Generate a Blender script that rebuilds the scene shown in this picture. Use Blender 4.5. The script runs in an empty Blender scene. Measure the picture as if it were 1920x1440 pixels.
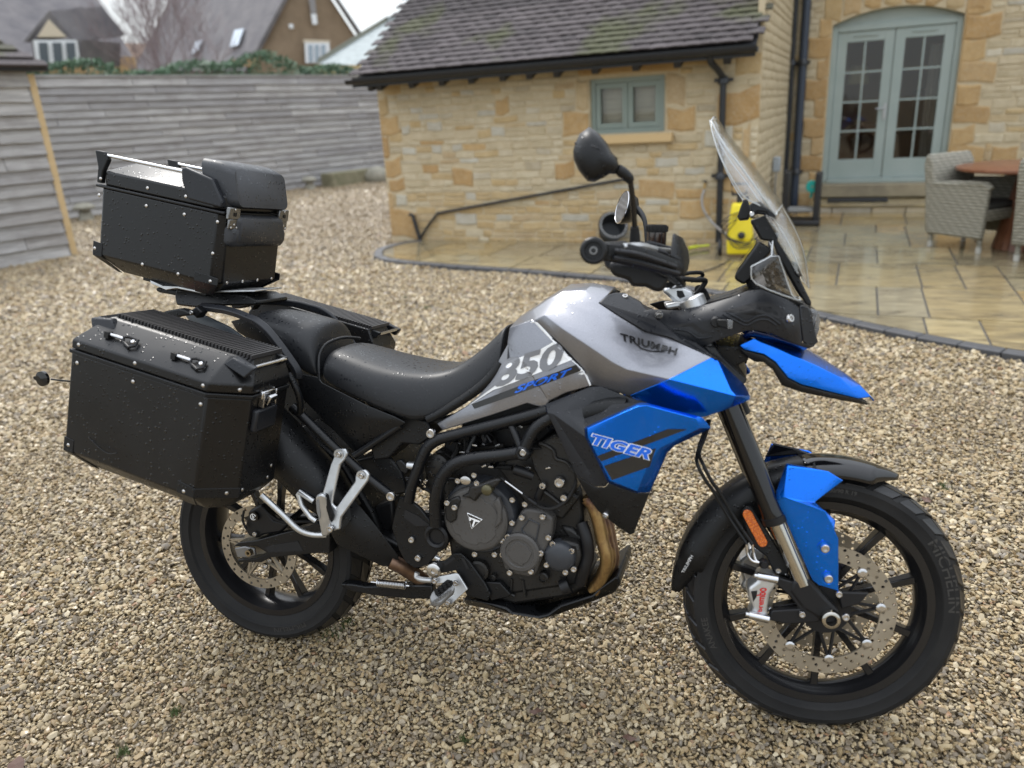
import bpy, math, random
import numpy as np
from mathutils import Vector, Matrix
from mathutils.bvhtree import BVHTree

R = math.radians
random.seed(7)
rng = np.random.default_rng(11)
scene = bpy.context.scene
COL = scene.collection

# ------------------------------------------------------------------ camera
CAM = Vector((1.35266, -1.70052, 1.50323))
YAW, PITCH, ROLL, FPX = 0.311287, 0.339338, -0.0583762, 1437.95
fwd = Vector((-math.sin(YAW) * math.cos(PITCH), math.cos(YAW) * math.cos(PITCH), -math.sin(PITCH)))
r0 = Vector((math.cos(YAW), math.sin(YAW), 0)); u0 = r0.cross(fwd)
RIGHT = r0 * math.cos(ROLL) + u0 * math.sin(ROLL)
UP = -r0 * math.sin(ROLL) + u0 * math.cos(ROLL)
camd = bpy.data.cameras.new('camera'); cam = bpy.data.objects.new('camera', camd); COL.objects.link(cam)
cam.matrix_world = Matrix(((RIGHT.x, UP.x, -fwd.x, CAM.x), (RIGHT.y, UP.y, -fwd.y, CAM.y), (RIGHT.z, UP.z, -fwd.z, CAM.z), (0, 0, 0, 1)))
camd.sensor_fit = 'HORIZONTAL'; camd.sensor_width = 36.0; camd.lens = FPX / 1920 * 36.0
camd.clip_start = 0.05; camd.clip_end = 2000
camd.dof.use_dof = True; camd.dof.focus_distance = 2.25
camd.dof.aperture_fstop = (camd.lens / 1000) / 0.0135       # 13.5 mm wide aperture
scene.camera = cam

# ------------------------------------------------------------------ world, sun, exposure
SUN_EL, SUN_AZ = R(48), R(318)        # azimuth of the sun, measured from +Y towards +X
world = bpy.data.worlds.new('World'); scene.world = world; world.use_nodes = True
nt = world.node_tree; nt.nodes.clear()
wo = nt.nodes.new('ShaderNodeOutputWorld'); bg = nt.nodes.new('ShaderNodeBackground')
sky = nt.nodes.new('ShaderNodeTexSky'); sky.sky_type = 'NISHITA'; sky.sun_disc = False
sky.sun_elevation = SUN_EL; sky.sun_rotation = SUN_AZ; sky.air_density = 1.0; sky.dust_density = 4.0; sky.ozone_density = 1.0
tc = nt.nodes.new('ShaderNodeTexCoord'); sx = nt.nodes.new('ShaderNodeSeparateXYZ')
nt.links.new(tc.outputs['Generated'], sx.inputs[0])
ramp = nt.nodes.new('ShaderNodeValToRGB')             # overcast cloud layer, brighter overhead
ramp.color_ramp.elements[0].position = 0.0; ramp.color_ramp.elements[0].color = (7.3, 7.9, 8.1, 1)
ramp.color_ramp.elements[1].position = 1.0; ramp.color_ramp.elements[1].color = (15.5, 16.3, 17.6, 1)
e_ = ramp.color_ramp.elements.new(0.3); e_.color = (7.4, 7.9, 8.4, 1)
cn = nt.nodes.new('ShaderNodeTexNoise'); cn.inputs['Scale'].default_value = 2.2; cn.inputs['Detail'].default_value = 5
nt.links.new(tc.outputs['Generated'], cn.inputs['Vector'])
nt.links.new(sx.outputs['Z'], ramp.inputs[0])
cr = nt.nodes.new('ShaderNodeMapRange'); cr.inputs['From Min'].default_value = 0.3; cr.inputs['From Max'].default_value = 0.7
cr.inputs['To Min'].default_value = 0.78; cr.inputs['To Max'].default_value = 1.1
nt.links.new(cn.outputs['Fac'], cr.inputs[0])
mul = nt.nodes.new('ShaderNodeVectorMath'); mul.operation = 'SCALE'
nt.links.new(ramp.outputs[0], mul.inputs[0]); nt.links.new(cr.outputs[0], mul.inputs['Scale'])
mix = nt.nodes.new('ShaderNodeMix'); mix.data_type = 'RGBA'; mix.inputs[0].default_value = 0.88
nt.links.new(sky.outputs[0], mix.inputs[6]); nt.links.new(mul.outputs[0], mix.inputs[7])
nt.links.new(mix.outputs[2], bg.inputs[0]); bg.inputs[1].default_value = 0.125
nt.links.new(bg.outputs[0], wo.inputs[0])

sund = bpy.data.lights.new('sun', 'SUN'); sun = bpy.data.objects.new('sun', sund); COL.objects.link(sun)
sund.energy = 1.5; sund.angle = R(18); sund.color = (1.0, 0.965, 0.915)
sd = Vector((math.sin(SUN_AZ) * math.cos(SUN_EL), math.cos(SUN_AZ) * math.cos(SUN_EL), math.sin(SUN_EL)))
sun.rotation_euler = sd.to_track_quat('Z', 'Y').to_euler()
vs = scene.view_settings
vs.view_transform = 'Standard'; vs.look = 'None'; vs.gamma = 1.0; vs.use_curve_mapping = False; vs.exposure = 0.45
scene.render.engine = 'CYCLES'
scene.cycles.use_denoising = True
scene.cycles.max_bounces = 8; scene.cycles.transparent_max_bounces = 12
scene.cycles.sample_clamp_indirect = 6.0; scene.cycles.caustics_reflective = False; scene.cycles.caustics_refractive = False

# ------------------------------------------------------------------ frames and picking points in them
def ray(px, py):
    return (fwd * FPX + RIGHT * (px - 960) - UP * (py - 720)).normalized()
def on_plane(px, py, origin, n):
    v = ray(px, py); return CAM + v * ((Vector(origin) - CAM).dot(n) / v.dot(n))
# house frame: origin at the outbuilding's corner, a along its wall, b into the picture
PHI = R(-6.6)
HA = Vector((math.cos(PHI), math.sin(PHI), 0)); HB_ = Vector((-math.sin(PHI), math.cos(PHI), 0)); HO = Vector((-3.15, 7.54, 0))
HM = Matrix(((HA.x, HB_.x, 0, HO.x), (HA.y, HB_.y, 0, HO.y), (0, 0, 1, 0), (0, 0, 0, 1)))
HMI = HM.inverted()
def hw(px, py, t=0.0):          # pixel -> point of the house frame on the plane b = t
    return HMI @ on_plane(px, py, HO + HB_ * t, HB_)
def hs(px, py, s):              # ... on the plane a = s
    return HMI @ on_plane(px, py, HO + HA * s, HA)
def hg(px, py, z=0.0):          # ... on the level z
    return HMI @ on_plane(px, py, Vector((0, 0, z)), Vector((0, 0, 1)))
# motorcycle frame: x forward, -y its right-hand side, leaning on its side stand
LEAN = 0.157272
BM = Matrix.Rotation(-LEAN, 4, 'X'); BMI = BM.inverted()
WB, RAKE, TRAIL, STEER = 1.556, R(24.6), 0.133, 0.136664
_ax = Vector((-math.sin(RAKE), 0, math.cos(RAKE))); _o = Vector((WB + TRAIL, 0, 0))
SM = Matrix.Translation(_o) @ Matrix.Rotation(STEER, 4, _ax) @ Matrix.Translation(-_o)
BS = BM @ SM; BSI = BS.inverted()
def ub(px, py, lat):            # pixel -> motorcycle frame, lat metres right of its middle plane
    c = BMI @ CAM; v = (BMI.to_3x3() @ ray(px, py)); return c + v * ((-lat - c.y) / v.y)
def ux(px, py, x):
    c = BMI @ CAM; v = (BMI.to_3x3() @ ray(px, py)); return c + v * ((x - c.x) / v.x)
def us(px, py, lat):            # the same in the steered front end; result in the motorcycle frame
    c = BSI @ CAM; v = (BSI.to_3x3() @ ray(px, py)); return SM @ (c + v * ((-lat - c.y) / v.y))
CROPS = {'TK': (880, 520, .25), 'ST': (460, 540, .25), 'EN': (740, 760, .25), 'LW': (500, 820, .25), 'HB': (1060, 220, .25),
         'NS': (1180, 500, .25), 'RS': (1020, 700, .25), 'FW': (1240, 820, .25), 'T1': (150, 270, .243), 'T2': (100, 550, .2987),
         'D2': (740, 760, .2987), 'D3': (1230, 820, .3889), 'D4': (320, 900, .2292), 'P': (0, 0, 1)}
def Q(crop, pts, lat=None, f=ub):
    ox, oy, s = CROPS[crop]
    return [f(ox + p[0] * s, oy + p[1] * s, p[2] if len(p) > 2 else lat) for p in pts]

# ------------------------------------------------------------------ objects
def tag(o, label=None, cat=None, group=None, kind=None):
    if label: o['label'] = label
    if cat: o['category'] = cat
    if group: o['group'] = group
    if kind: o['kind'] = kind
    return o
def empty(name, loc=(0, 0, 0), label=None, cat=None, group=None, mat=None):
    o = bpy.data.objects.new(name, None); COL.objects.link(o)
    if mat is not None: o.matrix_world = mat
    else: o.location = loc
    return tag(o, label, cat, group)

class MB:
    """collects shapes, then becomes one mesh object"""
    def __init__(s): s.v = []; s.f = []
    def add(s, vs, fs, M=None):
        n = len(s.v)
        s.v += [(M @ Vector(p)) if M is not None else Vector(p) for p in vs]
        s.f += [tuple(i + n for i in f) for f in fs]; return s
    def box(s, c, d, rot=None, M=None):
        hx, hy, hz = d[0] / 2, d[1] / 2, d[2] / 2
        vs = [Vector((x, y, z)) for x in (-hx, hx) for y in (-hy, hy) for z in (-hz, hz)]
        if rot is not None: vs = [rot @ p for p in vs]
        vs = [p + Vector(c) for p in vs]
        return s.add(vs, [(0, 1, 3, 2), (4, 6, 7, 5), (0, 4, 5, 1), (2, 3, 7, 6), (0, 2, 6, 4), (1, 5, 7, 3)], M)
    def hexa(s, a, b):           # a, b: two loops of equal length joined into a closed solid
        n = len(a)
        return s.add(list(a) + list(b), [tuple(range(n))[::-1], tuple(range(n, 2 * n))] + [(i, (i + 1) % n, n + (i + 1) % n, n + i) for i in range(n)])
    def prism(s, pts, off): return s.hexa([Vector(p) for p in pts], [Vector(p) + Vector(off) for p in pts])
    def tube(s, pts, r, seg=10, caps=True, closed=False):
        pts = [Vector(p) for p in pts]; n = len(pts); rs = r if isinstance(r, (list, tuple)) else [r] * n
        t0 = (pts[1] - pts[0]).normalized(); up = Vector((0, 0, 1)) if abs(t0.z) < .9 else Vector((0, 1, 0))
        nrm = t0.cross(up).normalized(); vs = []; 
        for i in range(n):
            if closed: t = (pts[(i + 1) % n] - pts[i - 1]).normalized()
            else: t = (pts[min(i + 1, n - 1)] - pts[max(i - 1, 0)]).normalized()
            nrm = (nrm - t * nrm.dot(t)).normalized(); b = t.cross(nrm)
            vs += [pts[i] + (nrm * math.cos(a) + b * math.sin(a)) * rs[i] for a in (2 * math.pi * k / seg for k in range(seg))]
        fs = [(i * seg + k, i * seg + (k + 1) % seg, ((i + 1) % n) * seg + (k + 1) % seg, ((i + 1) % n) * seg + k) for i in range(n if closed else n - 1) for k in range(seg)]
        if caps and not closed: fs += [tuple(range(seg))[::-1], tuple(range((n - 1) * seg, n * seg))]
        return s.add(vs, fs)
    def lathe(s, prof, seg=48, M=None, closed=False):   # prof: (radius, height along +Z)
        n = len(prof); vs = []
        for k in range(seg):
            a = 2 * math.pi * k / seg; vs += [(r * math.cos(a), r * math.sin(a), h) for r, h in prof]
        m = n if closed else n - 1
        fs = [(k * n + i, ((k + 1) % seg) * n + i, ((k + 1) % seg) * n + (i + 1) % n, k * n + (i + 1) % n) for k in range(seg) for i in range(m)]
        if not closed:
            if prof[0][0] > 1e-6: fs.append(tuple(k * n for k in range(seg))[::-1])
            if prof[-1][0] > 1e-6: fs.append(tuple(k * n + n - 1 for k in range(seg)))
        return s.add(vs, fs, M)
    def sphere(s, c, r, seg=12, sc=(1, 1, 1), M=None):
        pr = [(math.sin(math.pi * i / (seg // 2)) * 1, -math.cos(math.pi * i / (seg // 2))) for i in range(seg // 2 + 1)]
        pr[0] = (1e-5, -1); pr[-1] = (1e-5, 1)
        T = Matrix.Translation(Vector(c)) @ Matrix.Diagonal((r * sc[0], r * sc[1], r * sc[2], 1))
        return s.lathe(pr, seg, (M @ T) if M is not None else T)
    def mesh(s, name):
        me = bpy.data.meshes.new(name); me.from_pydata([tuple(p) for p in s.v], [], s.f); me.validate(); 
        return me
def fix_normals(me):
    import bmesh
    bm = bmesh.new(); bm.from_mesh(me); bmesh.ops.remove_doubles(bm, verts=bm.verts, dist=1e-5); bmesh.ops.recalc_face_normals(bm, faces=bm.faces); bm.to_mesh(me); bm.free()
def link(name, me, mat, parent=None, M=None, bevel=0, smooth=35, seg=2, subsurf=0, solid=0):
    o = bpy.data.objects.new(name, me); COL.objects.link(o)
    if mat is not None and not me.materials: me.materials.append(mat)
    if smooth: me.shade_smooth(); me.set_sharp_from_angle(angle=R(smooth))
    if parent is not None: o.parent = parent
    if M is not None: o.matrix_local = M
    if solid:
        m = o.modifiers.new('solid', 'SOLIDIFY'); m.thickness = abs(solid); m.offset = -1 if solid > 0 else 1
    if bevel:
        m = o.modifiers.new('bevel', 'BEVEL'); m.width = bevel; m.segments = seg; m.limit_method = 'ANGLE'; m.angle_limit = R(28); m.harden_normals = False; m.use_clamp_overlap = True
    if subsurf:
        m = o.modifiers.new('sub', 'SUBSURF'); m.levels = subsurf; m.render_levels = subsurf
    return o
def obj(name, mb, mat, parent=None, M=None, **k):
    me = mb.mesh(name) if isinstance(mb, MB) else mb
    fix_normals(me); return link(name, me, mat, parent, M, **k)
def copy_obj(o, parent=None, M=None, name=None):
    c = o.copy(); COL.objects.link(c)
    if parent is not None: c.parent = parent
    if M is not None: c.matrix_local = M
    return c
def catmull(pts, n=6, closed=False):
    pts = [Vector(p) for p in pts]; m = len(pts); out = []
    for i in range(m if closed else m - 1):
        if closed: a, b, c, d = pts[i - 1], pts[i], pts[(i + 1) % m], pts[(i + 2) % m]
        else: a, b, c, d = pts[max(i - 1, 0)], pts[i], pts[i + 1], pts[min(i + 2, m - 1)]
        for k in range(n):
            t = k / n
            out.append(0.5 * ((2 * b) + (c - a) * t + (2 * a - 5 * b + 4 * c - d) * t * t + (3 * b - a - 3 * c + d) * t ** 3))
    if not closed: out.append(pts[-1])
    return out
def frame(o, n, up=Vector((0, 0, 1))):     # matrix at o with +Z along n
    z = Vector(n).normalized(); x = Vector(up).cross(z)
    if x.length < 1e-4: x = Vector((1, 0, 0)).cross(z)
    x.normalize(); y = z.cross(x)
    return Matrix(((x.x, y.x, z.x, o[0]), (x.y, y.y, z.y, o[1]), (x.z, y.z, z.z, o[2]), (0, 0, 0, 1)))

# ------------------------------------------------------------------ materials
def mat(name, col=(.5, .5, .5), rough=.5, metal=0, spec=.5, coat=0, coat_rough=.05, build=None, **kw):
    m = bpy.data.materials.new(name); m.use_nodes = True; t = m.node_tree; b = t.nodes['Principled BSDF']
    b.inputs['Base Color'].default_value = (*col, 1); b.inputs['Roughness'].default_value = rough; b.inputs['Metallic'].default_value = metal
    b.inputs['Specular IOR Level'].default_value = spec; b.inputs['Coat Weight'].default_value = coat; b.inputs['Coat Roughness'].default_value = coat_rough
    for k, v in kw.items(): b.inputs[k.replace('_', ' ')].default_value = v
    if build: build(t, b)
    return m
def thin_glass(name, tint, gloss=.12, rough=.03, drops=False, cap=1.0):
    """a thin clear sheet: light goes straight through, tinted, with a Fresnel reflection on top"""
    m = bpy.data.materials.new(name); m.use_nodes = True; t = m.node_tree; t.nodes.clear()
    o = t.nodes.new('ShaderNodeOutputMaterial'); tr = t.nodes.new('ShaderNodeBsdfTransparent'); tr.inputs[0].default_value = (*tint, 1)
    gl = t.nodes.new('ShaderNodeBsdfGlossy'); gl.inputs['Roughness'].default_value = rough; fr = t.nodes.new('ShaderNodeFresnel'); fr.inputs[0].default_value = 1.45
    ad = t.nodes.new('ShaderNodeMath'); ad.operation = 'MULTIPLY_ADD'; ad.inputs[1].default_value = 1.0; ad.inputs[2].default_value = gloss - .04; ad.use_clamp = True; t.links.new(fr.outputs[0], ad.inputs[0])
    mn = t.nodes.new('ShaderNodeMath'); mn.operation = 'MINIMUM'; mn.inputs[1].default_value = cap; t.links.new(ad.outputs[0], mn.inputs[0])
    mx = t.nodes.new('ShaderNodeMixShader'); t.links.new(mn.outputs[0], mx.inputs[0]); t.links.new(tr.outputs[0], mx.inputs[1]); t.links.new(gl.outputs[0], mx.inputs[2]); t.links.new(mx.outputs[0], o.inputs[0])
    if drops:
        c = t.nodes.new('ShaderNodeTexCoord'); v = t.nodes.new('ShaderNodeTexVoronoi'); v.inputs['Scale'].default_value = 110; t.links.new(c.outputs['Object'], v.inputs['Vector'])
        b = t.nodes.new('ShaderNodeBump'); b.inputs['Distance'].default_value = .002; b.inputs['Strength'].default_value = .35; t.links.new(v.outputs['Distance'], b.inputs['Height']); t.links.new(b.outputs[0], gl.inputs['Normal']); t.links.new(b.outputs[0], fr.inputs['Normal'])
    return m
def N(t, typ, **kw):
    n = t.nodes.new('ShaderNode' + typ)
    for k, v in kw.items():
        if k in ('operation', 'blend_type', 'data_type', 'feature', 'wave_type', 'bands_direction', 'distance', 'noise_dimensions', 'voronoi_dimensions', 'invert', 'object_space'): setattr(n, k, v)
        else: n.inputs[int(k[1:]) if k[0] == 'i' and k[1:].isdigit() else k.replace('_', ' ')].default_value = v
    return n
def coord(t, which='Object', scale=(1, 1, 1)):
    c = t.nodes.new('ShaderNodeTexCoord'); m = t.nodes.new('ShaderNodeMapping'); m.inputs['Scale'].default_value = scale
    t.links.new(c.outputs[which], m.inputs[0]); return m.outputs[0]
def world_pos(t, scale=(1, 1, 1)):
    c = t.nodes.new('ShaderNodeNewGeometry'); m = t.nodes.new('ShaderNodeMapping'); m.inputs['Scale'].default_value = scale
    t.links.new(c.outputs['Position'], m.inputs[0]); return m.outputs[0]
def cramp(t, src, stops, interp='LINEAR'):
    r = t.nodes.new('ShaderNodeValToRGB'); r.color_ramp.interpolation = interp
    e = r.color_ramp.elements
    while len(e) < len(stops): e.new(.5)
    for x, (p, c) in zip(e, stops): x.position = p; x.color = (*c, 1) if len(c) == 3 else c
    t.links.new(src, r.inputs[0]); return r.outputs[0]
def mixc(t, fac, a, b, mode='MIX'):
    n = t.nodes.new('ShaderNodeMix'); n.data_type = 'RGBA'; n.blend_type = mode
    for i, x in ((0, fac), (6, a), (7, b)):
        if hasattr(x, 'is_linked') or hasattr(x, 'links'): t.links.new(x, n.inputs[i])
        else: n.inputs[i].default_value = (*x, 1) if isinstance(x, tuple) and len(x) == 3 else x
    return n.outputs[2]
def noise(t, vec, scale, detail=4, rough=.55, dist=0):
    n = t.nodes.new('ShaderNodeTexNoise'); n.inputs['Scale'].default_value = scale; n.inputs['Detail'].default_value = detail
    n.inputs['Roughness'].default_value = rough; n.inputs['Distortion'].default_value = dist
    t.links.new(vec, n.inputs['Vector']); return n.outputs['Fac']
def voro(t, vec, scale, feature='F1', out='Distance', rand=1.0):
    n = t.nodes.new('ShaderNodeTexVoronoi'); n.feature = feature; n.inputs['Scale'].default_value = scale; n.inputs['Randomness'].default_value = rand
    t.links.new(vec, n.inputs['Vector']); return n.outputs[out]
def mrange(t, src, a, b, c, d):
    n = t.nodes.new('ShaderNodeMapRange')
    for i, x in enumerate((a, b, c, d)): n.inputs[i + 1].default_value = x
    t.links.new(src, n.inputs[0]); return n.outputs[0]
def math_(t, op, a, b=0.0):
    n = t.nodes.new('ShaderNodeMath'); n.operation = op
    for i, x in enumerate((a, b)):
        if hasattr(x, 'links'): t.links.new(x, n.inputs[i])
        else: n.inputs[i].default_value = x
    return n.outputs[0]
def bump(t, b, h, strength=.3, dist=.01, inp='Normal', prev=None):
    n = t.nodes.new('ShaderNodeBump'); n.inputs['Strength'].default_value = strength; n.inputs['Distance'].default_value = dist
    t.links.new(h, n.inputs['Height'])
    if prev is not None: t.links.new(prev, n.inputs['Normal'])
    t.links.new(n.outputs[0], b.inputs[inp]); return n.outputs[0]
def obj_random(t):
    return t.nodes.new('ShaderNodeObjectInfo').outputs['Random']
def set_in(t, b, name, src): t.links.new(src, b.inputs[name])
# =================================================================== MATERIALS OF THE PLACE
def wet_noise(t, b, base, var, scale, rough=.6, bumpd=.004, bs=.4):
    p = coord(t); n = noise(t, p, scale, 6, .6)
    set_in(t, b, 'Base Color', cramp(t, n, [(.25, base), (.75, var)])); bump(t, b, noise(t, p, scale * 3, 5), bs, bumpd)
def stone_build(stops, scale=9.0, seed=0.0):
    def f(t, b):
        p = world_pos(t); r = obj_random(t)
        base = cramp(t, r, stops)
        n1 = noise(t, p, scale, 6, .65); n2 = noise(t, p, scale * 6, 4, .6)
        c = mixc(t, mrange(t, n1, .35, .7, 0, .55), base, (.62, .56, .42), 'MULTIPLY')
        c = mixc(t, mrange(t, n2, .45, .75, 0, .35), c, (.58, .53, .42))
        set_in(t, b, 'Base Color', c)
        bump(t, b, math_(t, 'ADD', n1, n2), .6, .012)
    return f
CREAM = mat('pale_limestone', rough=.85, build=stone_build([(0, (.50, .42, .28)), (.3, (.58, .49, .34)), (.55, (.52, .44, .30)), (.8, (.62, .54, .39)), (.92, (.45, .385, .28)), (1, (.64, .59, .48))]))
BUFF = mat('buff_limestone', rough=.85, build=stone_build([(0, (.52, .375, .185)), (.3, (.55, .42, .235)), (.6, (.49, .345, .165)), (.8, (.56, .44, .265)), (1, (.46, .34, .20))]))
OCHRE = mat('ochre_ironstone', rough=.85, build=stone_build([(0, (.48, .31, .135)), (.4, (.53, .36, .17)), (.7, (.44, .275, .115)), (1, (.55, .40, .22))], 7))
GREY_ST = mat('whitish_limestone', rough=.85, build=stone_build([(0, (.52, .49, .42)), (.5, (.47, .44, .37)), (1, (.57, .55, .48))]))
MORTAR = mat('lime_mortar', rough=.95, build=lambda t, b: wet_noise(t, b, (.48, .395, .26), (.58, .49, .335), 14, .9))
def sheet(t, b):
    p = coord(t)
SAGE = mat('sage_green_paint', (.25, .34, .32), .4, build=lambda t, b: (set_in(t, b, 'Base Color', cramp(t, noise(t, coord(t), 3, 3), [(.3, (.31, .375, .36)), (.7, (.35, .41, .395))]))))
SAGE_D = mat('grey_green_paint', (.22, .27, .245), .45)
BLACKP = mat('black_gloss_paint', (.012, .014, .018), .35, build=lambda t, b: bump(t, b, noise(t, coord(t), 30, 3), .08, .002))
BLUEP = mat('slate_blue_paint', (.028, .04, .065), .35)
GLASS = thin_glass('window_glass', (.90, .90, .88), .045, .02)
ROOMDARK = mat('dark_room', (.035, .028, .025), .9)
CURTAIN = mat('linen_curtain', (.42, .39, .35), .95, build=lambda t, b: bump(t, b, noise(t, coord(t, scale=(14, 14, .4)), 4, 2), .6, .02))
WOODIN = mat('brown_furniture', (.20, .10, .05), .5)
BLIND = mat('roller_blind', (.62, .60, .52), .9)
def tile_build(t, b):
    p = world_pos(t); r = obj_random(t)
    base = cramp(t, r, [(0, (.088, .077, .078)), (.3, (.108, .095, .098)), (.55, (.078, .068, .070)), (.8, (.12, .105, .108)), (1, (.065, .058, .060))])
    n1 = noise(t, p, 1.1, 4); n2 = noise(t, p, 16, 5, .7); n3 = noise(t, p, 45, 3)
    moss = mixc(t, mrange(t, n1, .52, .62, 0, .65), base, (.085, .095, .04))
    c = mixc(t, mrange(t, n2, .60, .72, 0, .55), moss, (.24, .22, .205)); c = mixc(t, mrange(t, n3, .66, .72, 0, .8), c, (.36, .34, .30))
    set_in(t, b, 'Base Color', c); bump(t, b, n2, .5, .006)
TILE = mat('clay_roof_tile', rough=.9, spec=.2, build=tile_build)
def board_build(t, b):
    p = coord(t, scale=(1, 1, 1)); r = obj_random(t)
    pm = t.nodes.new('ShaderNodeVectorMath'); pm.operation = 'ADD'; co = world_pos(t)
    cx = t.nodes.new('ShaderNodeCombineXYZ')
    for k in range(3): t.links.new(math_(t, 'MULTIPLY', r, 37.0 * (k + 1)), cx.inputs[k])
    t.links.new(p, pm.inputs[0]); t.links.new(cx.outputs[0], pm.inputs[1])
    mp = t.nodes.new('ShaderNodeMapping'); mp.inputs['Scale'].default_value = (.6, 6, 14); t.links.new(pm.outputs[0], mp.inputs[0])
    g = noise(t, mp.outputs[0], 3.0, 6, .65, .4); st = noise(t, pm.outputs[0], 2.2, 4, .6)
    base = cramp(t, r, [(0, (.32, .31, .315)), (.35, (.46, .45, .445)), (.6, (.38, .37, .365)), (.85, (.54, .525, .51)), (1, (.28, .265, .26))])
    c = mixc(t, mrange(t, g, .35, .7, 0, .75), base, (.14, .13, .125)); c = mixc(t, mrange(t, st, .5, .75, 0, .5), c, (.15, .13, .115))
    set_in(t, b, 'Base Color', c); bump(t, b, g, .7, .008)
BOARD = mat('weathered_oak_board', rough=.8, build=board_build)
POST = mat('new_pale_timber', rough=.7, build=lambda t, b: wet_noise(t, b, (.50, .36, .18), (.62, .47, .27), 4, .7))
HEDGE = mat('conifer_hedge', rough=.6, build=lambda t, b: set_in(t, b, 'Base Color', cramp(t, noise(t, world_pos(t), 3.0, 4), [(.3, (.06, .11, .065)), (.55, (.10, .17, .10)), (.8, (.16, .235, .14))])))
SOIL = mat('dark_soil', (.05, .04, .03), .95)

# =================================================================== GRAVEL GROUND
def ground_build(t, b):
    p = world_pos(t)
    v = t.nodes.new('ShaderNodeTexVoronoi'); v.inputs['Scale'].default_value = 55; t.links.new(p, v.inputs['Vector'])
    v2 = t.nodes.new('ShaderNodeTexVoronoi'); v2.inputs['Scale'].default_value = 110; t.links.new(p, v2.inputs['Vector'])
    sep = t.nodes.new('ShaderNodeSeparateColor'); t.links.new(v.outputs['Color'], sep.inputs[0])
    c = cramp(t, sep.outputs[0], [(0, (.38, .31, .19)), (.3, (.28, .225, .145)), (.5, (.42, .345, .22)), (.7, (.21, .175, .12)), (.85, (.35, .26, .14)), (1, (.46, .40, .29))])
    e = mrange(t, v.outputs['Distance'], .2, .75, 0, .75)
    c = mixc(t, e, c, (.05, .04, .027)); c = mixc(t, .25, c, (.10, .08, .05)); n = noise(t, p, .7, 4)
    c = mixc(t, mrange(t, n, .35, .7, .0, .55), c, (.66, .58, .42), 'MULTIPLY')
    c = mixc(t, mrange(t, noise(t, p, 1.9, 5), .62, .72, 0, .28), c, (.12, .15, .06))
    set_in(t, b, 'Base Color', c); inv = math_(t, 'SUBTRACT', 1.0, v.outputs['Distance'])
    bump(t, b, inv, .8, .02)
GROUND = mat('gravel_bed', rough=.8, build=ground_build)
gm = MB(); S = 160; G0 = -.012
gm.add([(-S, -S, G0), (S, -S, G0), (S, S, G0), (-S, S, G0)], [(0, 1, 2, 3)])
tag(obj('ground', gm, GROUND, smooth=0), kind='structure')

def stone_mesh(k, facets=10):
    r = np.random.default_rng(100 + k); import bmesh
    bm = bmesh.new(); bmesh.ops.create_icosphere(bm, subdivisions=1, radius=1)
    a, b_, c_ = 1.08, r.uniform(.52, .82), r.uniform(.32, .56)
    for v in bm.verts:
        f = 1 + r.normal(0, .13); v.co = Vector((v.co.x * a * f, v.co.y * b_ * f, v.co.z * c_ * f))
    me = bpy.data.meshes.new('pebble'); bm.to_mesh(me); bm.free(); me.shade_smooth(); me.set_sharp_from_angle(angle=R(38)); return me
def pebble_build(t, b):
    r = obj_random(t); p = coord(t)
    base = cramp(t, r, [(0, (.33, .245, .128)), (.10, (.46, .365, .215)), (.2, (.20, .155, .098)), (.3, (.36, .28, .155)), (.42, (.15, .115, .074)), (.52, (.30, .21, .105)),
                        (.62, (.50, .42, .28)), (.7, (.29, .235, .155)), (.78, (.38, .275, .14)), (.86, (.15, .125, .095)), (.93, (.42, .345, .22)), (.985, (.28, .16, .085)), (1, (.11, .11, .112))], 'CONSTANT')
    wn = world_pos(t); n = noise(t, wn, 140, 3, .6); n2 = noise(t, wn, .8, 3)
    c = mixc(t, mrange(t, n, .4, .75, 0, .4), base, (.35, .3, .22)); c = mixc(t, mrange(t, n2, .4, .7, 0, .4), c, (.72, .66, .55), 'MULTIPLY')
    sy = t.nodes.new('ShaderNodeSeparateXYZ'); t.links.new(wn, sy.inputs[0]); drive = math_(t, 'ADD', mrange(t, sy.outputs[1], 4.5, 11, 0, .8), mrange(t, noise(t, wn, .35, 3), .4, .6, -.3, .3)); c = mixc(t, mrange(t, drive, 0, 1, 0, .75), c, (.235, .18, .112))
    set_in(t, b, 'Base Color', c); set_in(t, b, 'Roughness', mrange(t, noise(t, wn, 60, 2), .35, .65, .25, .6)); bump(t, b, n, .25, .002)
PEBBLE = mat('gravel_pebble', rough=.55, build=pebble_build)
protos = []
pcol = bpy.data.collections.new('pebble_kinds')
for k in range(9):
    me = stone_mesh(k); me.materials.append(PEBBLE); po = bpy.data.objects.new('pebble_kind', me); pcol.objects.link(po)
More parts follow.
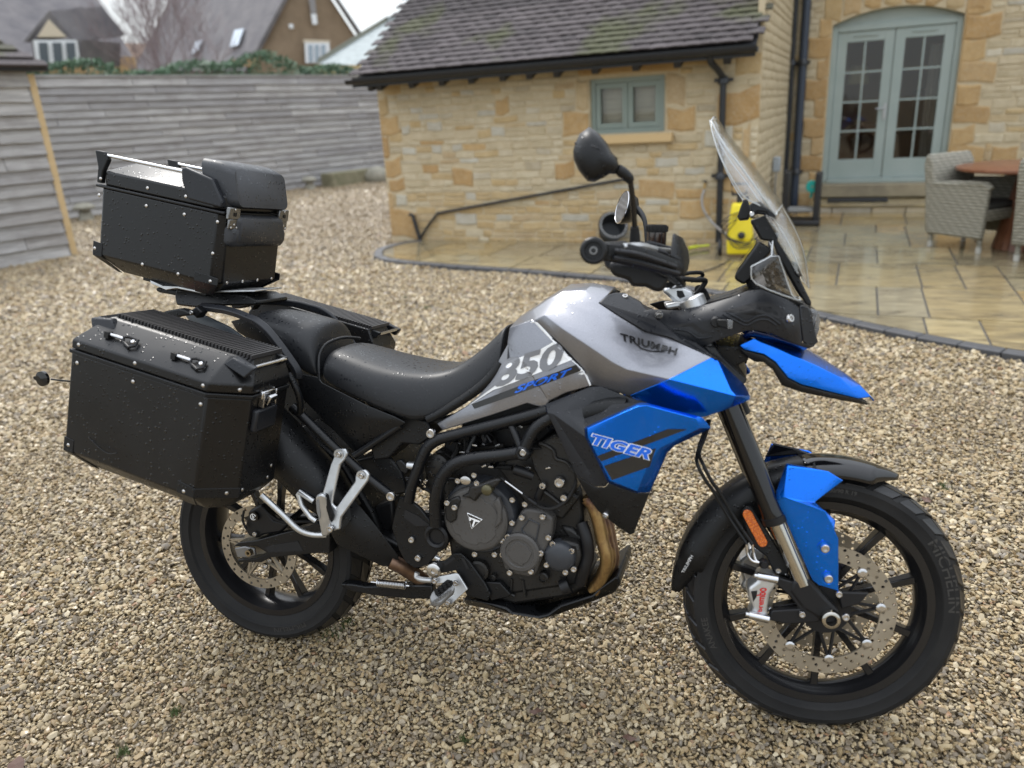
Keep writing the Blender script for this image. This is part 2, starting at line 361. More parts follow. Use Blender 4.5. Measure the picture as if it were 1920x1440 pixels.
# positions: only ground that the camera can see, finer close by
def patio_front(s):   # front edge of the patio in the house frame
    xs = [.3, .52, .77, 1.18, 1.89, 2.68, 3.57, 4.54, 4.99, 5.37, 5.77, 6.03, 6.32, 6.5, 7.2, 9.0]
    ys = [-.78, -1.18, -1.38, -1.52, -1.66, -1.78, -1.97, -2.37, -2.66, -2.96, -3.25, -3.42, -3.58, -3.66, -3.95, -4.4]
    return np.interp(s, xs, ys)
def ground_points(spacing, d0, d1, jit=.42, outside=False):
    xs = np.arange(-17, 7, spacing) if not outside else np.arange(-11, 9, spacing); ys = np.arange(-1.6, 23, spacing * .87) if not outside else np.arange(-4.5, 9, spacing * .87)
    X, Y = np.meshgrid(xs, ys); X[1::2] += spacing / 2
    X = X.ravel() + rng.uniform(-jit, jit, X.size) * spacing; Y = Y.ravel() + rng.uniform(-jit, jit, Y.size) * spacing
    P = np.stack([X, Y, np.zeros_like(X)], 1) - np.array(CAM); z = P @ np.array(fwd)
    u = 960 + FPX * (P @ np.array(RIGHT)) / z; v = 720 - FPX * (P @ np.array(UP)) / z
    d = np.hypot(P[:, 0], P[:, 1]); ok = (z > .3) & (u > -60) & (u < 1980) & (v < 1520)
    ok = (ok if not outside else ~ok) & (d >= d0) & (d < d1)
    X, Y = X[ok], Y[ok]
    hx = (X - HO.x) * HA.x + (Y - HO.y) * HA.y; hy = (X - HO.x) * HB_.x + (Y - HO.y) * HB_.y
    ok = ~((hx > .25) & (hy > patio_front(hx) - .035)) & ~((hx > -.02) & (hy > -.02))
    return X[ok], Y[ok]
def pile(X, Y):        # stones pushed up round the two tyres
    out = 0
    for cx, cy in ((-.005, .012), (1.565, .02)):
        d = np.hypot((X - cx) / 1.6, (Y - cy - .01)); out = out + .011 * np.exp(-((d - .085) / .035) ** 2)
    return out
P_all = []
for sp, d0, d1 in ((.0100, .5, 2.6), (.0130, 2.6, 4.4), (.020, 4.4, 8.0), (.034, 8.0, 15.0), (.055, 15.0, 26.0)):
    X, Y = ground_points(sp, d0, d1)
    n = X.size; sz = sp * rng.lognormal(-.50, .26, n).clip(.35, 1.25)
    h = .0035 * (np.sin(X * 5.1 + Y * 2.3) + np.sin(Y * 6.7 - X * 3.1)) + rng.uniform(-.009, .005, n)
    h = h + pile(X, Y)
    P_all.append(np.stack([X, Y, h - .002, sz], 1))
    X, Y = ground_points(sp * 1.6, d0, d1); n = X.size; sz = sp * rng.lognormal(-.36, .3, n).clip(.4, 1.5)
    P_all.append(np.stack([X, Y, .004 + rng.uniform(-.004, .004, n) + .0035 * (np.sin(X * 5.1 + Y * 2.3) + np.sin(Y * 6.7 - X * 3.1)), sz], 1))
X, Y = ground_points(.025, 0, 14, outside=True); n = X.size
P_all.append(np.stack([X, Y, rng.uniform(-.006, .004, n), .025 * rng.lognormal(-.40, .26, n).clip(.4, 1.3)], 1))
X, Y = ground_points(.085, .5, 6.0); n = X.size
P_all.append(np.stack([X, Y, np.full(n, .006), rng.uniform(.009, .014, n)], 1))
PT = np.concatenate(P_all)
gp = bpy.data.meshes.new('gravel'); gp.vertices.add(len(PT)); gp.vertices.foreach_set('co', PT[:, :3].astype(np.float32).ravel())
at = gp.attributes.new('size', 'FLOAT', 'POINT'); at.data.foreach_set('value', PT[:, 3].astype(np.float32))
rv = np.stack([rng.normal(0, .45, len(PT)), rng.normal(0, .45, len(PT)), rng.uniform(0, 6.283, len(PT))], 1)
at = gp.attributes.new('turn', 'FLOAT_VECTOR', 'POINT'); at.data.foreach_set('vector', rv.astype(np.float32).ravel())
gravel = bpy.data.objects.new('gravel', gp); COL.objects.link(gravel); tag(gravel, 'loose beige and grey pebble gravel covering the yard', 'gravel', kind='stuff')
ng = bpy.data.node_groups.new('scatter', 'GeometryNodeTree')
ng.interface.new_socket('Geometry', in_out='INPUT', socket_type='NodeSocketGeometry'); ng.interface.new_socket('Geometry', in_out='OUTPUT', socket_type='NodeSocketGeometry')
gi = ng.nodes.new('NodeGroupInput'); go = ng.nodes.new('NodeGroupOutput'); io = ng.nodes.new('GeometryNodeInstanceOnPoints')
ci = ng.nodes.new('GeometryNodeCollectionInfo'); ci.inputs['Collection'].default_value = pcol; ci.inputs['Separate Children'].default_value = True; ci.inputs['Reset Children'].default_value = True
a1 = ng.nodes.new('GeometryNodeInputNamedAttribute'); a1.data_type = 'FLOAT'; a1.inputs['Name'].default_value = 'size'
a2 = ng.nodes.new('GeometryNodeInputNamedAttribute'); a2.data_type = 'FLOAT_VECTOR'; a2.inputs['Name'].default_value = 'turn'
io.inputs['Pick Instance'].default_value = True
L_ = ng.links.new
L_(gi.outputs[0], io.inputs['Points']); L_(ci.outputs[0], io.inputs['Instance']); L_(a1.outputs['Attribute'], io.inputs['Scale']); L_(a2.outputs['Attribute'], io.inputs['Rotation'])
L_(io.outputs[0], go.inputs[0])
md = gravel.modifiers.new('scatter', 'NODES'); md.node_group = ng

# weeds and fallen leaves in the gravel
LEAFM = mat('dead_leaf', (.085, .042, .028), .6); WEEDM = mat('green_weed', (.075, .105, .035), .6)
for (px, py, sz, m, where) in ((1737, 938, .03, LEAFM, 'above the front tyre, the reddest one'), (1362, 556, .03, LEAFM, 'against the kerb behind the instruments'), (1760, 655, .025, LEAFM, 'under the kerb at the far end of the patio edge'), (1560, 610, .025, LEAFM, 'under the kerb just ahead of the headlamp'), (1715, 800, .02, LEAFM, 'ahead of the beak tip'), (30, 1438, .04, LEAFM, 'in the nearest corner of the yard behind the motorcycle'), (1005, 1335, .02, LEAFM, 'in front of the bash plate'), (1180, 1385, .02, LEAFM, 'beside the lowest part of the front tyre')):
    p = on_plane(px, py, (0, 0, .016), Vector((0, 0, 1))); l = MB(); a = random.uniform(0, 6)
    for q in range(1):
        l.add([Vector((sz * math.cos(a + k * 1.047) * (1.0 if k % 3 == 0 else .55), sz * math.sin(a + k * 1.047) * (1.0 if k % 3 == 0 else .55), .006 * (k % 2))) for k in range(6)] + [Vector((0, 0, .008))], [(k, (k + 1) % 6, 6) for k in range(6)])
    o = obj('fallen_leaf', l, m, smooth=0); o.location = p
    tag(o, 'small dead brown leaf ' + where, 'leaf', 'dead leaves lying on the gravel')
for (px, py, sz, where) in ((1770, 915, .03, 'beyond the front tyre'), (615, 1190, .05, 'touching the rear tyre, the largest tuft'), (648, 1172, .035, 'below the centre stand leg'), (232, 1415, .02, 'nearest the viewer on the rear wheel side'), (330, 1340, .015, 'tiny one in front of the rear wheel'), (760, 560, .04, 'beyond the rider seat'), (800, 578, .04, 'beyond the seat, nearer the tank'), (870, 1395, .02, 'in the open gravel in front of the footrest')):
    p = on_plane(px, py, (0, 0, 0), Vector((0, 0, 1))); w = MB()
    for k in range(60):
        a = random.uniform(0, 6.28); d = random.uniform(0, sz); h = random.uniform(.008, .022)
        c = Vector((d * math.cos(a), d * math.sin(a), .004)); e = Vector((random.uniform(-.008, .008), random.uniform(-.008, .008), h)); w.add([c + Vector((.002, 0, 0)), c - Vector((.002, 0, 0)), c + e], [(0, 1, 2)])
    o = obj('weed_tuft', w, WEEDM, smooth=0); o.location = p
    tag(o, 'small green weed tuft ' + where, 'weed', 'weed tufts growing in the gravel')

# =================================================================== PATIO
def slab_build(t, b):
    p = world_pos(t); r = obj_random(t)
    base = cramp(t, r, [(0, (.29, .225, .115)), (.2, (.36, .295, .165)), (.4, (.25, .21, .13)), (.55, (.34, .25, .11)), (.7, (.29, .255, .175)), (.85, (.37, .235, .08)), (1, (.33, .275, .165))])
    mp = t.nodes.new('ShaderNodeMapping'); mp.inputs['Scale'].default_value = (1, 3.2, 1); mp.inputs['Rotation'].default_value = (0, 0, .1); t.links.new(p, mp.inputs[0])
    n = noise(t, mp.outputs[0], 2.4, 7, .65, .8); n2 = noise(t, mp.outputs[0], 6, 5, .6)
    c = mixc(t, mrange(t, n, .45, .66, 0, .75), base, (.105, .085, .06)); c = mixc(t, mrange(t, n2, .55, .75, 0, .5), c, (.50, .43, .26)); 
    set_in(t, b, 'Base Color', c); set_in(t, b, 'Roughness', mrange(t, n2, .35, .65, .03, .22)); bump(t, b, n2, .06, .003)
SLAB = mat('wet_sandstone_slab', rough=.3, spec=.6, build=slab_build)
JOINT = mat('grey_joint_mortar', (.10, .095, .085), .7)
KERBM = mat('blue_grey_kerb', rough=.5, build=lambda t, b: wet_noise(t, b, (.045, .046, .05), (.085, .087, .094), 8))
patio = empty('patio', mat=HM); tag(patio, kind='structure')
ss = np.linspace(.34, 9, 60)
bed = MB(); top = [(s, patio_front(s) + .02, .018) for s in ss]; back = [(s, 3.3 if s > 4.56 else .0, .018) for s in ss[::-1]]
loop = [Vector(p) for p in top + back]; bed.hexa([p + Vector((0, 0, -.05)) for p in loop], loop)
obj('mortar_bed', bed, JOINT, patio, smooth=0)
rows = [(2.44, 1.39), (1.39, .79), (.79, -.1), (-.1, -1.0), (-1.0, -1.96), (-1.96, -2.89), (-2.89, -3.9), (-3.9, -4.6)]
joints = {0: [5.4, 6.11], 1: [5.17, 5.78, 6.08], 2: [5.47, 6.08], 3: [5.16, 5.77, 6.41], 4: [4.5, 5.45, 6.08, 6.38, 6.70], 5: [4.6, 5.75, 6.07, 6.7], 6: [5.3, 6.03, 6.36], 7: [6.5]}
def slab(s0, s1, t0, t1, g=.008):
    s0 += g; s1 -= g; t0 += g; t1 -= g; n = 6
    sv = np.linspace(s0, s1, n); lo = [max(t0, float(patio_front(s)) + .11) for s in sv]
    if max(t1 - l for l in lo) < .05: return
    pts = []
    for s, l in zip(sv, lo):
        if t1 - l > .002: pts.append((s, l))
    if len(pts) < 2: return
    m = MB(); z = .030 + random.uniform(-.0015, .0015)
    outl = [Vector((x, y, z)) for x, y in pts] + [Vector((pts[-1][0], t1, z)), Vector((pts[0][0], t1, z))]
    m.hexa([p - Vector((0, 0, .02)) for p in outl], outl)
    obj('paving_slab', m, SLAB, patio, smooth=0)
for i, (t1, t0) in enumerate(rows):
    js = list(joints[i]); 
    if i > 2 or True:
        lo_s = 4.56 if t0 >= 0 else .36
        x = min(js)
        while x > lo_s + .9: x -= random.choice((.6, .75, .9)); js.append(x)
        js.append(lo_s)
    x = max(js)
    while x < 9: x += random.choice((.45, .6, .9)); js.append(x)
    js.sort()
    for a, b in zip(js, js[1:]):
        if t0 < 0 < t1 and a < 4.56: slab(a, b, t0, -.0 if b <= 4.6 else t1)
        else: slab(a, b, t0, t1)
kerb = empty('kerb', mat=HM); tag(kerb, kind='structure')
kp = [(.50, -.10), (.36, -.26), (.30, -.50), (.31, -.78)] + [(s, float(patio_front(s)) + .02) for s in np.arange(.5, 8.6, .12)]
kc = catmull([Vector((x, y, 0)) for x, y in kp], 4)
acc = 0; seglen = .21; run = [kc[0]]
def kerb_piece(run):
    L = []; Rr = []
    for i, p in enumerate(run):
        d = (run[min(i + 1, len(run) - 1)] - run[max(i - 1, 0)]).normalized(); nrm = Vector((-d.y, d.x, 0)); L.append(p + nrm * .05); Rr.append(p - nrm * .05)
    loop = L + Rr[::-1]; m = MB(); h = .038 + random.uniform(-.002, .002); m.hexa([q + Vector((0, 0, -.03)) for q in loop], [q + Vector((0, 0, h)) for q in loop])
    obj('kerb_stone', m, KERBM, kerb, smooth=0, bevel=.006, seg=1)
for a, b in zip(kc, kc[1:]):
    acc += (b - a).length; run.append(b)
    if acc > seglen:
        q = run[:-1] + [run[-1] + (run[-2] - run[-1]).normalized() * .006]; kerb_piece(q); run = [b]; acc = 0

# =================================================================== STONE WALLS
def stone_proto(k):
    r = np.random.default_rng(k); n = 8
    base = [(-.5, -.5), (0, -.5), (.5, -.5), (.5, 0), (.5, .5), (0, .5), (-.5, .5), (-.5, 0)]
    jit = [(x + r.uniform(-.04, .04), y + r.uniform(-.13, .13)) for x, y in base]
    b0 = [Vector((x, 0, y)) for x, y in jit]; f0 = [Vector((x * .98, -.7, y * .95)) for x, y in jit]; f1 = [Vector((x * .88, -1 - r.uniform(-.35, .3), y * .82)) for x, y in jit]
    m = MB(); m.add(b0 + f0 + f1, [tuple(range(16, 24))[::-1]] + [(i, (i + 1) % n, n + (i + 1) % n, n + i) for i in range(n)] + [(n + i, n + (i + 1) % n, 2 * n + (i + 1) % n, 2 * n + i) for i in range(n)])
    return m
_protos = {}
def stone_me(kind, matl):
    key = (kind, matl.name)
    if key not in _protos:
        me = stone_proto(kind).mesh('stone'); fix_normals(me); me.materials.append(matl); me.shade_smooth(); me.set_sharp_from_angle(angle=R(50)); _protos[key] = me
    return _protos[key]
def stone_wall(parent, M, width, z0, z1, specials, holes, hmin, hmax, lmin, lmax, low_buff=.5, limit=300, joint=.015, minvis=None, left=0.0, ochre_p=.025, grey_p=.04):
    """M: maps (x along the wall, y into it, z up) to the parent. specials: (x0,x1,z0,z1,material)"""
    st = []
    for x0, x1, a, b, m in specials: st.append((x0, x1, a, b, m, .012))
    z = z0
    while z < z1 - .02:
        h = min(random.uniform(hmin, hmax), z1 - z); za, zb = z, z + h; z = zb
        blk = sorted([(s[0], s[1]) for s in list(specials) + [(*q, None) for q in holes] if min(s[3], zb) - max(s[2], za) > .012])
        free = []; x = left
        for a, b in blk:
            if a > x: free.append((x, a))
            x = max(x, b)
        if x < width: free.append((x, width))
        for a, b in free:
            x = a
            while x < b - .01:
                l = random.uniform(lmin, lmax)
                if b - (x + l) < lmin * .7: l = b - x
                l = min(l, b - x); rr = random.random(); zc = (za + zb) / 2
                pb = .14 + (.66 if zc < low_buff else 0)
                m = OCHRE if rr < ochre_p else GREY_ST if rr < ochre_p + grey_p else (BUFF if random.random() < pb else CREAM)
                if h > .09 and random.random() < .3 and l > .12:     # split into two thin ones
                    k = random.uniform(.4, .6); st.append((x, x + l, za, za + h * k, m, .008)); st.append((x, x + l, za + h * k, zb, CREAM if zc > low_buff else m, .008))
                else: st.append((x, x + l, za, zb, m, .009))
                x += l
    vis = minvis or (lambda s: True)
    st.sort(key=lambda s: (not vis(s), -(s[1] - s[0]) * (s[3] - s[2])))
    rest = {}
    for i, (x0, x1, a, b, m, d) in enumerate(st):
        T = M @ Matrix.Translation(((x0 + x1) / 2, 0, (a + b) / 2)) @ Matrix.Diagonal((x1 - x0 - joint, d + random.uniform(-.003, .005), b - a - joint, 1))
        k = random.randrange(6)
        if i < limit:
            link('stone', stone_me(k, m), None, parent, T, smooth=0)
        else: rest.setdefault(m.name, (m, MB()))[1].add(stone_proto(k).v, stone_proto(k).f, T)
    for m, mb in rest.values():
        tag(obj('rubble_stone', mb, m, parent, smooth=50), kind='stuff')

# ---- outbuilding
outb = empty('outbuilding', mat=HM, label='low stone outbuilding with a dark tiled roof and one small grey-green window', cat='outbuilding')
Z1 = 2.02; WX0, WX1, WZ0, WZ1 = 2.75, 3.58, 1.225, 1.80
wall = MB()
for (x0, x1, a, b) in ((0, WX0, -.1, Z1), (WX1, 4.56, -.1, Z1), (WX0, WX1, -.1, WZ0), (WX0, WX1, WZ1, Z1)): wall.box(((x0 + x1) / 2, .15, (a + b) / 2), (x1 - x0, .3, b - a))
wall.box((.15, 2.2, .96), (.3, 3.8, 2.12)); wall.box((2.3, 3.95, .96), (4.52, .3, 2.12))
wo_ = obj('wall', wall, MORTAR, outb, smooth=0)
sp = [(.0, .27, 1.33, 1.55, OCHRE), (.0, .10, 1.06, 1.32, OCHRE), (.0, .24, .82, 1.05, OCHRE), (.03, .27, .64, .80, OCHRE), (.0, .08, .42, .63, OCHRE), (0, .40, .02, .41, OCHRE), (.0, .14, 1.56, 1.78, BUFF), (.1, .34, 1.80, 1.95, BUFF),
      (1.59, 1.77, 1.49, 1.68, OCHRE), (.96, 1.24, .67, .90, OCHRE), (2.62, 3.74, 1.82, 1.97, OCHRE), (2.58, 2.73, 1.50, 1.80, BUFF), (2.42, 2.73, 1.22, 1.48, OCHRE), (3.60, 3.80, 1.46, 1.80, BUFF), (3.60, 3.92, 1.22, 1.45, OCHRE), (3.60, 3.95, 1.02, 1.10, BUFF),
      (4.30, 4.56, 1.74, 1.96, BUFF), (4.10, 4.14, 1.7, 1.72, BUFF), (4.12, 4.56, 1.28, 1.62, OCHRE), (4.40, 4.48, .9, 1.26, OCHRE), (4.0, 4.3, 1.05, 1.24, GREY_ST), (4.2, 4.56, .56, .86, OCHRE), (4.3, 4.56, .1, .5, OCHRE),
      (.30, .42, 1.32, 1.43, GREY_ST), (.66, .88, 1.34, 1.45, GREY_ST), (1.52, 1.70, 1.24, 1.36, GREY_ST), (.28, .48, 1.07, 1.17, GREY_ST), (.70, .85, 1.08, 1.18, GREY_ST), (.98, 1.12, 1.10, 1.19, GREY_ST), (.12, .28, .45, .60, GREY_ST), (.95, 1.25, .22, .36, GREY_ST),
      (2.30, 2.55, .75, .95, OCHRE), (3.3, 3.7, .5, .72, OCHRE), (3.75, 4.1, .3, .52, OCHRE)]
stone_wall(outb, Matrix.Identity(4), 4.56, .0, 1.99, sp, [(WX0, WX1, WZ0, WZ1), (2.66, 3.68, 1.11, 1.22)], .055, .105, .12, .34, low_buff=.62)
sill = MB(); sill.box(((2.66 + 3.68) / 2, -.02, 1.165), (1.02, .16, .09)); obj('window_sill', sill, mat('sawn_sandstone', (.58, .42, .22), .8), outb, bevel=.006)
# window: frame, two casements, glass, blind
win = MB()
for (x0, x1, a, b, y0, y1) in ((WX0, WX0 + .05, WZ0, WZ1, .03, .13), (WX1 - .05, WX1, WZ0, WZ1, .03, .13), (WX0 + .05, WX1 - .05, WZ0, WZ0 + .05, .03, .13), (WX0 + .05, WX1 - .05, WZ1 - .05, WZ1, .03, .13)): win.box(((x0 + x1) / 2, (y0 + y1) / 2, (a + b) / 2), (x1 - x0, y1 - y0, b - a))
wf = obj('window_frame', win, SAGE_D, outb, bevel=.004)
xm = (WX0 + WX1) / 2
for x0, x1 in ((WX0 + .053, xm - .002), (xm + .002, WX1 - .053)):
    c = MB(); a, b = WZ0 + .053, WZ1 - .053; w = .055
    for q in ((x0, x0 + w, a, b), (x1 - w, x1, a, b), (x0 + w, x1 - w, a, a + w), (x0 + w, x1 - w, b - w, b)): c.box(((q[0] + q[1]) / 2, .07, (q[2] + q[3]) / 2), (q[1] - q[0], .06, q[3] - q[2]))
    obj('casement', c, SAGE_D, wf, bevel=.004)
    g = MB(); g.box(((x0 + x1) / 2, .075, (a + b) / 2), (x1 - x0 - 2 * w + .01, .006, b - a - 2 * w + .01)); obj('pane', g, GLASS, wf, smooth=0)
bl = MB()
for k in range(9): bl.box((xm, .16, WZ0 + .06 + k * .055), (.70, .012, .048), Matrix.Rotation(.25, 3, 'X'))
bl.box((xm, .17, 1.51), (.7, .02, .5)); bl.box((xm, .145, 1.5), (.7, .015, .02))
obj('blind', bl, BLIND, wf, smooth=0)
# roof
EAVE_T, EAVE_Z = -.34, 2.03
vz = hs(757, 0, -.08); dy, dz = vz.y - EAVE_T, vz.z - EAVE_Z; sl = math.atan2(dz, dy)
ud = Vector((0, math.cos(sl), math.sin(sl))); nd = Vector((0, -math.sin(sl), math.cos(sl)))
deck = MB(); L_roof = 2.62
e0 = Vector((-.05, EAVE_T + .02, EAVE_Z - .03)); e1 = Vector((4.53, EAVE_T + .02, EAVE_Z - .03))
deck.prism([e0, e1, e1 + ud * L_roof, e0 + ud * L_roof], -nd * .05)
rid = e0 + ud * L_roof; roof = obj('roof', deck, mat('roof_underlay', (.03, .03, .035), .9), outb, smooth=0)
back = MB(); bd = Vector((0, math.cos(sl), -math.sin(sl))); back.prism([rid, rid + Vector((4.58, 0, 0)), rid + Vector((4.58, 0, 0)) + bd * L_roof, rid + bd * L_roof], (0, 0, -.06)); obj('roof_slope', back, TILE, roof, smooth=0)
gab = MB(); apx = rid - Vector((0, 0, .08)); gab.prism([Vector((.0, 0, 2.0)), Vector((0, 4.1, 2.0)), Vector((0, apx.y, apx.z))], (.25, 0, 0)); obj('gable', gab, BUFF, outb, smooth=0)
tileme = []
for k in range(4):
    m = MB(); cv = .004 + .003 * k
    vs = []
    for yy, zz in ((0, .030), (.13, .008)):
        for i in range(5):
            x = -.5 + i / 4; vs.append(Vector((x * .166, yy, zz - 4 * cv * x * x * .6)))
    vs2 = [v + Vector((0, 0, -.017)) for v in vs]
    m.add(vs + vs2, [(i, i + 1, 6 + i, 5 + i) for i in range(4)] + [(10 + i, 11 + i, 1 + i, i) for i in range(4)] + [(0, 5, 15, 10), (4, 14, 19, 9)])
    me = m.mesh('tile'); fix_normals(me); me.materials.append(TILE); tileme.append((me, m))
cnt = 0; extra = MB(); GA = .1015
for r_ in range(25):
    off = .085 * (r_ % 2); flare = .05 * max(0, 1 - r_ / 9) ** 2
    for c_ in range(28):
        x = -.08 - flare + .083 + off + c_ * .1655
        if x > 4.58: continue
        base = Vector((x, EAVE_T - .03, EAVE_Z - .015)) + ud * (r_ * GA) + nd * (.004 + random.uniform(0, .004))
        T = Matrix.Translation(base) @ Matrix.Rotation(sl + random.uniform(-.012, .012), 4, 'X') @ Matrix.Rotation(random.uniform(-.02, .02), 4, 'Z')
        me, mm = random.choice(tileme); cnt += 1
        if cnt <= 300: link('tile', me, None, roof, T, smooth=0)
        else: extra.add(mm.v, mm.f, T)
tag(obj('tile_courses', extra, TILE, roof, smooth=0), kind='stuff')
gut = MB(); gy = EAVE_T - .045; gz_ = EAVE_Z - .055
prof = [(gy + .055 * math.cos(a), gz_ + .055 * math.sin(a)) for a in np.linspace(math.pi, 2 * math.pi, 9)] + [(gy + .049 * math.cos(a), gz_ + .049 * math.sin(a)) for a in np.linspace(2 * math.pi, math.pi, 9)]
gut.prism([Vector((-.16, y, z)) for y, z in prof], (4.72, 0, 0)); obj('gutter', gut, BLACKP, outb)
fas = MB(); fas.box((2.2, EAVE_T + .03, EAVE_Z - .085), (4.66, .025, .11)); obj('fascia', fas, BLACKP, outb, smooth=0)
for s in (.10, .22, .66, 1.06, 1.44, 1.83, 2.15, 2.47, 2.9, 3.34, 3.77, 4.26):
    rf = MB(); rf.box((s, -.16, 1.935), (.075, .30, .10), Matrix.Rotation(.35, 3, 'X')); obj('rafter_foot', rf, BLACKP, outb, bevel=.006)
def pipe_thing(name, pts, r, label, cat, collars=(), hopper=None):
    root = empty(name, mat=HM, label=label, cat=cat)
    m = MB(); m.tube(pts, r, 12); obj('pipe', m, BLUEP if r > .05 else BLACKP, root)
    for z, p in collars:
        c = MB(); c.lathe([(r + .001, -.04), (r + .022, -.035), (r + .022, .01), (r + .012, .025), (r + .001, .04)], 20, Matrix.Translation(p)); c.box(Vector(p) + Vector((0, .03, 0)), (.19, .03, .035)); obj('collar', c, BLACKP, root)
    return root
pipe_thing('downpipe', catmull([(4.10, -.30, 1.98), (4.10, -.30, 1.88), (4.16, -.17, 1.79), (4.20, -.09, 1.72)], 4) + [Vector((4.205, -.08, .05))], .034, 'black downpipe with a bent neck on the outbuilding wall beside its window', 'downpipe', [(0, (4.20, -.085, 1.70)), (0, (4.2, -.08, .75))])
rail = [hw(785, 452, -.05), hw(800, 427, -.05), hw(820, 400, -.04), hw(1000, 367, -.04), hw(1165, 337, -.04), hw(1185, 333, -.04)]
pipe_thing('wall_cable', rail, .016, 'thin black waste pipe running slanting up along the outbuilding wall', 'pipe')
pipe_thing('drain_stub', [hw(768, 402, -.07), hw(774, 404, -.07), hw(780, 425, -.07), hw(789, 455, -.07)], .024, 'short black pipe stub rising by the corner of the outbuilding', 'pipe')

# ---- main house
house = empty('main_house', mat=HM, label='tall honey coloured stone house with arched glazed garden doors', cat='house')
TW = 3.3; DX0, DX1, DZ0, DZ1 = 5.07, 6.60, .32, 2.33
w = MB()
for (x0, x1, a, b) in ((4.56, DX0, -.1, 5.5), (DX1, 12, -.1, 5.5), (DX0, DX1, -.1, DZ0 - .17), (DX0, DX1, 2.66, 5.5)): w.box(((x0 + x1) / 2, TW + .2, (a + b) / 2), (x1 - x0, .4, b - a))
xa = (DX0 + DX1) / 2; arch = lambda x: 2.36 + .16 * (1 - ((x - xa) / (DX1 - xa)) ** 2)
xs = np.linspace(DX0, DX1, 15)
w.hexa([Vector((x, TW, arch(x))) for x in xs] + [Vector((DX1, TW, 2.66)), Vector((DX0, TW, 2.66))], [Vector((x, TW + .4, arch(x))) for x in xs] + [Vector((DX1, TW + .4, 2.66)), Vector((DX0, TW + .4, 2.66))])
obj('wall', w, MORTAR, house, smooth=0)
sw = MB(); sw.box((4.56 - .03, TW / 2 + .02, 2.7), (.06, TW + .02, 5.6)); obj('side_wall', sw, MORTAR, house, smooth=0)
door_sp = []
for side, x in (('L', DX0), ('R', DX1)):
    z = .0; k = 0
    while z < 2.36:
        h = random.uniform(.22, .30); l = .26 if k % 2 else .40
        if side == 'L': l = min(l, .30 if k % 2 == 0 else .17)
        door_sp.append((x - l, x - .005, z, z + h, OCHRE) if side == 'L' else (x + .005, x + l + .02, z, z + h, OCHRE)); z += h; k += 1
for k, a in enumerate(np.linspace(DX0 - .12, DX1, 8)):
    door_sp.append((a, a + .215, arch(min(max(a + .1, DX0), DX1)) + .03, arch(min(max(a + .1, DX0), DX1)) + .36, OCHRE if k % 3 else BUFF))
door_sp += [(7.45, 7.85, 1.7, 1.95, OCHRE), (7.6, 7.85, .9, 1.1, OCHRE), (7.1, 7.4, .55, .75, OCHRE)]
stone_wall(house, Matrix.Translation((0, TW, 0)), 8.4, .0, 3.2, door_sp, [(DX0, DX1, 0, 2.36), (DX0, DX1, 2.36, 2.5)], .06, .13, .14, .42, low_buff=.2, limit=290, left=4.60, minvis=lambda s: s[0] < 7.7 and s[2] < 2.9)
SWM = Matrix.Translation((4.56, 0, 0)) @ Matrix.Rotation(R(90), 4, 'Z')
side_st = MB()
z = 0.0
while z < 3.6:
    h = random.uniform(.07, .13); x = .02
    while x < TW:
        l = min(random.uniform(.12, .34), TW - x); T = SWM @ Matrix.Translation((x + l / 2, 0, z + h / 2)) @ Matrix.Diagonal((l - .01, .01, h - .01, 1)); pm = stone_proto(random.randrange(6)); side_st.add(pm.v, pm.f, T); x += l + .001
    z += h
tag(obj('rubble_stone', side_st, CREAM, house, smooth=50), kind='stuff')
# doors
fr = MB(); y = TW + .12
fr.box((DX0 + .035, y, (DZ0 + DZ1) / 2), (.07, .1, DZ1 - DZ0)); fr.box((DX1 - .035, y, (DZ0 + DZ1) / 2), (.07, .1, DZ1 - DZ0)); fr.box((xa, y, DZ1 - .03), (DX1 - DX0 - .142, .1, .06)); fr.box((xa, y - .02, DZ0 + .03), (DX1 - DX0 - .142, .14, .06))
df = obj('door_frame', fr, SAGE, house, bevel=.005)
pan = MB(); xs2 = np.linspace(DX0, DX1, 15); pan.hexa([Vector((x, y - .01, arch(x) - .003)) for x in xs2] + [Vector((DX1, y - .01, DZ1)), Vector((DX0, y - .01, DZ1))], [Vector((x, y + .04, arch(x) - .003)) for x in xs2] + [Vector((DX1, y + .04, DZ1)), Vector((DX0, y + .04, DZ1))])
obj('arched_panel', pan, SAGE, df, smooth=0)
bd_ = MB(); bd_.box((xa, y - .025, DZ1 + .012), (DX1 - DX0 - .01, .03, .025)); obj('moulding', bd_, SAGE, df, bevel=.004)
STEEL = mat('brushed_steel', (.45, .46, .47), .3, 1.0)
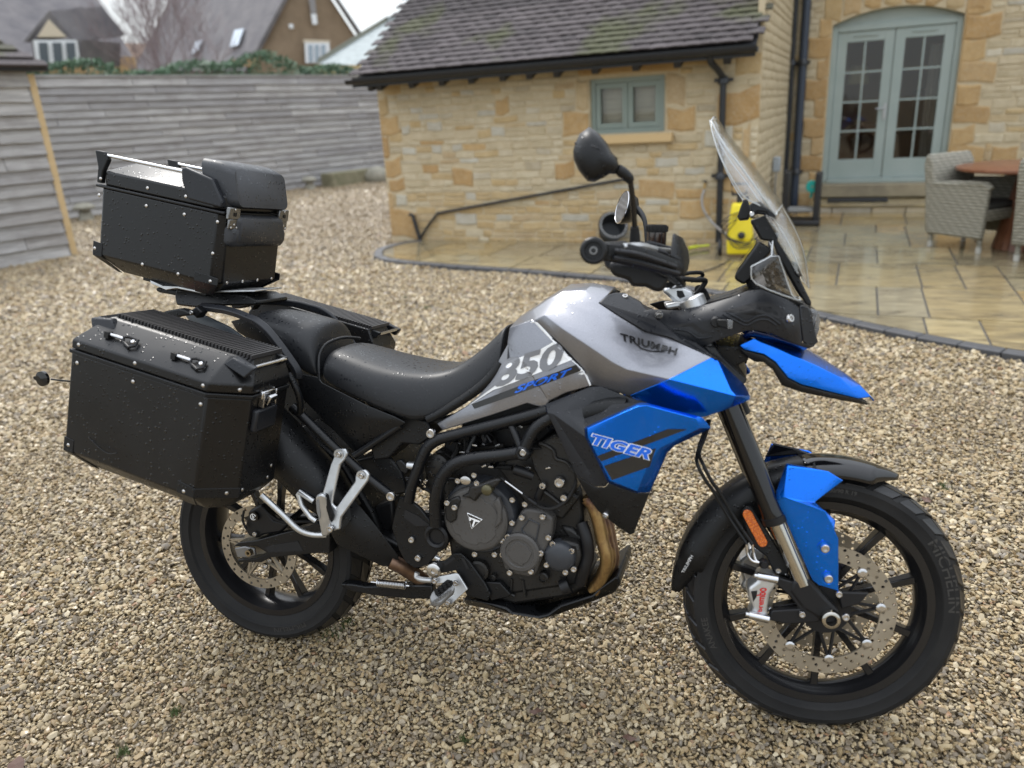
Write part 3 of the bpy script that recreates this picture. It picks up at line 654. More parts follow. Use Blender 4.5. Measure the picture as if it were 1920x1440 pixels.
for k, (x0, x1) in enumerate(((DX0 + .073, xa - .004), (xa + .004, DX1 - .073))):
    a, b = DZ0 + .063, DZ1 - .063; c = MB(); yy = y; sw_, bw, tw = .115, .25, .13
    for q in ((x0, x0 + sw_, a, b), (x1 - sw_, x1, a, b), (x0 + sw_, x1 - sw_, a, a + bw), (x0 + sw_, x1 - sw_, b - tw, b)): c.box(((q[0] + q[1]) / 2, yy, (q[2] + q[3]) / 2), (q[1] - q[0], .055, q[3] - q[2]))
    leaf = obj('door_leaf', c, SAGE, house, bevel=.005)
    gx0, gx1, ga, gb = x0 + sw_, x1 - sw_, a + bw, b - tw
    gbm = MB(); gbm.box(((gx0 + gx1) / 2, yy - .006, (ga + gb) / 2), (.022, .03, gb - ga))
    obj('glazing_bar', gbm, SAGE, leaf, smooth=0)
    for j in range(1, 4):
        m = MB()
        for (u0, u1) in ((gx0, (gx0 + gx1) / 2 - .012), ((gx0 + gx1) / 2 + .012, gx1)): m.box(((u0 + u1) / 2, yy - .006, ga + (gb - ga) * j / 4), (u1 - u0, .03, .022))
        obj('glazing_bar', m, SAGE, leaf, smooth=0)
    for i in range(2):
        for j in range(4):
            pm = MB(); u0 = gx0 + (gx1 - gx0) * i / 2; v0 = ga + (gb - ga) * j / 4; pm.box((u0 + (gx1 - gx0) / 4, yy + .012, v0 + (gb - ga) / 8), ((gx1 - gx0) / 2 - .004, .005, (gb - ga) / 4 - .004)); obj('pane', pm, GLASS, leaf, smooth=0)
    v = MB(); v.box(((gx0 + gx1) / 2, yy - .035, b - .055), (.30, .014, .018)); obj('trickle_vent', v, SAGE, leaf, bevel=.003)
    if k == 0:
        h = MB(); h.box((x1 - .035, yy - .034, DZ0 + .93), (.035, .012, .20)); h.tube([Vector((x1 - .035, yy - .04, DZ0 + .97)), Vector((x1 - .035, yy - .075, DZ0 + .97)), Vector((x1 - .15, yy - .075, DZ0 + .965))], .009, 8); obj('handle', h, STEEL, leaf)
    hx = x0 - .012 if k == 0 else x1 + .012
    for hz in (DZ0 + .25, DZ0 + 1.0, DZ0 + 1.75):
        h = MB(); h.tube([Vector((hx, yy - .033, hz)), Vector((hx, yy - .033, hz + .1))], .008, 8); obj('hinge', h, STEEL, leaf)
# the room behind the glass
rm = MB()
rm.box((5.8, TW + 3.0, 1.4), (3.4, .05, 2.9)); rm.box((4.15, TW + 1.7, 1.4), (.05, 2.6, 2.9)); rm.box((7.5, TW + 1.7, 1.4), (.05, 2.6, 2.9)); rm.box((5.8, TW + 1.7, .25), (3.4, 2.6, .05)); rm.box((5.8, TW + 1.7, 2.8), (3.4, 2.6, .05))
obj('room', rm, mat('room_wall', (.55, .34, .20), .9), house, smooth=0)
for (x0, x1, a, b, yy) in ((6.28, 6.50, .35, 2.05, .35), (5.17, 5.24, .35, 1.9, .32)):
    cu = MB(); n = 14; P1 = [Vector((x0 + (x1 - x0) * i / n, TW + yy + .03 * math.sin(i * 2.1), a)) for i in range(n + 1)]; P2 = [p + Vector((0, 0, b - a)) for p in P1]
    cu.add(P1 + P2, [(i, i + 1, n + 2 + i, n + 1 + i) for i in range(n)]); obj('curtain', cu, CURTAIN, house)
lm = MB(); lm.lathe([(.10, 0), (.16, 0), (.12, .26), (.08, .26)], 20, Matrix.Translation((5.42, TW + 1.4, 1.62))); obj('room_lamp', lm, mat('cream_lampshade', (.5, .43, .26), .9), house)
fu = MB(); fu.box((5.7, TW + 1.6, .62), (1.4, .7, .55)); fu.box((6.6, TW + 2.3, .9), (.7, .4, 1.2)); fu.tube([Vector((5.35, TW + .9, .9)), Vector((5.55, TW + .9, 1.02)), Vector((5.75, TW + .9, .95)), Vector((5.9, TW + .9, .8))], .10, 8); obj('furniture', fu, WOODIN, house, smooth=0)
# steps
STEPM = SLAB
th = MB(); th.box((xa + .1, TW - .02, .235), (1.75, .34, .165)); obj('threshold', th, mat('worn_step_stone', rough=.6, build=lambda t, b: wet_noise(t, b, (.20, .17, .12), (.36, .31, .21), 6)), house, bevel=.008)
stp = empty('garden_step', mat=HM, label='broad stone step with a pale tread below the garden doors', cat='step')
tr = MB(); tr.box((6.1, 2.80, .118), (2.25, .74, .03)); obj('tread', tr, SLAB, stp, bevel=.006)
x = 4.98
while x < 7.2:
    l = random.uniform(.2, .5); l = min(l, 7.2 - x); q = MB(); q.box((x + l / 2, 2.52, .062), (l - .01, .13, .08)); obj('stone', q, random.choice((BUFF, GREY_ST, CREAM)), stp, bevel=.008, seg=1); x += l
q = MB(); q.box((6.09, 2.8, .05), (2.2, .5, .1)); obj('core', q, MORTAR, stp, smooth=0)
mt = MB(); mt.box((5.56, 2.86, .143), (.74, .34, .018)); o = obj('door_mat', mt, mat('black_coir', (.02, .022, .025), .95, build=lambda t, b: bump(t, b, noise(t, coord(t), 300, 2), .8, .004)), smooth=0, bevel=.004); o.matrix_world = HM; tag(o, 'dark rectangular doormat lying on the step below the garden doors', 'doormat')
for (px, rr, label) in ((1480, .036, 'thinner black drainpipe in the corner where the two stone walls meet'), (1500, .055, 'thick blue-black drainpipe beside the garden doors')):
    p = hw(px, 200, TW - .09); pipe_thing('drainpipe', [Vector((p.x, TW - .09, 4.5)), Vector((p.x, TW - .09, .03))], rr, label, 'drainpipe', [(0, Vector((p.x, TW - .09, 1.93))), (0, Vector((p.x, TW - .09, .5)))])
jb = MB(); p = hs(1450, 308, 4.58); jb.box((4.62, p.y, p.z), (.08, .14, .17)); 
root = empty('socket_box', mat=HM, label='pale grey electric socket box with a cable on the side wall', cat='socket box')
obj('box', jb, mat('grey_plastic', (.34, .38, .42), .4), root, bevel=.01); c = MB(); c.tube([Vector((4.62, p.y, p.z - .08)), Vector((4.61, p.y + .02, .5)), Vector((4.62, p.y + .1, .1))], .012, 8); obj('cable', c, mat('white_cable', (.5, .5, .5), .5), root)

# =================================================================== FENCE, SHED
def board_me(L, H, k):
    r = np.random.default_rng(k); n = max(3, int(L / .35)); m = MB(); A = []; B = []
    for i in range(n + 1):
        x = L * i / n; w0 = r.uniform(-.005, .005); w1 = r.uniform(-.004, .004)
        A.append((x, w0, w1))
    vs = []
    for x, w0, w1 in A: vs += [Vector((x, -.066, w0)), Vector((x, -.016, H + w1)), Vector((x, .0, H + w1)), Vector((x, -.016, w0))]
    fs = [(4 * i + a, 4 * i + (a + 1) % 4, 4 * i + 4 + (a + 1) % 4, 4 * i + 4 + a) for i in range(n) for a in range(4)] + [(0, 3, 2, 1), (4 * n, 4 * n + 1, 4 * n + 2, 4 * n + 3)]
    m.add(vs, fs); return m
F2 = Vector((-9.99, 14.49, 0)); fyaw = R(68.5); fdir = Vector((math.cos(fyaw), math.sin(fyaw), 0)); FO = F2 - fdir * 5.2
FM = Matrix.Translation(FO) @ Matrix.Rotation(fyaw, 4, 'Z')
fence = empty('board_fence', mat=FM, label='high fence of overlapping weathered grey boards below a green hedge', cat='fence')
nrow = 18; FH = 2.56; eb = FH / nrow
for r_ in range(nrow):
    x = -.2 - random.uniform(0, 1.2)
    while x < 11.5:
        L = random.choice((1.2, 1.8, 2.4, 2.9)); z = r_ * eb + .03
        gapbot = False
        if not gapbot: obj('board', board_me(L - .012, eb + .035, random.randrange(10 ** 6)), BOARD, fence, Matrix.Translation((x, -.03 - (r_ % 2) * .002, z)) @ Matrix.Rotation(random.uniform(-.003, .003), 4, 'Y'), smooth=0)
        x += L
for k in range(6):
    q = MB(); q.box((k * 2.3, .06, 1.28), (.12, .12, 2.56)); obj('post', q, BOARD, fence, smooth=0)
cp = MB(); cp.box((5.6, -.02, FH + .075), (12.4, .14, .035)); obj('capping', cp, BOARD, fence, smooth=0)
# hedge behind the fence
hd = MB(); 
for k in range(9000):
    x = random.uniform(-1.5, 11.6); zt = 2.95 + .14 * math.sin(x * 1.3) + .10 * math.sin(x * 3.1 + 1) + (-.12 if x < 3 else .02)
    yy = abs(random.gauss(0, .35)) + .12; z = random.uniform(2.2, zt - .12 * yy); 
    if random.random() < .45: z = zt - abs(random.gauss(0, .08)); 
    c = Vector((x, yy, z)); a = random.uniform(.04, .09); d1 = Vector((random.gauss(0, 1), random.gauss(0, 1), random.gauss(.6, 1))).normalized() * a; d2 = Vector((random.gauss(0, 1), random.gauss(0, 1), random.gauss(0, 1))).normalized() * a * .45
    hd.add([c - d2, c + d1, c + d2, c - d1 * .6], [(0, 1, 2, 3)])
core = MB(); core.box((5.0, .6, 1.35), (13, .7, 2.7)); root = empty('hedge', mat=FM, label='clipped dark green conifer hedge showing above the board fence', cat='hedge')
me = hd.mesh('foliage'); link('foliage', me, HEDGE, root, smooth=0); tag(root.children[0], kind='stuff'); obj('inner_growth', core, HEDGE, root, smooth=0)
# climbing weeds on the fence, stones at its foot
STAD = mat('lichened_stone', rough=.9, build=lambda t, b: wet_noise(t, b, (.20, .19, .15), (.36, .34, .28), 9))
def fpt(px, py, off=-.25):
    n = Vector((-math.sin(fyaw), math.cos(fyaw), 0)); return on_plane(px, py, Vector((0, 0, 0)), Vector((0, 0, 1)))
for px, py, r_, h, lab in ((582, 356, .12, .32, 'pale squat staddle stone at the foot of the fence nearest the middle'), (163, 414, .13, .34, 'mushroom shaped staddle stone beside the shed corner post')):
    p = fpt(px, py); st = MB(); st.lathe([(r_ * 1.1, 0), (r_ * .75, h * .6), (r_ * .7, h * .62)], 14); root = empty('staddle_stone', p, lab, 'staddle stone'); obj('shaft', st, STAD, root)
    cpx = MB(); cpx.lathe([(.02, h * .60), (r_ * 1.5, h * .66), (r_ * 1.55, h * .78), (r_ * .8, h * .98), (.02, h)], 16); obj('cap', cpx, STAD, root)
p = fpt(664, 347); tr = MB(); tr.box((0, 0, .17), (1.5, .45, .34)); tr.box((0, 0, .33), (1.3, .3, .03)); o = obj('stone_trough', tr, mat('mossy_stone', rough=.9, build=lambda t, b: wet_noise(t, b, (.14, .14, .08), (.28, .25, .17), 6)), bevel=.03); o.location = p + Vector((-.2, .2, 0)); o.rotation_euler.z = fyaw; tag(o, 'long mossy stone trough against the foot of the fence', 'trough')
p = fpt(709, 342); rk = MB(); rk.sphere((0, 0, .15), .35, 10, (1, .8, .75)); o = obj('boulder', rk, STAD, smooth=40); o.location = p; tag(o, 'pale rounded boulder between the fence and the outbuilding corner', 'boulder')
# shed
S1 = Vector((-7.475, 6.60, 0)); syaw = R(69.8); sdir = Vector((math.cos(syaw), math.sin(syaw), 0)); SHM = Matrix.Translation(S1) @ Matrix.Rotation(syaw, 4, 'Z')
shed = empty('timber_shed', mat=SHM, label='dark roofed shed clad in weathered grey boards with a pale corner post', cat='shed')
SH = 2.30; nr = 14; eb = SH / nr
for r_ in range(nr):
    x = -3.2
    while x < -.08:
        L = min(random.choice((1.3, 2.1, 3.1)), -.08 - x); obj('board', board_me(L - .008, eb + .04, random.randrange(10 ** 6)), BOARD, shed, Matrix.Translation((x, -.03, r_ * eb + .01)) @ Matrix.Rotation(random.uniform(-.004, .004), 4, 'Y'), smooth=0); x += L
q = MB(); q.box((-.035, -.025, 1.14), (.085, .07, 2.32)); obj('corner_post', q, POST, shed, bevel=.004)
q = MB(); q.box((-1.6, 1.0, 1.15), (3.1, 1.95, 2.3)); obj('body', q, mat('shed_inner', (.08, .07, .065), .9), shed, smooth=0)
q = MB(); q.box((-1.5, -.12, 2.36), (3.3, .10, .07)); obj('gutter', q, BLACKP, shed, bevel=.01)
sroof = MB(); sroof.prism([Vector((-3.3, -.2, 2.40)), Vector((.14, -.2, 2.40)), Vector((-.75, 1.1, 3.3)), Vector((-3.3, 1.1, 3.3))], (0, .05, -.05)); sr = obj('roof', sroof, TILE, shed, smooth=0)
sroof = MB(); sroof.prism([Vector((.14, -.2, 2.39)), Vector((.14, 2.3, 2.39)), Vector((-.75, 1.1, 3.29))], (-.05, 0, -.05)); obj('roof_slope', sroof, TILE, sr, smooth=0)
for r_ in range(9):
    f = r_ / 9; q = MB(); q.box(((-3.3 + (.12 - .89 * f)) / 2, -.2 + 1.3 * f, 2.415 + .9 * f), (3.42 - .89 * f, .15, .025), Matrix.Rotation(.45, 3, 'X')); obj('tile_course', q, TILE, sr, smooth=0)

# =================================================================== HOUSES BEYOND THE FENCE
def far(px, py, d): return CAM + ray(px, py) * d
ROOFG = mat('stone_slate_roof', rough=.9, build=lambda t, b: wet_noise(t, b, (.11, .105, .115), (.21, .195, .195), 1.6, .9, .05, .6))
BRICKF = mat('brown_brick_wall', rough=.9, build=lambda t, b: wet_noise(t, b, (.20, .145, .095), (.29, .215, .145), 2.0))
WHITEP = mat('white_paint', (.72, .74, .76), .5); SKYL = mat('roof_glass', (.55, .62, .70), .1, spec=.8)
CREAMW = mat('cream_render', (.62, .54, .42), .8)
def poly(name, pts, off, m, parent, **k):
    q = MB(); q.prism(pts, off); return obj(name, q, m, parent, smooth=0, **k)
# middle house: tall tiled roof and brown brick gable
mh = empty('brick_house', label='tall house with brown brick gable and slate roof behind the fence', cat='house')
dn = Vector((0, 0, -3.5))
gl, gr, ga = far(468, 122, 33), far(706, 128, 34.5), far(573, -75, 33.7)
wl = far(262, 122, 43)
V3 = (ga - (gl + gr) / 2); ridge2 = wl + (ga - gl)
poly('gable_wall', [gl + dn, gr + dn, gr, ga, gl], fwd * .3, BRICKF, mh)
rn = (ga - gl).cross(wl - gl).normalized() * .15
ov = (gl - wl).normalized() * .25; over = (gl - ga).normalized() * .35
poly('roof', [gl + ov + over, ga + ov, ridge2 - Vector((0, 0, 0)), wl + over], rn, ROOFG, mh)
poly('side_wall', [gl, gl + dn, wl + dn, wl], fwd * .3, BRICKF, mh)
ov2 = (ga - gr).normalized(); poly('verge', [gr - ov2 * .35 + ov, ga + ov, ga + ov + Vector((0, 0, .22)), gr - ov2 * .5 + ov + Vector((.16, 0, .1))], fwd * .5, ROOFG, mh)
for (a, b, c, d_) in (((368, 80), (381, 76), (373, 96), (358, 105)), ((441, 58), (458, 55), (448, 86), (431, 90))):
    nrm = (ga - gl).cross(wl - gl).normalized(); pts = [on_plane(x, y, gl + rn * 1.5 * (1 if rn.dot(fwd) < 0 else -1), nrm) for x, y in (a, b, c, d_)]
    poly('skylight', pts, -fwd * .08, SKYL, mh)
gn = ((gr - gl).cross(Vector((0, 0, 1)))).normalized(); gfront = gl + gn * (.5 if gn.dot(fwd) < 0 else -.5)
def ong(px, py, k=0.0): return on_plane(px, py, gfront - fwd * k, gn)
poly('window', [ong(571, 80), ong(617, 80), ong(620, 118), ong(573, 118)], fwd * .05, WHITEP, mh)
for a in (582, 594, 606): poly('pane', [ong(a - 4, 84, .03), ong(a + 4, 84, .03), ong(a + 5, 116, .03), ong(a - 3, 116, .03)], fwd * .03, mat('far_pane', (.30, .36, .42), .1), mh)
poly('lintel', [ong(569, 74), ong(618, 76), ong(618, 80), ong(569, 79)], fwd * .05, CREAMW, mh)
poly('slit_window', [ong(583, 26), ong(593, 26), ong(595, 45), ong(586, 46)], fwd * .05, WHITEP, mh)
poly('timber_strip', [ong(578, -5), ong(590, -5), ong(593, 25), ong(583, 25)], fwd * .05, mat('grey_timber', (.25, .24, .24), .9), mh)
poly('wall_lamp', [ong(541, 46), ong(548, 44), ong(550, 52), ong(543, 53)], fwd * .1, WHITEP, mh)
poly('eaves_wall', [ong(432, 113), ong(482, 104), ong(482, 124), ong(432, 124)], fwd * .05, mat('ochre_band', (.40, .27, .14), .9), mh)
# left house: steep slate roof with a white dormer
lh = empty('slate_house', label='house with steep grey slate roof and white dormer window behind the shed', cat='house')
a0, a1 = far(-160, 108, 29), far(240, 106, 31); t0, t1 = a0 + Vector((2.0, 3.2, 6.5)), on_plane(150, -45, a1, Vector((.1, -1, .55)).normalized())
t0 = t1 + (a0 - a1)
poly('roof', [a0, a1, t1, t0], Vector((0, .3, -.1)), ROOFG, lh)
poly('wall', [a0 + dn, a1 + dn, a1, a0], Vector((0, .3, 0)), mat('honey_wall', (.42, .28, .14), .9), lh)
dz = 26.5
def fd(px, py, k=0): return far(px, py, dz - k)
poly('dormer_wall', [fd(58, 74), fd(152, 74), fd(152, 122), fd(66, 122)], Vector((0, 1.5, 0)), ROOFG, lh)
poly('dormer_gable', [fd(62, 72), fd(130, 70), fd(92, 26)], Vector((0, 1.2, .3)), ROOFG, lh)
poly('gable_panel', [fd(70, 69, .1), fd(124, 69, .1), fd(91, 36, .1)], fwd * .05, CREAMW, lh)
poly('dormer_roof', [fd(92, 20), fd(44, 78), fd(50, 80), fd(92, 30)], Vector((0, 2.0, .3)), ROOFG, lh)
poly('dormer_roof', [fd(92, 20), fd(142, 78), fd(136, 80), fd(92, 30)], Vector((0, 2.0, .3)), ROOFG, lh)
wf_ = poly('window', [fd(62, 75, .1), fd(143, 75, .1), fd(150, 120, .1), fd(68, 120, .1)], fwd * .05, WHITEP, lh)
for a in (72, 98, 123): poly('pane', [fd(a, 80, .16), fd(a + 16, 80, .16), fd(a + 19, 118, .16), fd(a + 4, 118, .16)], fwd * .03, mat('far_pane_dark', (.10, .12, .14), .1), wf_)
# small brown roofed house between them
sh = empty('low_house', label='low house with brown roof seen between the two larger houses', cat='house')
b0, b1 = far(222, 108, 52), far(300, 108, 52); 
poly('roof', [b0, b1, far(288, 82, 54), far(228, 80, 54)], fwd * .3, mat('brown_tile', (.24, .16, .11), .9), sh); poly('wall', [b0 + dn, b1 + dn, b1, b0], fwd * .3, mat('pale_wall', (.42, .35, .28), .9), sh)
# mossy pale roof beyond the outbuilding
gh = empty('mossy_outhouse', label='pale lichened slate roof rising beside the outbuilding roof', cat='outhouse')
r0_, r1_, r2_, r3_ = far(596, 120, 24), far(726, 40, 27), far(775, 36, 26), far(745, 124, 22.5)
poly('roof', [r0_, r1_, r2_, r3_], fwd * .2, mat('lichen_slate', rough=.9, build=lambda t, b: wet_noise(t, b, (.24, .27, .27), (.42, .46, .46), 5)), gh)
poly('verge', [r0_, r1_, r1_ + Vector((0, 0, .14)), r0_ + Vector((0, 0, .14))], fwd * .25, mat('moss_edge', (.20, .20, .16), .9), gh)
poly('ridge', [r1_, r2_, r2_ + Vector((0, 0, .14)), r1_ + Vector((0, 0, .14))], fwd * .25, mat('ridge_stone', (.34, .37, .37), .9), gh)
poly('wall', [r0_ + dn, r3_ + dn, r3_, r0_], fwd * .3, BUFF, gh)
# bare winter trees
BARK = mat('twig_bark', rough=.9, build=lambda t, b: wet_noise(t, b, (.20, .155, .16), (.30, .24, .245), 3))
def bare_tree(name, base, H, spread, seed, label, n1=16, depth=4, thick=.10, twig=.012):
    r = random.Random(seed); root = empty(name, base, label, 'tree'); tk = MB(); tw = MB(); 
    def grow(p, d, L, rad, lev):
        pts = [p]; q = p
        for i in range(4):
            d = (d + Vector((r.gauss(0, .13), r.gauss(0, .13), r.gauss(.05, .08)))).normalized(); q = q + d * L / 4; pts.append(q)
        (tk if lev == 0 else tw).tube(pts, [rad * (1 - .14 * i) for i in range(5)], 6 if lev == 0 else 3, caps=False)
        if lev < depth:
            for i in range(n1 if lev == 0 else 5):
                k = r.uniform(.25, 1); j = min(int(k * 4), 3); s = pts[j].lerp(pts[j + 1], k * 4 - j)
                a = r.uniform(0, 6.28); side = Vector((math.cos(a), math.sin(a), 0)); nd_ = (d * .6 + side * spread + Vector((0, 0, .25))).normalized(); grow(s, nd_, L * r.uniform(.45, .7), max(rad * .42, twig), lev + 1)
    grow(Vector((0, 0, 0)), Vector((0, 0, 1)), H * .62, thick, 0)
    obj('trunk', tk, BARK, root); c = link('crown', tw.mesh('crown'), BARK, root, smooth=0); return root
bt = far(375, 140, 27); bt.z = 0
bare_tree('bare_tree', bt, 7.6, .42, 5, 'leafless tree of fine purple-brown twigs before the brick house roof', 22, 4, .05, .0045)
bt2 = far(300, 140, 42); bt2.z = 0
bare_tree('bare_tree', bt2, 8.5, .4, 9, 'faint leafless tree against the sky left of the brick house', 8, 3, .03, .005)
# =================================================================== MOTORCYCLE
def droplets(t, b, strength=.5, scale=95, thr=.5, prev=None):
    p = coord(t); v = t.nodes.new('ShaderNodeTexVoronoi'); v.inputs['Scale'].default_value = scale; t.links.new(p, v.inputs['Vector'])
    s = t.nodes.new('ShaderNodeSeparateColor'); t.links.new(v.outputs['Color'], s.inputs[0])
    pres = math_(t, 'GREATER_THAN', s.outputs[0], thr); dome = mrange(t, v.outputs['Distance'], .0, .33, 1, 0)
    patch = mrange(t, noise(t, p, 6, 3), .42, .58, .25, 1)
    return bump(t, b, math_(t, 'MULTIPLY', math_(t, 'MULTIPLY', dome, pres), patch), strength, .0022, prev=prev), math_(t, 'MULTIPLY', dome, pres)
def plastic_build(c0, c1, rough, drops=.55):
    def f(t, b):
        p = coord(t); n = noise(t, p, 5, 4); set_in(t, b, 'Base Color', cramp(t, n, [(.3, c0), (.7, c1)]))
        _, d = droplets(t, b, drops); set_in(t, b, 'Roughness', math_(t, 'SUBTRACT', mrange(t, n, .3, .7, rough - .06, rough + .06), math_(t, 'MULTIPLY', math_(t, 'GREATER_THAN', d, .02), rough * .8)))
    return f
PLASTIC = mat('satin_black_plastic', rough=.42, spec=.30, build=plastic_build((.0048, .0052, .006), (.0085, .009, .010), .42))
PLAST_G = mat('dark_grey_plastic', rough=.42, spec=.35, build=plastic_build((.010, .0112, .014), (.015, .0165, .0205), .40))
POWDER = mat('black_powder_coat', rough=.38, spec=.38, build=plastic_build((.0035, .0035, .004), (.006, .006, .0065), .34, .7))
VINYL = mat('seat_vinyl', rough=.5, spec=.32, build=plastic_build((.010, .0108, .0125), (.015, .016, .018), .44, .2))
PIANO = mat('gloss_black', (.004, .004, .005), .12, spec=.4, coat=.3)
TUBEM = mat('frame_black', rough=.35, spec=.32, build=plastic_build((.0055, .006, .007), (.0085, .009, .0105), .33, .6))
CASTB = mat('cast_black', (.009, .009, .010), .42, spec=.3)
def silver_build(t, b):
    p = coord(t); fl = noise(t, p, 900, 2); set_in(t, b, 'Base Color', cramp(t, fl, [(.3, (.20, .205, .228)), (.7, (.30, .305, .335))])); droplets(t, b, .35, 110, .72, None)
SILV = mat('silver_ice_paint', (.42, .42, .46), .33, .8, coat=.5, coat_rough=.03, build=silver_build)
def blue_build(t, b):
    p = coord(t); fl = noise(t, p, 900, 2); set_in(t, b, 'Base Color', cramp(t, fl, [(.3, (.0, .13, .70)), (.7, (.0, .19, .92))])); droplets(t, b, .45, 110, .66)
BLUE = mat('caspian_blue_paint', (.002, .10, .7), .24, .92, coat=.4, coat_rough=.02, build=blue_build)
CHAR = mat('charcoal_decal', (.045, .047, .052), .3, coat=.5)
BLKD = mat('black_decal', (.006, .006, .007), .3, coat=.5); WHTD = mat('white_decal', (.86, .87, .88), .3, coat=.5); GRYD = mat('grey_decal', (.22, .225, .24), .3, .3, coat=.5); BLUD = mat('blue_decal', (.0, .12, .68), .35, coat=.2); REDD = mat('red_decal', (.55, .012, .01), .35)
RUBBER = mat('tyre_rubber', rough=.68, spec=.25, build=lambda t, b: (set_in(t, b, 'Base Color', cramp(t, noise(t, coord(t), 9, 5), [(.3, (.0085, .0085, .009)), (.75, (.017, .0165, .016))])), bump(t, b, noise(t, coord(t), 70, 3), .12, .002)))
TREADM = mat('wet_tread_rubber', (.010, .010, .011), .33, spec=.4)
RIMM = mat('rim_black', (.008, .008, .009), .25, spec=.35, coat=.2, coat_rough=.15)
ALU = mat('cast_aluminium', rough=.36, metal=.85, build=lambda t, b: (set_in(t, b, 'Base Color', cramp(t, noise(t, coord(t), 30, 4), [(.3, (.50, .51, .52)), (.7, (.62, .63, .64))]))))
CHROME = mat('polished_steel', (.55, .55, .56), .16, 1.0)
PEGM = mat('peg_alloy', (.22, .22, .22), .45, .8)
STAN = mat('stanchion', (.46, .44, .40), .12, 1.0)
DISCM = mat('brake_disc', rough=.38, metal=.65, build=lambda t, b: set_in(t, b, 'Base Color', cramp(t, noise(t, coord(t), 12, 4), [(.3, (.28, .24, .18)), (.7, (.38, .335, .265))])))
HEADERM = mat('heat_tinted_header', rough=.42, metal=.85, build=lambda t, b: set_in(t, b, 'Base Color', cramp(t, noise(t, coord(t, scale=(1, 1, .6)), 11, 5, .6), [(.35, (.10, .055, .035)), (.45, (.24, .15, .065)), (.52, (.36, .24, .10)), (.6, (.15, .08, .055)), (.7, (.07, .05, .05))])))
ENG_G = mat('engine_grey_cover', rough=.5, spec=.35, build=plastic_build((.056, .053, .050), (.078, .074, .070), .46, .3))
ENG_D = mat('engine_black', rough=.45, spec=.35, build=plastic_build((.009, .0088, .0086), (.022, .0205, .019), .42, .4))
ENG_B = mat('engine_rim_black', (.036, .039, .045), .35, spec=.35)
BRONZE = mat('exhaust_bronze', rough=.42, metal=.85, build=lambda t, b: set_in(t, b, 'Base Color', cramp(t, noise(t, coord(t), 14, 4), [(.35, (.14, .085, .06)), (.6, (.26, .17, .11))])))
ORANGE = mat('amber_reflector', rough=.25, build=lambda t, b: (set_in(t, b, 'Base Color', cramp(t, voro(t, coord(t), 240), [(0, (.80, .22, .01)), (.6, (.48, .09, .004))])), bump(t, b, voro(t, coord(t), 240), .6, .002)), coat=.8)
SMOKE = thin_glass('smoked_perspex', (.50, .48, .46), .08, .05, True)
CLEAR = thin_glass('clear_screen', (.97, .975, .975), .07, .05, True, .30)
EDGE = mat('screen_edge', (.78, .82, .84), .15, spec=.9, Transmission_Weight=.35)
MIRR = mat('mirror_glass', (.8, .8, .8), .02, 1.0)
LENS = mat('headlamp_lens', (.75, .77, .8), .04, Transmission_Weight=.85, IOR=1.35)

moto = empty('motorcycle', mat=BM, label='blue, silver and black adventure motorcycle leaning on its stand on the gravel', cat='motorcycle')
def part(name, mb, m, parent=None, **k): return obj(name, mb, m, parent or moto, **k)
def flip_to(me, toward):
    """turn an open sheet's faces so that they look towards a point"""
    import bmesh
    bm = bmesh.new(); bm.from_mesh(me); bmesh.ops.remove_doubles(bm, verts=bm.verts, dist=1e-5); bmesh.ops.recalc_face_normals(bm, faces=bm.faces)
    s = sum((f.normal.dot((toward - f.calc_center_median()).normalized()) * f.calc_area() for f in bm.faces), 0.0)
    if s < 0: bmesh.ops.reverse_faces(bm, faces=bm.faces)
    bm.to_mesh(me); bm.free()
CAMB = BMI @ CAM
def facet(name, V, F, m, thick=.004, bevel=.004, parent=None, smooth=30, seg=2, mirror=False, subsurf=0):
    mb = MB(); mb.add(V, F); me = mb.mesh(name); flip_to(me, CAMB)
    o = link(name, me, m, parent or moto, smooth=smooth, solid=thick, bevel=bevel, seg=seg, subsurf=subsurf)
    if mirror: mirror_part(o)
    return o
def mirror_part(o, parent=None):
    c = o.copy(); COL.objects.link(c); c.parent = parent or o.parent; me = o.data.copy(); c.data = me
    for v in me.vertices: v.co.y = -v.co.y
    me.flip_normals(); return c
def slabp(name, V, m, thick, bevel=.003, parent=None, smooth=30, mirror=False, seg=2):
    """closed plate: outline V (points), pushed away from the near side by thick"""
    mb = MB(); mb.prism(V, (0, thick, 0)); o = part(name, mb, m, parent, bevel=bevel, smooth=smooth, seg=seg)
    if mirror: mirror_part(o)
    return o
def tube(name, V, r, m, parent=None, smooth_n=5, seg=12, mirror=False, **k):
    mb = MB(); pts = catmull(V, smooth_n) if smooth_n else V
    if isinstance(r, (list, tuple)) and smooth_n:
        rr = []; n = len(V)
        for i in range(len(pts)): x = i / smooth_n; j = min(int(x), n - 2); rr.append(r[j] + (r[j + 1] - r[j]) * (x - j))
        r = rr
    mb.tube(pts, r, seg); o = part(name, mb, m, parent, **k)
    if mirror: mirror_part(o)
    return o
def yfr(c, up=(0, 0, 1), n=(0, -1, 0)): return frame(Vector(c), Vector(n), Vector(up))
BOLTS = mat('bolt_steel', (.55, .54, .53), .25, 1.0)
_bolt = MB(); _bolt.lathe([(.0062, 0), (.0062, .0035), (.0050, .0050), (.0034, .0050), (.0030, .0022), (.0001, .0022)], 12); _bolt_me = _bolt.mesh('bolt'); fix_normals(_bolt_me); _bolt_me.materials.append(BOLTS); _bolt_me.shade_smooth(); _bolt_me.set_sharp_from_angle(angle=R(40))
_riv = MB(); _riv.lathe([(.0052, 0), (.0048, .0012), (.0030, .0022), (.0001, .0026)], 12); _riv_me = _riv.mesh('rivet'); fix_normals(_riv_me); _riv_me.materials.append(mat('rivet_steel', (.52, .50, .48), .3, 1.0)); _riv_me.shade_smooth()
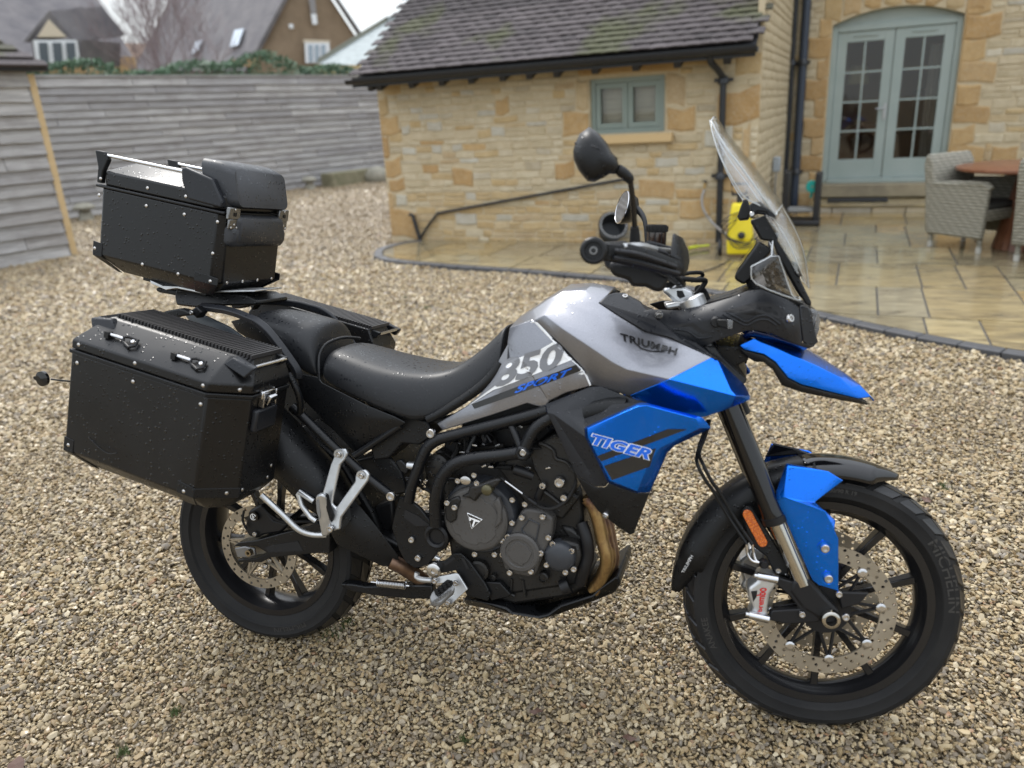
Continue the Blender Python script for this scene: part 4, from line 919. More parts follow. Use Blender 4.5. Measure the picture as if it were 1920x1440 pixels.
_boltb_me = _bolt_me.copy(); _boltb_me.materials.clear(); _boltb_me.materials.append(CASTB)
def bolt(c, n=(0, -1, 0), s=1.0, parent=None, me=None, name='bolt'):
    pr = parent or moto
    M = frame(Vector(c), Vector(n)) @ Matrix.Scale(s, 4); return link(name, me or _bolt_me, None, pr, M, smooth=0)

# ---- picking points on finished parts, flat lettering laid on them
_bvh = {}
def surf(o):
    if o.name not in _bvh:
        bpy.context.view_layer.update(); dg = bpy.context.evaluated_depsgraph_get()
        _bvh[o.name] = (BVHTree.FromObject(o, dg), o.matrix_world.copy())
    return _bvh[o.name]
def hit(o, px, py):
    t, M = surf(o); Mi = M.inverted(); c = Mi @ CAM; d = (Mi.to_3x3() @ ray(px, py)).normalized()
    p, n, i, dist = t.ray_cast(c, d)
    if p is None: p, n, i, dist = t.find_nearest(Mi @ (CAM + ray(px, py) * 2.2))
    if n.dot(d) > 0: n = -n
    return p, n              # in the part's own space
def decal(name, o, pts2, faces, m, off=.0009):
    vs = []
    for x, y in pts2: p, n = hit(o, x, y); vs.append(p + n * off)
    mb = MB(); mb.add(vs, faces); me = mb.mesh(name); flip_to(me, CAMB); return link(name, me, m, o, smooth=0)
def subdiv2(pts, faces, cuts=2, maxlen=5):
    import bmesh
    bm = bmesh.new(); vs = [bm.verts.new((x, y, 0)) for x, y in pts]
    for f in faces:
        try: bm.faces.new([vs[i] for i in f])
        except ValueError: pass
    bmesh.ops.triangulate(bm, faces=bm.faces)
    for _ in range(5):
        es = [e for e in bm.edges if e.calc_length() > maxlen]
        if not es: break
        bmesh.ops.subdivide_edges(bm, edges=es, cuts=1); bmesh.ops.triangulate(bm, faces=bm.faces)
    bm.verts.index_update(); P = [(v.co.x, v.co.y) for v in bm.verts]; F = [[v.index for v in f.verts] for f in bm.faces]; bm.free(); return P, F
def pdecal(name, o, pts, m, off=.0009, crop='P'):
    ox, oy, s = CROPS[crop]; P, F = subdiv2([(ox + x * s, oy + y * s) for x, y in pts], [list(range(len(pts)))]); return decal(name, o, P, F, m, off)
def text2d(body, offset=0.0, shear=0.0, space=1.0):
    c = bpy.data.curves.new('t', 'FONT'); c.body = body; c.size = 1; c.offset = offset; c.shear = shear; c.space_character = space; c.resolution_u = 3; c.fill_mode = 'FRONT' if hasattr(c, 'fill_mode') else None
    to = bpy.data.objects.new('t', c); COL.objects.link(to); bpy.context.view_layer.update()
    dg = bpy.context.evaluated_depsgraph_get(); me = bpy.data.meshes.new_from_object(to.evaluated_get(dg)); bpy.data.objects.remove(to)
    P = [(v.co.x, v.co.y) for v in me.vertices]; F = [list(p.vertices) for p in me.polygons]; bpy.data.meshes.remove(me); return P, F
def tdecal(o, body, quad, m, offset=0.0, shear=0.0, off=.0012, space=1.0, crop='P', box=None, sink=8, name='lettering'):
    """quad: corners TL, TR, BR, BL of the capitals' box in pixels"""
    P, F = text2d(body, offset, shear, space); P0, _ = text2d(body, 0.0, shear, space) if offset else (P, F)
    xs = [p[0] for p in P0]; ys = [p[1] for p in P0]; x0, x1, y0, y1 = min(xs), max(xs), min(ys), max(ys)
    ox, oy, s = CROPS[crop]; TL, TR, BR, BL = [Vector((ox + q[0] * s, oy + q[1] * s)) for q in quad]
    pts = []
    for x, y in P:
        u = (x - x0) / (x1 - x0); v = (y - y0) / (y1 - y0); a = BL.lerp(BR, u); b = TL.lerp(TR, u); q = a.lerp(b, v); pts.append((q.x, q.y))
    P2, F2 = subdiv2(pts, F, maxlen=sink * .6); return decal(name, o, P2, F2, m, off)

# ------------------------------------------------------------------ wheels
def make_wheel(name, M, Ro, wdt, rim_r, rim_w, spokes, rot0, front):
    w = empty(name); w.parent = moto; w.matrix_local = M @ Matrix.Rotation(R(90), 4, 'X')      # wheel's own z = axle
    hw_ = wdt / 2; prof = []
    prof += [(rim_r + .004, -rim_w / 2 + .004), (rim_r + .016, -rim_w / 2 - .004), (Ro - .085 + .02, -hw_ * .90), (Ro - .062, -hw_ * .955), (Ro - .060, -hw_ * .985), (Ro - .055, -hw_ * .985), (Ro - .038, -hw_), (Ro - .036, -hw_ * 1.012), (Ro - .034, -hw_), (Ro - .026, -hw_ * .95)]
    for k in range(11):
        a = -1 + 2 * k / 10; prof.append((Ro - .0295 + (.024) * (1 - a * a), hw_ * .93 * a))
    prof += [(Ro - .026, hw_ * .95), (Ro - .034, hw_), (Ro - .036, hw_ * 1.012), (Ro - .038, hw_), (Ro - .055, hw_ * .985), (Ro - .060, hw_ * .985), (Ro - .062, hw_ * .955), (Ro - .065, hw_ * .90), (rim_r + .016, rim_w / 2 + .004), (rim_r + .004, rim_w / 2 - .004), (rim_r + .002, 0)]
    t = MB(); t.lathe(prof, 120, closed=True); ty = obj('tyre', t, RUBBER, w, smooth=24)
    tr = MB(); nb = 30 if front else 26                                  # raised tread blocks, chevrons across the crown
    def crown(a): return Ro - .024 + .024 * (1 - a * a)
    for k in range(nb):
        for side in (-1, 1):
            for (a0, a1, s0, s1, ln) in ((.05, .50, .0, .35, .50), (.57, .985, .45, .75, .46)):
                g = 2 * math.pi / nb; base = k * g + (0 if side < 0 else g / 2); V = []
                for (aa, ss) in ((a0, s0), (a1, s1)):
                    for d in (0, ln * 1.55):
                        for lift in (-.008, .0006):
                            th = base + (ss + d) * g; r = crown(aa * side) + lift; V.append((r * math.cos(th), r * math.sin(th), hw_ * .93 * aa * side))
                i = V; tr.add([i[0], i[2], i[6], i[4], i[1], i[3], i[7], i[5]], [(0, 1, 2, 3), (4, 5, 6, 7), (0, 1, 5, 4), (1, 2, 6, 5), (2, 3, 7, 6), (3, 0, 4, 7)])
    obj('tread', tr, TREADM, w, smooth=0)
    rb = MB(); h = rim_w / 2
    rb.lathe([(rim_r + .010, -h - .003), (rim_r + .012, -h + .003), (rim_r - .002, -h + .006), (rim_r - .008, -h + .018), (rim_r - .0165, -h * .45), (rim_r - .0175, 0), (rim_r - .0165, h * .45), (rim_r - .008, h - .018), (rim_r - .002, h - .006), (rim_r + .012, h - .003), (rim_r + .010, h + .003), (rim_r - .008, h + .002), (rim_r - .016, h - .014), (rim_r - .0245, h * .4), (rim_r - .0255, 0), (rim_r - .0245, -h * .4), (rim_r - .016, -h + .014), (rim_r - .008, -h - .002)], 96, closed=True)
    rim = obj('rim', rb, RIMM, w, smooth=50)
    hub = MB(); hub.lathe([(.018, -.055), (.034, -.055), (.040, -.03), (.040, .03), (.034, .055), (.018, .055)], 32); obj('hub', hub, RIMM, w)
    for k in range(spokes):
        a = rot0 + 2 * math.pi * k / spokes; s = MB(); d = Vector((math.cos(a), math.sin(a), 0)); q = Vector((-math.sin(a), math.cos(a), 0)); z = Vector((0, 0, 1))
        lean_ = .02 * (1 if k % 2 else -1)
        def ring(r, wt, dp, sh): return [d * r + q * (sh + wt) + z * dp, d * r + q * (sh + wt) - z * dp, d * r + q * (sh - wt) - z * dp, d * r + q * (sh - wt) + z * dp]
        s.hexa(ring(.034, .011, .016, lean_ * .3), ring(.13, .0075, .012, lean_ * .15)); s.hexa(ring(.13, .0075, .012, lean_ * .15), ring(rim_r - .022, .0095, .016, 0)); obj('spoke', s, RIMM, w, bevel=.002, seg=1)
    return w, ty, rim
FWM = SM @ Matrix.Translation((WB, 0, .331)); RWM = Matrix.Translation((0, 0, .321))
fw, ftyre, frim = make_wheel('front_wheel', FWM, .331, .102, .246, .072, 10, .30, True)
rw, rtyre, rrim = make_wheel('rear_wheel', RWM, .321, .150, .221, .112, 10, .12, False)
def disc_mesh(ri, ro, rows, n, th, hole=.0042):
    vs, fs = [], []
    def gv(p): vs.append(p); return len(vs) - 1
    dr = (ro - ri) / rows
    for r_ in range(rows):
        for k in range(n):
            a0, a1 = 2 * math.pi * k / n, 2 * math.pi * (k + 1) / n; am = (a0 + a1) / 2; q0, q1 = ri + dr * r_, ri + dr * (r_ + 1); qm = (q0 + q1) / 2
            P = lambda r, a: (r * math.cos(a), r * math.sin(a), 0)
            ring = [P(q0, a0), P(q0, am), P(q0, a1), P(qm, a1), P(q1, a1), P(q1, am), P(q1, a0), P(qm, a0)]
            R_ = [gv(p) for p in ring]
            if (k + r_ * 2) % 3 == 0 and rows > 1:
                c = Vector(P(qm, am)); er = Vector((math.cos(am), math.sin(am), 0)); ea = Vector((-math.sin(am), math.cos(am), 0))
                ang = [225, 180, 135, 90, 45, 0, 315, 270]
                H = [gv(c + er * hole * math.cos(R(x)) + ea * hole * -math.sin(R(x)) * -1) for x in [180 + 45, 180, 180 - 45, 90, 45, 0, -45, -90]]
                for i in range(8): fs.append((R_[i], R_[(i + 1) % 8], H[(i + 1) % 8], H[i]))
            else: fs.append(tuple(R_))
    m = MB(); m.add(vs, fs); return m
def add_disc(w, z, ri, ro, n, carrier, petals, name='brake_disc'):
    m = disc_mesh(ri, ro, 3, n, .005); me = m.mesh(name); import bmesh
    bm = bmesh.new(); bm.from_mesh(me); bmesh.ops.remove_doubles(bm, verts=bm.verts, dist=1e-5); bmesh.ops.recalc_face_normals(bm, faces=bm.faces); bm.to_mesh(me); bm.free()
    d = link(name, me, DISCM, w, Matrix.Translation((0, 0, z)), smooth=0, solid=.005)
    c = MB(); c.lathe([(.030, -.004), (.058, -.004), (.058, .004), (.030, .004)], 32)
    for k in range(petals):
        a = 2 * math.pi * (k + .15) / petals; e = Vector((math.cos(a), math.sin(a), 0))
        for s_ in (-1, 1):
            b = a + s_ * .33; p0 = Vector((.052 * math.cos(b), .052 * math.sin(b), 0)); c.tube([p0, e * (ri + .003)], .0042, 6)
        c.lathe([(.004, -.005), (.0105, -.005), (.0105, .005), (.004, .005)], 14, Matrix.Translation(e * (ri + .002)))
    obj('disc_carrier', c, CASTB, w, Matrix.Translation((0, 0, z)), smooth=40)
    for k in range(petals):
        a = 2 * math.pi * (k + .15) / petals; e = Vector((math.cos(a), math.sin(a), 0)); b = MB()
        s_ = 1 if z > 0 else -1
        b.lathe([(.0045, -.004), (.0115, -.004), (.0115, .0045), (.0085, .006), (.0045, .006)], 18); obj('disc_bobbin', b, CHROME, w, Matrix.Translation(e * (ri + .002) + Vector((0, 0, z + .003 * s_))), smooth=40)
    return d
add_disc(fw, .070, .122, .160, 96, True, 8); add_disc(fw, -.070, .122, .160, 96, True, 8)
rd = disc_mesh(.100, .1275, 2, 66, .005, .0045); me = rd.mesh('brake_disc'); fix_normals(me); link('brake_disc', me, DISCM, rw, Matrix.Translation((0, 0, .085)), smooth=0, solid=.005)
c = MB()
for k in range(5):
    a = 2 * math.pi * k / 5 + .5; e = Vector((math.cos(a), math.sin(a), 0))
    for s_ in (-.32, .32): c.tube([Vector((.045 * math.cos(a + s_), .045 * math.sin(a + s_), 0)), e * .103], .006, 6)
c.lathe([(.03, -.003), (.055, -.003), (.055, .003), (.03, .003)], 28)
obj('disc_carrier', c, DISCM, rw, Matrix.Translation((0, 0, .085)))
for k in range(5):
    a = 2 * math.pi * k / 5 + .5; link('bolt', _bolt_me, None, rw, Matrix.Translation((.05 * math.cos(a), .05 * math.sin(a), .088)) @ Matrix.Scale(1.2, 4), smooth=0)
# raised sidewall lettering on the front tyre (drawn round the sidewall)
def arc_text(w, body, r, a0, size, z, m, flip=False, offset=.01, wide=1.0):
    P, F = text2d(body, offset); P, F = subdiv2([(x * 100, y * 100) for x, y in P], F, maxlen=14)
    vs = []
    for x, y in P:
        x /= 100; y /= 100; rr = r + y * size; th = a0 - x * size * wide / r; vs.append(Vector((rr * math.cos(th), rr * math.sin(th), z)))
    mb = MB(); mb.add(vs, F); return obj('sidewall_lettering', mb, m, w, smooth=0)
SIDEL = mat('sidewall_relief', (.03, .029, .028), .4)
# sidewall surface height near r
def side_z(hwid): return hwid * .985 + .0008
arc_text(fw, 'MICHELIN', .280, R(38), .034, .0512, SIDEL, wide=1.2); arc_text(fw, 'ANAKEE', .277, R(208), .022, .0512, SIDEL)
arc_text(fw, '100/90 R 19', .283, R(92), .014, .0512, SIDEL); arc_text(rw, 'MICHELIN', .262, R(-60), .026, .0745, SIDEL)

# ------------------------------------------------------------------ front end (steered)
F_ = lambda crop, pts, lat=None: Q(crop, pts, lat, us)
fb, ft = F_('P', [(1502, 1087)], .1)[0], F_('P', [(1392, 820)], .1)[0]; ax = (ft - fb).normalized()
mid = F_('P', [(1452, 968)], .1)[0]; top = ft + ax * .30
cast_dir = lambda p: SM @ Vector((p[0], p[1], p[2]))
axle_l = lambda x, y, z: SM @ Vector((WB + x, -y, .331 + z))
o = tube('fork_tube', [mid + ax * -.005, mid + ax * .0, mid + ax * .02, top], [.029, .030, .027, .027], PIANO, smooth_n=0, seg=28); mirror_o = None
def mirror_steer(o):
    c = o.copy(); COL.objects.link(c); me = o.data.copy(); c.data = me; SI = SM.inverted()
    for v in me.vertices: q = SI @ v.co; q.y = -q.y; v.co = SM @ q
    me.flip_normals(); return c
mirror_steer(o)
o = tube('stanchion', [fb - ax * .01, mid], .0205, STAN, smooth_n=0, seg=28); mirror_steer(o)
o = tube('fork_seal', [mid - ax * .016, mid - ax * .012, mid + ax * .004, mid + ax * .006], [.024, .0315, .0315, .028], CASTB, smooth_n=0, seg=28)
mirror_steer(o)
for k in range(11):
    a = k / 11 * math.pi * 2
# fork foot
foot = MB(); A = F_('FW', [(985, 1075), (1110, 1060), (1160, 1120), (1230, 1200), (1330, 1300), (1345, 1350), (1310, 1400), (1215, 1415), (1160, 1350), (1060, 1290), (960, 1160)], .118)
foot.prism(A, SM.to_3x3() @ Vector((0, .040, 0))); o = part('fork_foot', foot, CASTB, bevel=.008, seg=3); mirror_steer(o)
lug = MB(); lug.prism(F_('FW', [(870, 1050), (985, 1085), (1110, 1240), (1210, 1330), (1180, 1385), (1010, 1400), (920, 1400), (800, 1370), (830, 1300), (1040, 1290), (960, 1190), (860, 1100)], .115), SM.to_3x3() @ Vector((0, .02, 0))); o = part('caliper_mount', lug, CASTB, bevel=.003); mirror_steer(o)
ar = MB(); ar.prism(F_('FW', [(1330, 1160), (1560, 1170), (1490, 1250), (1350, 1290)], .098), SM.to_3x3() @ Vector((0, .012, 0))); part('abs_bracket', ar, CASTB, bevel=.003)
an = MB(); an.lathe([(.0001, -.125), (.016, -.125), (.016, .118), (.0225, .119), (.0205, .134), (.0175, .136), (.0130, .136), (.0125, .112), (.0001, .112)], 24, SM @ Matrix.Translation((WB, 0, .331)) @ Matrix.Rotation(R(90), 4, 'X')); part('axle', an, STAN)
for (u, v, lat, s) in ((1380, 1345, .12, 1.5), (1330, 1175, .12, 1.3), (1055, 1325, .118, 1.3), (875, 998, .085, 1.2)):
    bolt(F_('FW', [(u, v)], lat)[0], SM.to_3x3() @ Vector((0, -1, 0)), s)
# caliper
cal = MB(); cal.prism(F_('FW', [(735, 1025), (870, 1050), (865, 1110), (820, 1180), (800, 1280), (805, 1390), (690, 1375), (655, 1340), (690, 1290), (655, 1200), (650, 1130), (720, 1080)], .118), SM.to_3x3() @ Vector((0, .055, 0)))
calo = part('brake_caliper', cal, ALU, bevel=.008, seg=3); mirror_steer(calo)
for (a, b) in (((720, 1040), (870, 1068)), ((655, 1330), (805, 1365))):
    t = MB(); p, q = F_('FW', [a, b], .124); t.tube([p, q], .0095, 14); t.tube([p - (q - p) * .16, p], .0065, 12); obj('caliper_bolt', t, CHROME, calo)
h = MB(); h.prism(F_('FW', [(672, 1155), (720, 1150), (715, 1195), (690, 1235)], .1188), SM.to_3x3() @ Vector((0, .002, 0))); obj('recess', h, CASTB, calo, smooth=0)
tdecal(calo, 'brembo', [(722, 1306), (716, 1132), (792, 1128), (752, 1306)], REDD, .02, crop='FW', off=.0015)
# reflector stay and reflector
st = MB(); st.prism(F_('FW', [(600, 560), (640, 515), (690, 530), (760, 640), (900, 870), (975, 1010), (900, 1045), (845, 1020), (790, 900), (700, 830), (640, 720)], .087), SM.to_3x3() @ Vector((0, .01, 0))); part('reflector_stay', st, PLASTIC, bevel=.004)
rf = MB(); c0, c1 = F_('FW', [(646, 575), (758, 785)], .0905); d = (c1 - c0).normalized(); nrm = SM.to_3x3() @ Vector((0, -1, 0)); sd_ = d.cross(nrm)
rad = .0112; loop = [c0 - (d * math.cos(a) + sd_ * math.sin(a)) * rad for a in np.linspace(-math.pi / 2, math.pi / 2, 9)] + [c1 + (d * math.cos(a) + sd_ * math.sin(a)) * rad * 1 for a in np.linspace(math.pi / 2 + math.pi, math.pi / 2, 9)][::1]
loop = [c0 + sd_ * rad * math.cos(a) - d * rad * math.sin(a) for a in np.linspace(0, math.pi, 9)] + [c1 - sd_ * rad * math.cos(a) + d * rad * math.sin(a) for a in np.linspace(0, math.pi, 9)]
rf.prism([p + nrm * .004 for p in loop], -nrm * .006); part('reflector', rf, ORANGE, bevel=.001)
# brake lines
for off in (0, .013):
    V = F_('FW', [(300 + off * 400, -20, .10), (275, 100, .115), (270, 200, .12), (330, 320, .12), (400, 420, .11), (500, 590, .10), (640, 800, .105)]); V = [p + SM.to_3x3() @ Vector((off, 0, 0)) for p in V]
    pre = Q('RS', [(1230, 350, .06), (1190, 470, .08), (1150, 600, .10)]) if off == 0 else Q('RS', [(1245, 350, .06), (1210, 470, .08), (1165, 600, .10)])
    tube('brake_hose', pre + V[2:], .0042, PLASTIC, seg=8)
    tube('brake_pipe', [V[-1], *F_('FW', [(650 + off * 3500, 880, .105), (690 + off * 2000, 930, .11), (760, 940, .115)])], .0035, CHROME, seg=8)
bj = MB(); p = F_('FW', [(768, 945)], .115)[0]; bj.lathe([(.011, -.008), (.011, .008), (.007, .014), (.0001, .014)], 14, yfr(p, n=SM.to_3x3() @ Vector((0, -1, 0)))); part('banjo_bolt', bj, CASTB)
# mudguard: a shell round the tyre
def shell(name, R0, a0, a1, hw0, m, lat=0, n=30, drop=.045, taper0=.35, taper1=.25, th=.004, c=(WB, 0, .331), tip=None):
    mb = MB(); vs = []; K = 9
    for i in range(n + 1):
        f = i / n; a = R(a0 + (a1 - a0) * f); w = hw0 * min(1, taper0 + (1 - taper0) * f / .22, taper1 + (1 - taper1) * (1 - f) / .30)
        dr = drop * min(1, .2 + f / .2, .1 + (1 - f) / .35)
        for k in range(K):
            s = -1 + 2 * k / (K - 1); r = R0 - dr * max(0, abs(s) - .55) ** 1.3 / .45 ** 1.3 + .010 * (1 - s * s)
            vs.append(SM @ Vector((c[0] + r * math.cos(a), w * s, c[2] + r * math.sin(a))))
    fs = [(i * K + k, i * K + k + 1, (i + 1) * K + k + 1, (i + 1) * K + k) for i in range(n) for k in range(K - 1)]
    mb.add(vs, fs); me = mb.mesh(name); ctr = SM @ Vector(c)
    flip_to(me, ctr + Vector((0, 0, 50))); return link(name, me, m, moto, smooth=50, solid=th)
mg = shell('front_mudguard', .350, 181, 96, .066, PLASTIC, drop=.055, taper0=.25, taper1=.9)
mg2 = shell('mudguard_nose', .352, 100, 63, .066, PIANO, drop=.030, taper0=.95, taper1=.22)
tdecal(mg, 'TRIUMPH', [(152, 1010), (222, 878), (244, 892), (172, 1016)], WHTD, .0, crop='FW', off=.002)
# black lip, enlarged over the far fork cover so its top shows dark
slabp('darkening_lip', F_('FW', [(775, 150), (843, 44), (1030, 88), (1115, 128), (900, 140)], -.03), PIANO, .006)
# blue fork cover
V = F_('FW', [(935, 190, .108), (1255, 255, .112), (1368, 325, .108), (1155, 485, .118), (1310, 620, .118), (1300, 695, .132), (1330, 760, .128), (1330, 1155, .122), (1180, 1110, .128), (1130, 1070, .122), (860, 470, .120), (858, 400, .118), (925, 455, .136), (1080, 480, .132), (945, 215, .118), (1225, 560, .134), (1345, 345, .100), (1250, 245, .100)])
FC = [(0, 14, 12, 11), (14, 1, 2, 3, 13, 12), (0, 1, 14), (11, 12, 10), (12, 13, 3, 4, 5, 15), (10, 12, 15, 5, 6, 7, 8, 9)]
fcov = facet('fork_cover', V, FC, BLUE, .006, .006, seg=3)
mirror_steer(fcov)
for (u, v) in ((1225, 828), (1250, 1055)):
    p, n = hit(fcov, 1240 + u * .25, 820 + v * .25); bolt(p + n * .001, n, 1.7, parent=fcov)
    ring = MB(); ring.lathe([(.0115, -.001), (.0165, -.001), (.0165, .0012), (.0115, .0006)], 24, frame(p, n)); obj('bolt_recess', ring, BLUE, fcov)
DIGIT = mat('digit_grey', (.19, .195, .21), .4)
# ------------------------------------------------------------------ tank and bodywork
def mirrored_mesh(V, F):
    """both halves of a body: vertices with lat > 0 are doubled on the other side"""
    W = list(V); idx = {}
    for i, p in enumerate(V):
        if abs(p.y) < 1e-6: idx[i] = i
        else: idx[i] = len(W); W.append(Vector((p.x, -p.y, p.z)))
    return W, list(F) + [tuple(idx[i] for i in f)[::-1] for f in F]
# tank: 0..  (px, py, lat) picked on the photograph's tank edges
TV = Q('TK', [
    (300, 380, .085), (480, 320, .150), (560, 281, .168), (700, 385, .182), (880, 505, .200), (1080, 640, .214), (1180, 690, .222), (1500, 765, .245),   # 0-7 crease
    (330, 345, .060), (600, 160, .085), (700, 105, .095), (870, 98, .100), (1035, 132, .105),                                                       # 8-12 upper shoulder
    (970, 190, .135), (1120, 290, .150), (1320, 410, .165), (1500, 455, .178), (1700, 545, .190), (1822, 600, .195),                                  # 13-18 upper right edge
    (500, 330, .160), (700, 520, .172), (860, 690, .180), (915, 812, .178), (1195, 892, .196), (960, 815, .178),                                    # 19-24 lower edge of the dark band
    (740, 200, .135), (940, 290, .158), (1080, 400, .178), (930, 430, .186), (1200, 560, .205), (680, 255, .148), (1450, 620, .215)])                 # 25-31 inner ridges
TF = [(0, 8, 9, 30, 1), (1, 30, 2), (30, 25, 26, 28), (9, 10, 25, 30), (10, 11, 13, 25), (11, 12, 13), (25, 13, 14, 26), (26, 14, 15, 27), (28, 26, 27, 29), (2, 30, 28, 3), (3, 28, 29, 4), (4, 29, 5), (5, 29, 31, 6), (6, 31, 7),
      (29, 27, 15, 16), (29, 16, 17, 31), (31, 17, 18, 7),
      (1, 2, 19), (2, 3, 20, 19), (3, 4, 21, 20), (4, 5, 22, 21), (5, 6, 24, 22), (6, 7, 23, 24)]
top = [(TV[8], 0), (TV[9], 0), (TV[10], 0), (TV[11], 0), (TV[12], 0)]
cz = []
for p, _ in top: cz.append(Vector((p.x + .0, 0, p.z + .012)))
n0 = len(TV); TV += cz
TF += [(8, 9, n0 + 1, n0), (9, 10, n0 + 2, n0 + 1), (10, 11, n0 + 3, n0 + 2), (11, 12, n0 + 4, n0 + 3)]
W, FF = mirrored_mesh(TV, TF)
mb = MB(); mb.add(W, FF); me = mb.mesh('fuel_tank'); flip_to(me, CAMB)
tank = link('fuel_tank', me, SILV, moto, smooth=70, solid=.006, bevel=.009, seg=3)
# side panel with the model lettering (under the knees)
SPV = Q('P', [(955, 614, .118), (997, 600, .150), (1006, 603, .158), (1040, 640, .170), (1072, 675, .178), (1095, 695, .182), (1109, 723, .180), (1062, 736, .172), (1030, 752, .168), (1021, 765, .166), (1001, 760, .166), (988, 756, .164), (920, 779, .158), (830, 807, .152), (818, 794, .146), (870, 764, .150), (918, 735, .154), (940, 703, .150), (950, 680, .140), (951, 640, .125), (985, 690, .165), (1010, 720, .170)])
side = facet('side_panel', SPV, [(0, 1, 20, 19), (1, 2, 3, 20), (19, 20, 18), (18, 20, 17), (17, 20, 16), (20, 3, 4, 21), (21, 4, 5, 6, 7), (20, 21, 8), (21, 7, 8), (20, 8, 9, 10, 11), (20, 11, 12, 16), (16, 12, 15), (15, 12, 13, 14)], SILV, .005, .003, mirror=True, smooth=50)
pdecal('badge_patch', side, [(132, 860), (215, 745), (262, 645), (530, 542), (632, 484), (690, 545), (770, 620), (560, 702), (240, 825)], WHTD, .0028, crop='TK')
pdecal('badge_stripe', side, [(20, 950), (240, 866), (800, 655), (838, 700), (320, 890), (40, 985)], BLKD, .0026, crop='TK')
tdecal(side, '850', [(232, 636), (700, 492), (690, 662), (186, 826)], DIGIT, .034, .10, off=.0042, space=.98, crop='TK')
tdecal(side, 'SPORT', [(365, 815), (770, 680), (752, 728), (345, 868)], BLUD, .03, .2, off=.0038, crop='TK')
pdecal('pinstripe', side, [(957, 611), (997, 598), (1003, 600), (1072, 672), (1095, 692), (1108, 722), (1106, 723), (1093, 694), (1070, 675), (1001, 603), (996, 601), (957, 613)], WHTD, .0012)
pdecal('badge_patch', side, [(868, 776), (975, 746), (990, 753), (925, 775), (834, 803), (824, 798)], WHTD, .0008) if False else None
# lettering on the tank: TRIUMPH with its swoosh
tdecal(tank, 'TRIUMPH', [(1133, 424), (1562, 540), (1545, 585), (1140, 474)], BLKD, .034, .0, crop='TK', off=.0026, space=1.10)
sw = [(1225, 472), (1290, 530), (1360, 552), (1440, 556), (1498, 548), (1495, 553), (1440, 564), (1355, 560), (1283, 538), (1222, 478)]
pdecal('swoosh', tank, sw, BLKD, .0024, crop='TK')
# black trim above the tank, and the tank's filler pad
slabp('tank_trim', Q('TK', [(968, 190, .137), (1040, 132, .108), (1090, 120, .09), (1150, 120, .07), (1280, 190, .08), (1310, 235, .10), (1420, 330, .16), (1560, 430, .172), (1700, 500, .185), (1840, 590, .19), (1900, 640, .19), (1830, 605, .197), (1700, 550, .192), (1500, 458, .18), (1320, 412, .168), (1120, 292, .152)]), PLAST_G, .03, .004)
bolt(Q('TK', [(1168, 150)], .082)[0], (.1, -.5, .8), 1.2)
fl = MB(); fl.lathe([(.042, 0), (.042, .012), (.034, .018), (.0001, .018)], 28, frame(Vector((1.0, 0, 1.068)), (-.2, 0, 1))); part('filler_cap', fl, CASTB, bevel=.002)
slabp('console_strip', [Vector((.98, -.07, 1.095)), Vector((1.10, -.08, 1.045)), Vector((1.16, -.07, 1.02)), Vector((1.16, -.07, .99)), Vector((.98, -.07, 1.06))], PLAST_G, .14, .006)
# blue wing at the front of the tank
BV = Q('NS', [(612, 682, .197), (660, 690, .188), (870, 890, .150), (908, 968, .165), (905, 1000, .172), (760, 1060, .190), (560, 1132, .205), (300, 845, .247), (800, 970, .236), (0, 968, .198), (330, 1120, .205), (760, 925, .225), (300, 1100, .19)])
wing = facet('tank_wing', BV, [(0, 7, 8, 11, 1), (1, 11, 2), (2, 11, 8, 3), (7, 9, 10, 8), (8, 10, 6, 5), (8, 5, 4, 3), ], BLUE, .005, .005, mirror=True, seg=3, smooth=40)
pdecal('panel_gap', wing, [(595, 690), (300, 842), (0, 962), (0, 970), (302, 850), (612, 688)], BLKD, .0006, crop='NS') if False else None
# black radiator shroud: hooded top, dished face, lower tail
SV = Q('RS', [(10, 232, .172), (350, 98, .178), (425, 95, .182), (640, 180, .205), (770, 215, .225), (1000, 270, .235), (690, 228, .235), (318, 398, .238), (300, 335, .195), (380, 235, .190), (620, 215, .200),   # 0-10
              (62, 300, .200), (22, 292, .196), (240, 762, .212), (380, 848, .228), (450, 852, .236), (482, 824, .240), (420, 700, .244), (310, 480, .246), (302, 412, .240), (150, 290, .196), (330, 720, .215)])
facet('radiator_shroud', SV, [(0, 1, 20, 11, 12), (1, 2, 9, 20), (2, 3, 10, 9), (3, 4, 6, 10), (9, 10, 6, 8), (6, 7, 8), (20, 9, 8, 19), (11, 20, 19, 18), (12, 11, 13), (11, 18, 17, 21), (11, 21, 13), (13, 21, 14), (21, 17, 16, 15), (21, 15, 14), (8, 7, 19)], PLAST_G, .004, .004, mirror=True, smooth=45)
LV = Q('RS', [(240, 770, .208), (380, 855, .226), (455, 858, .236), (484, 826, .240), (700, 903, .244), (792, 900, .236), (672, 1205, .222), (640, 1212, .220), (560, 1160, .215), (400, 1030, .205), (320, 915, .205), (545, 1000, .235), (610, 1100, .228)])
lower = facet('shroud_tail', LV, [(0, 1, 2, 11, 10), (2, 3, 4, 11), (4, 5, 6, 12, 11), (6, 7, 8, 12), (8, 9, 11, 12), (9, 10, 11)], PLASTIC, .004, .003, mirror=True, smooth=45)
p, n = hit(lower, 1020 + 467 * .25, 700 + 1060 * .25); bolt(p, n, 1.4, parent=lower)
tube('inner_duct', Q('RS', [(330, 300, .17), (500, 260, .18), (640, 260, .19)]), .03, PLASTIC, smooth_n=2)
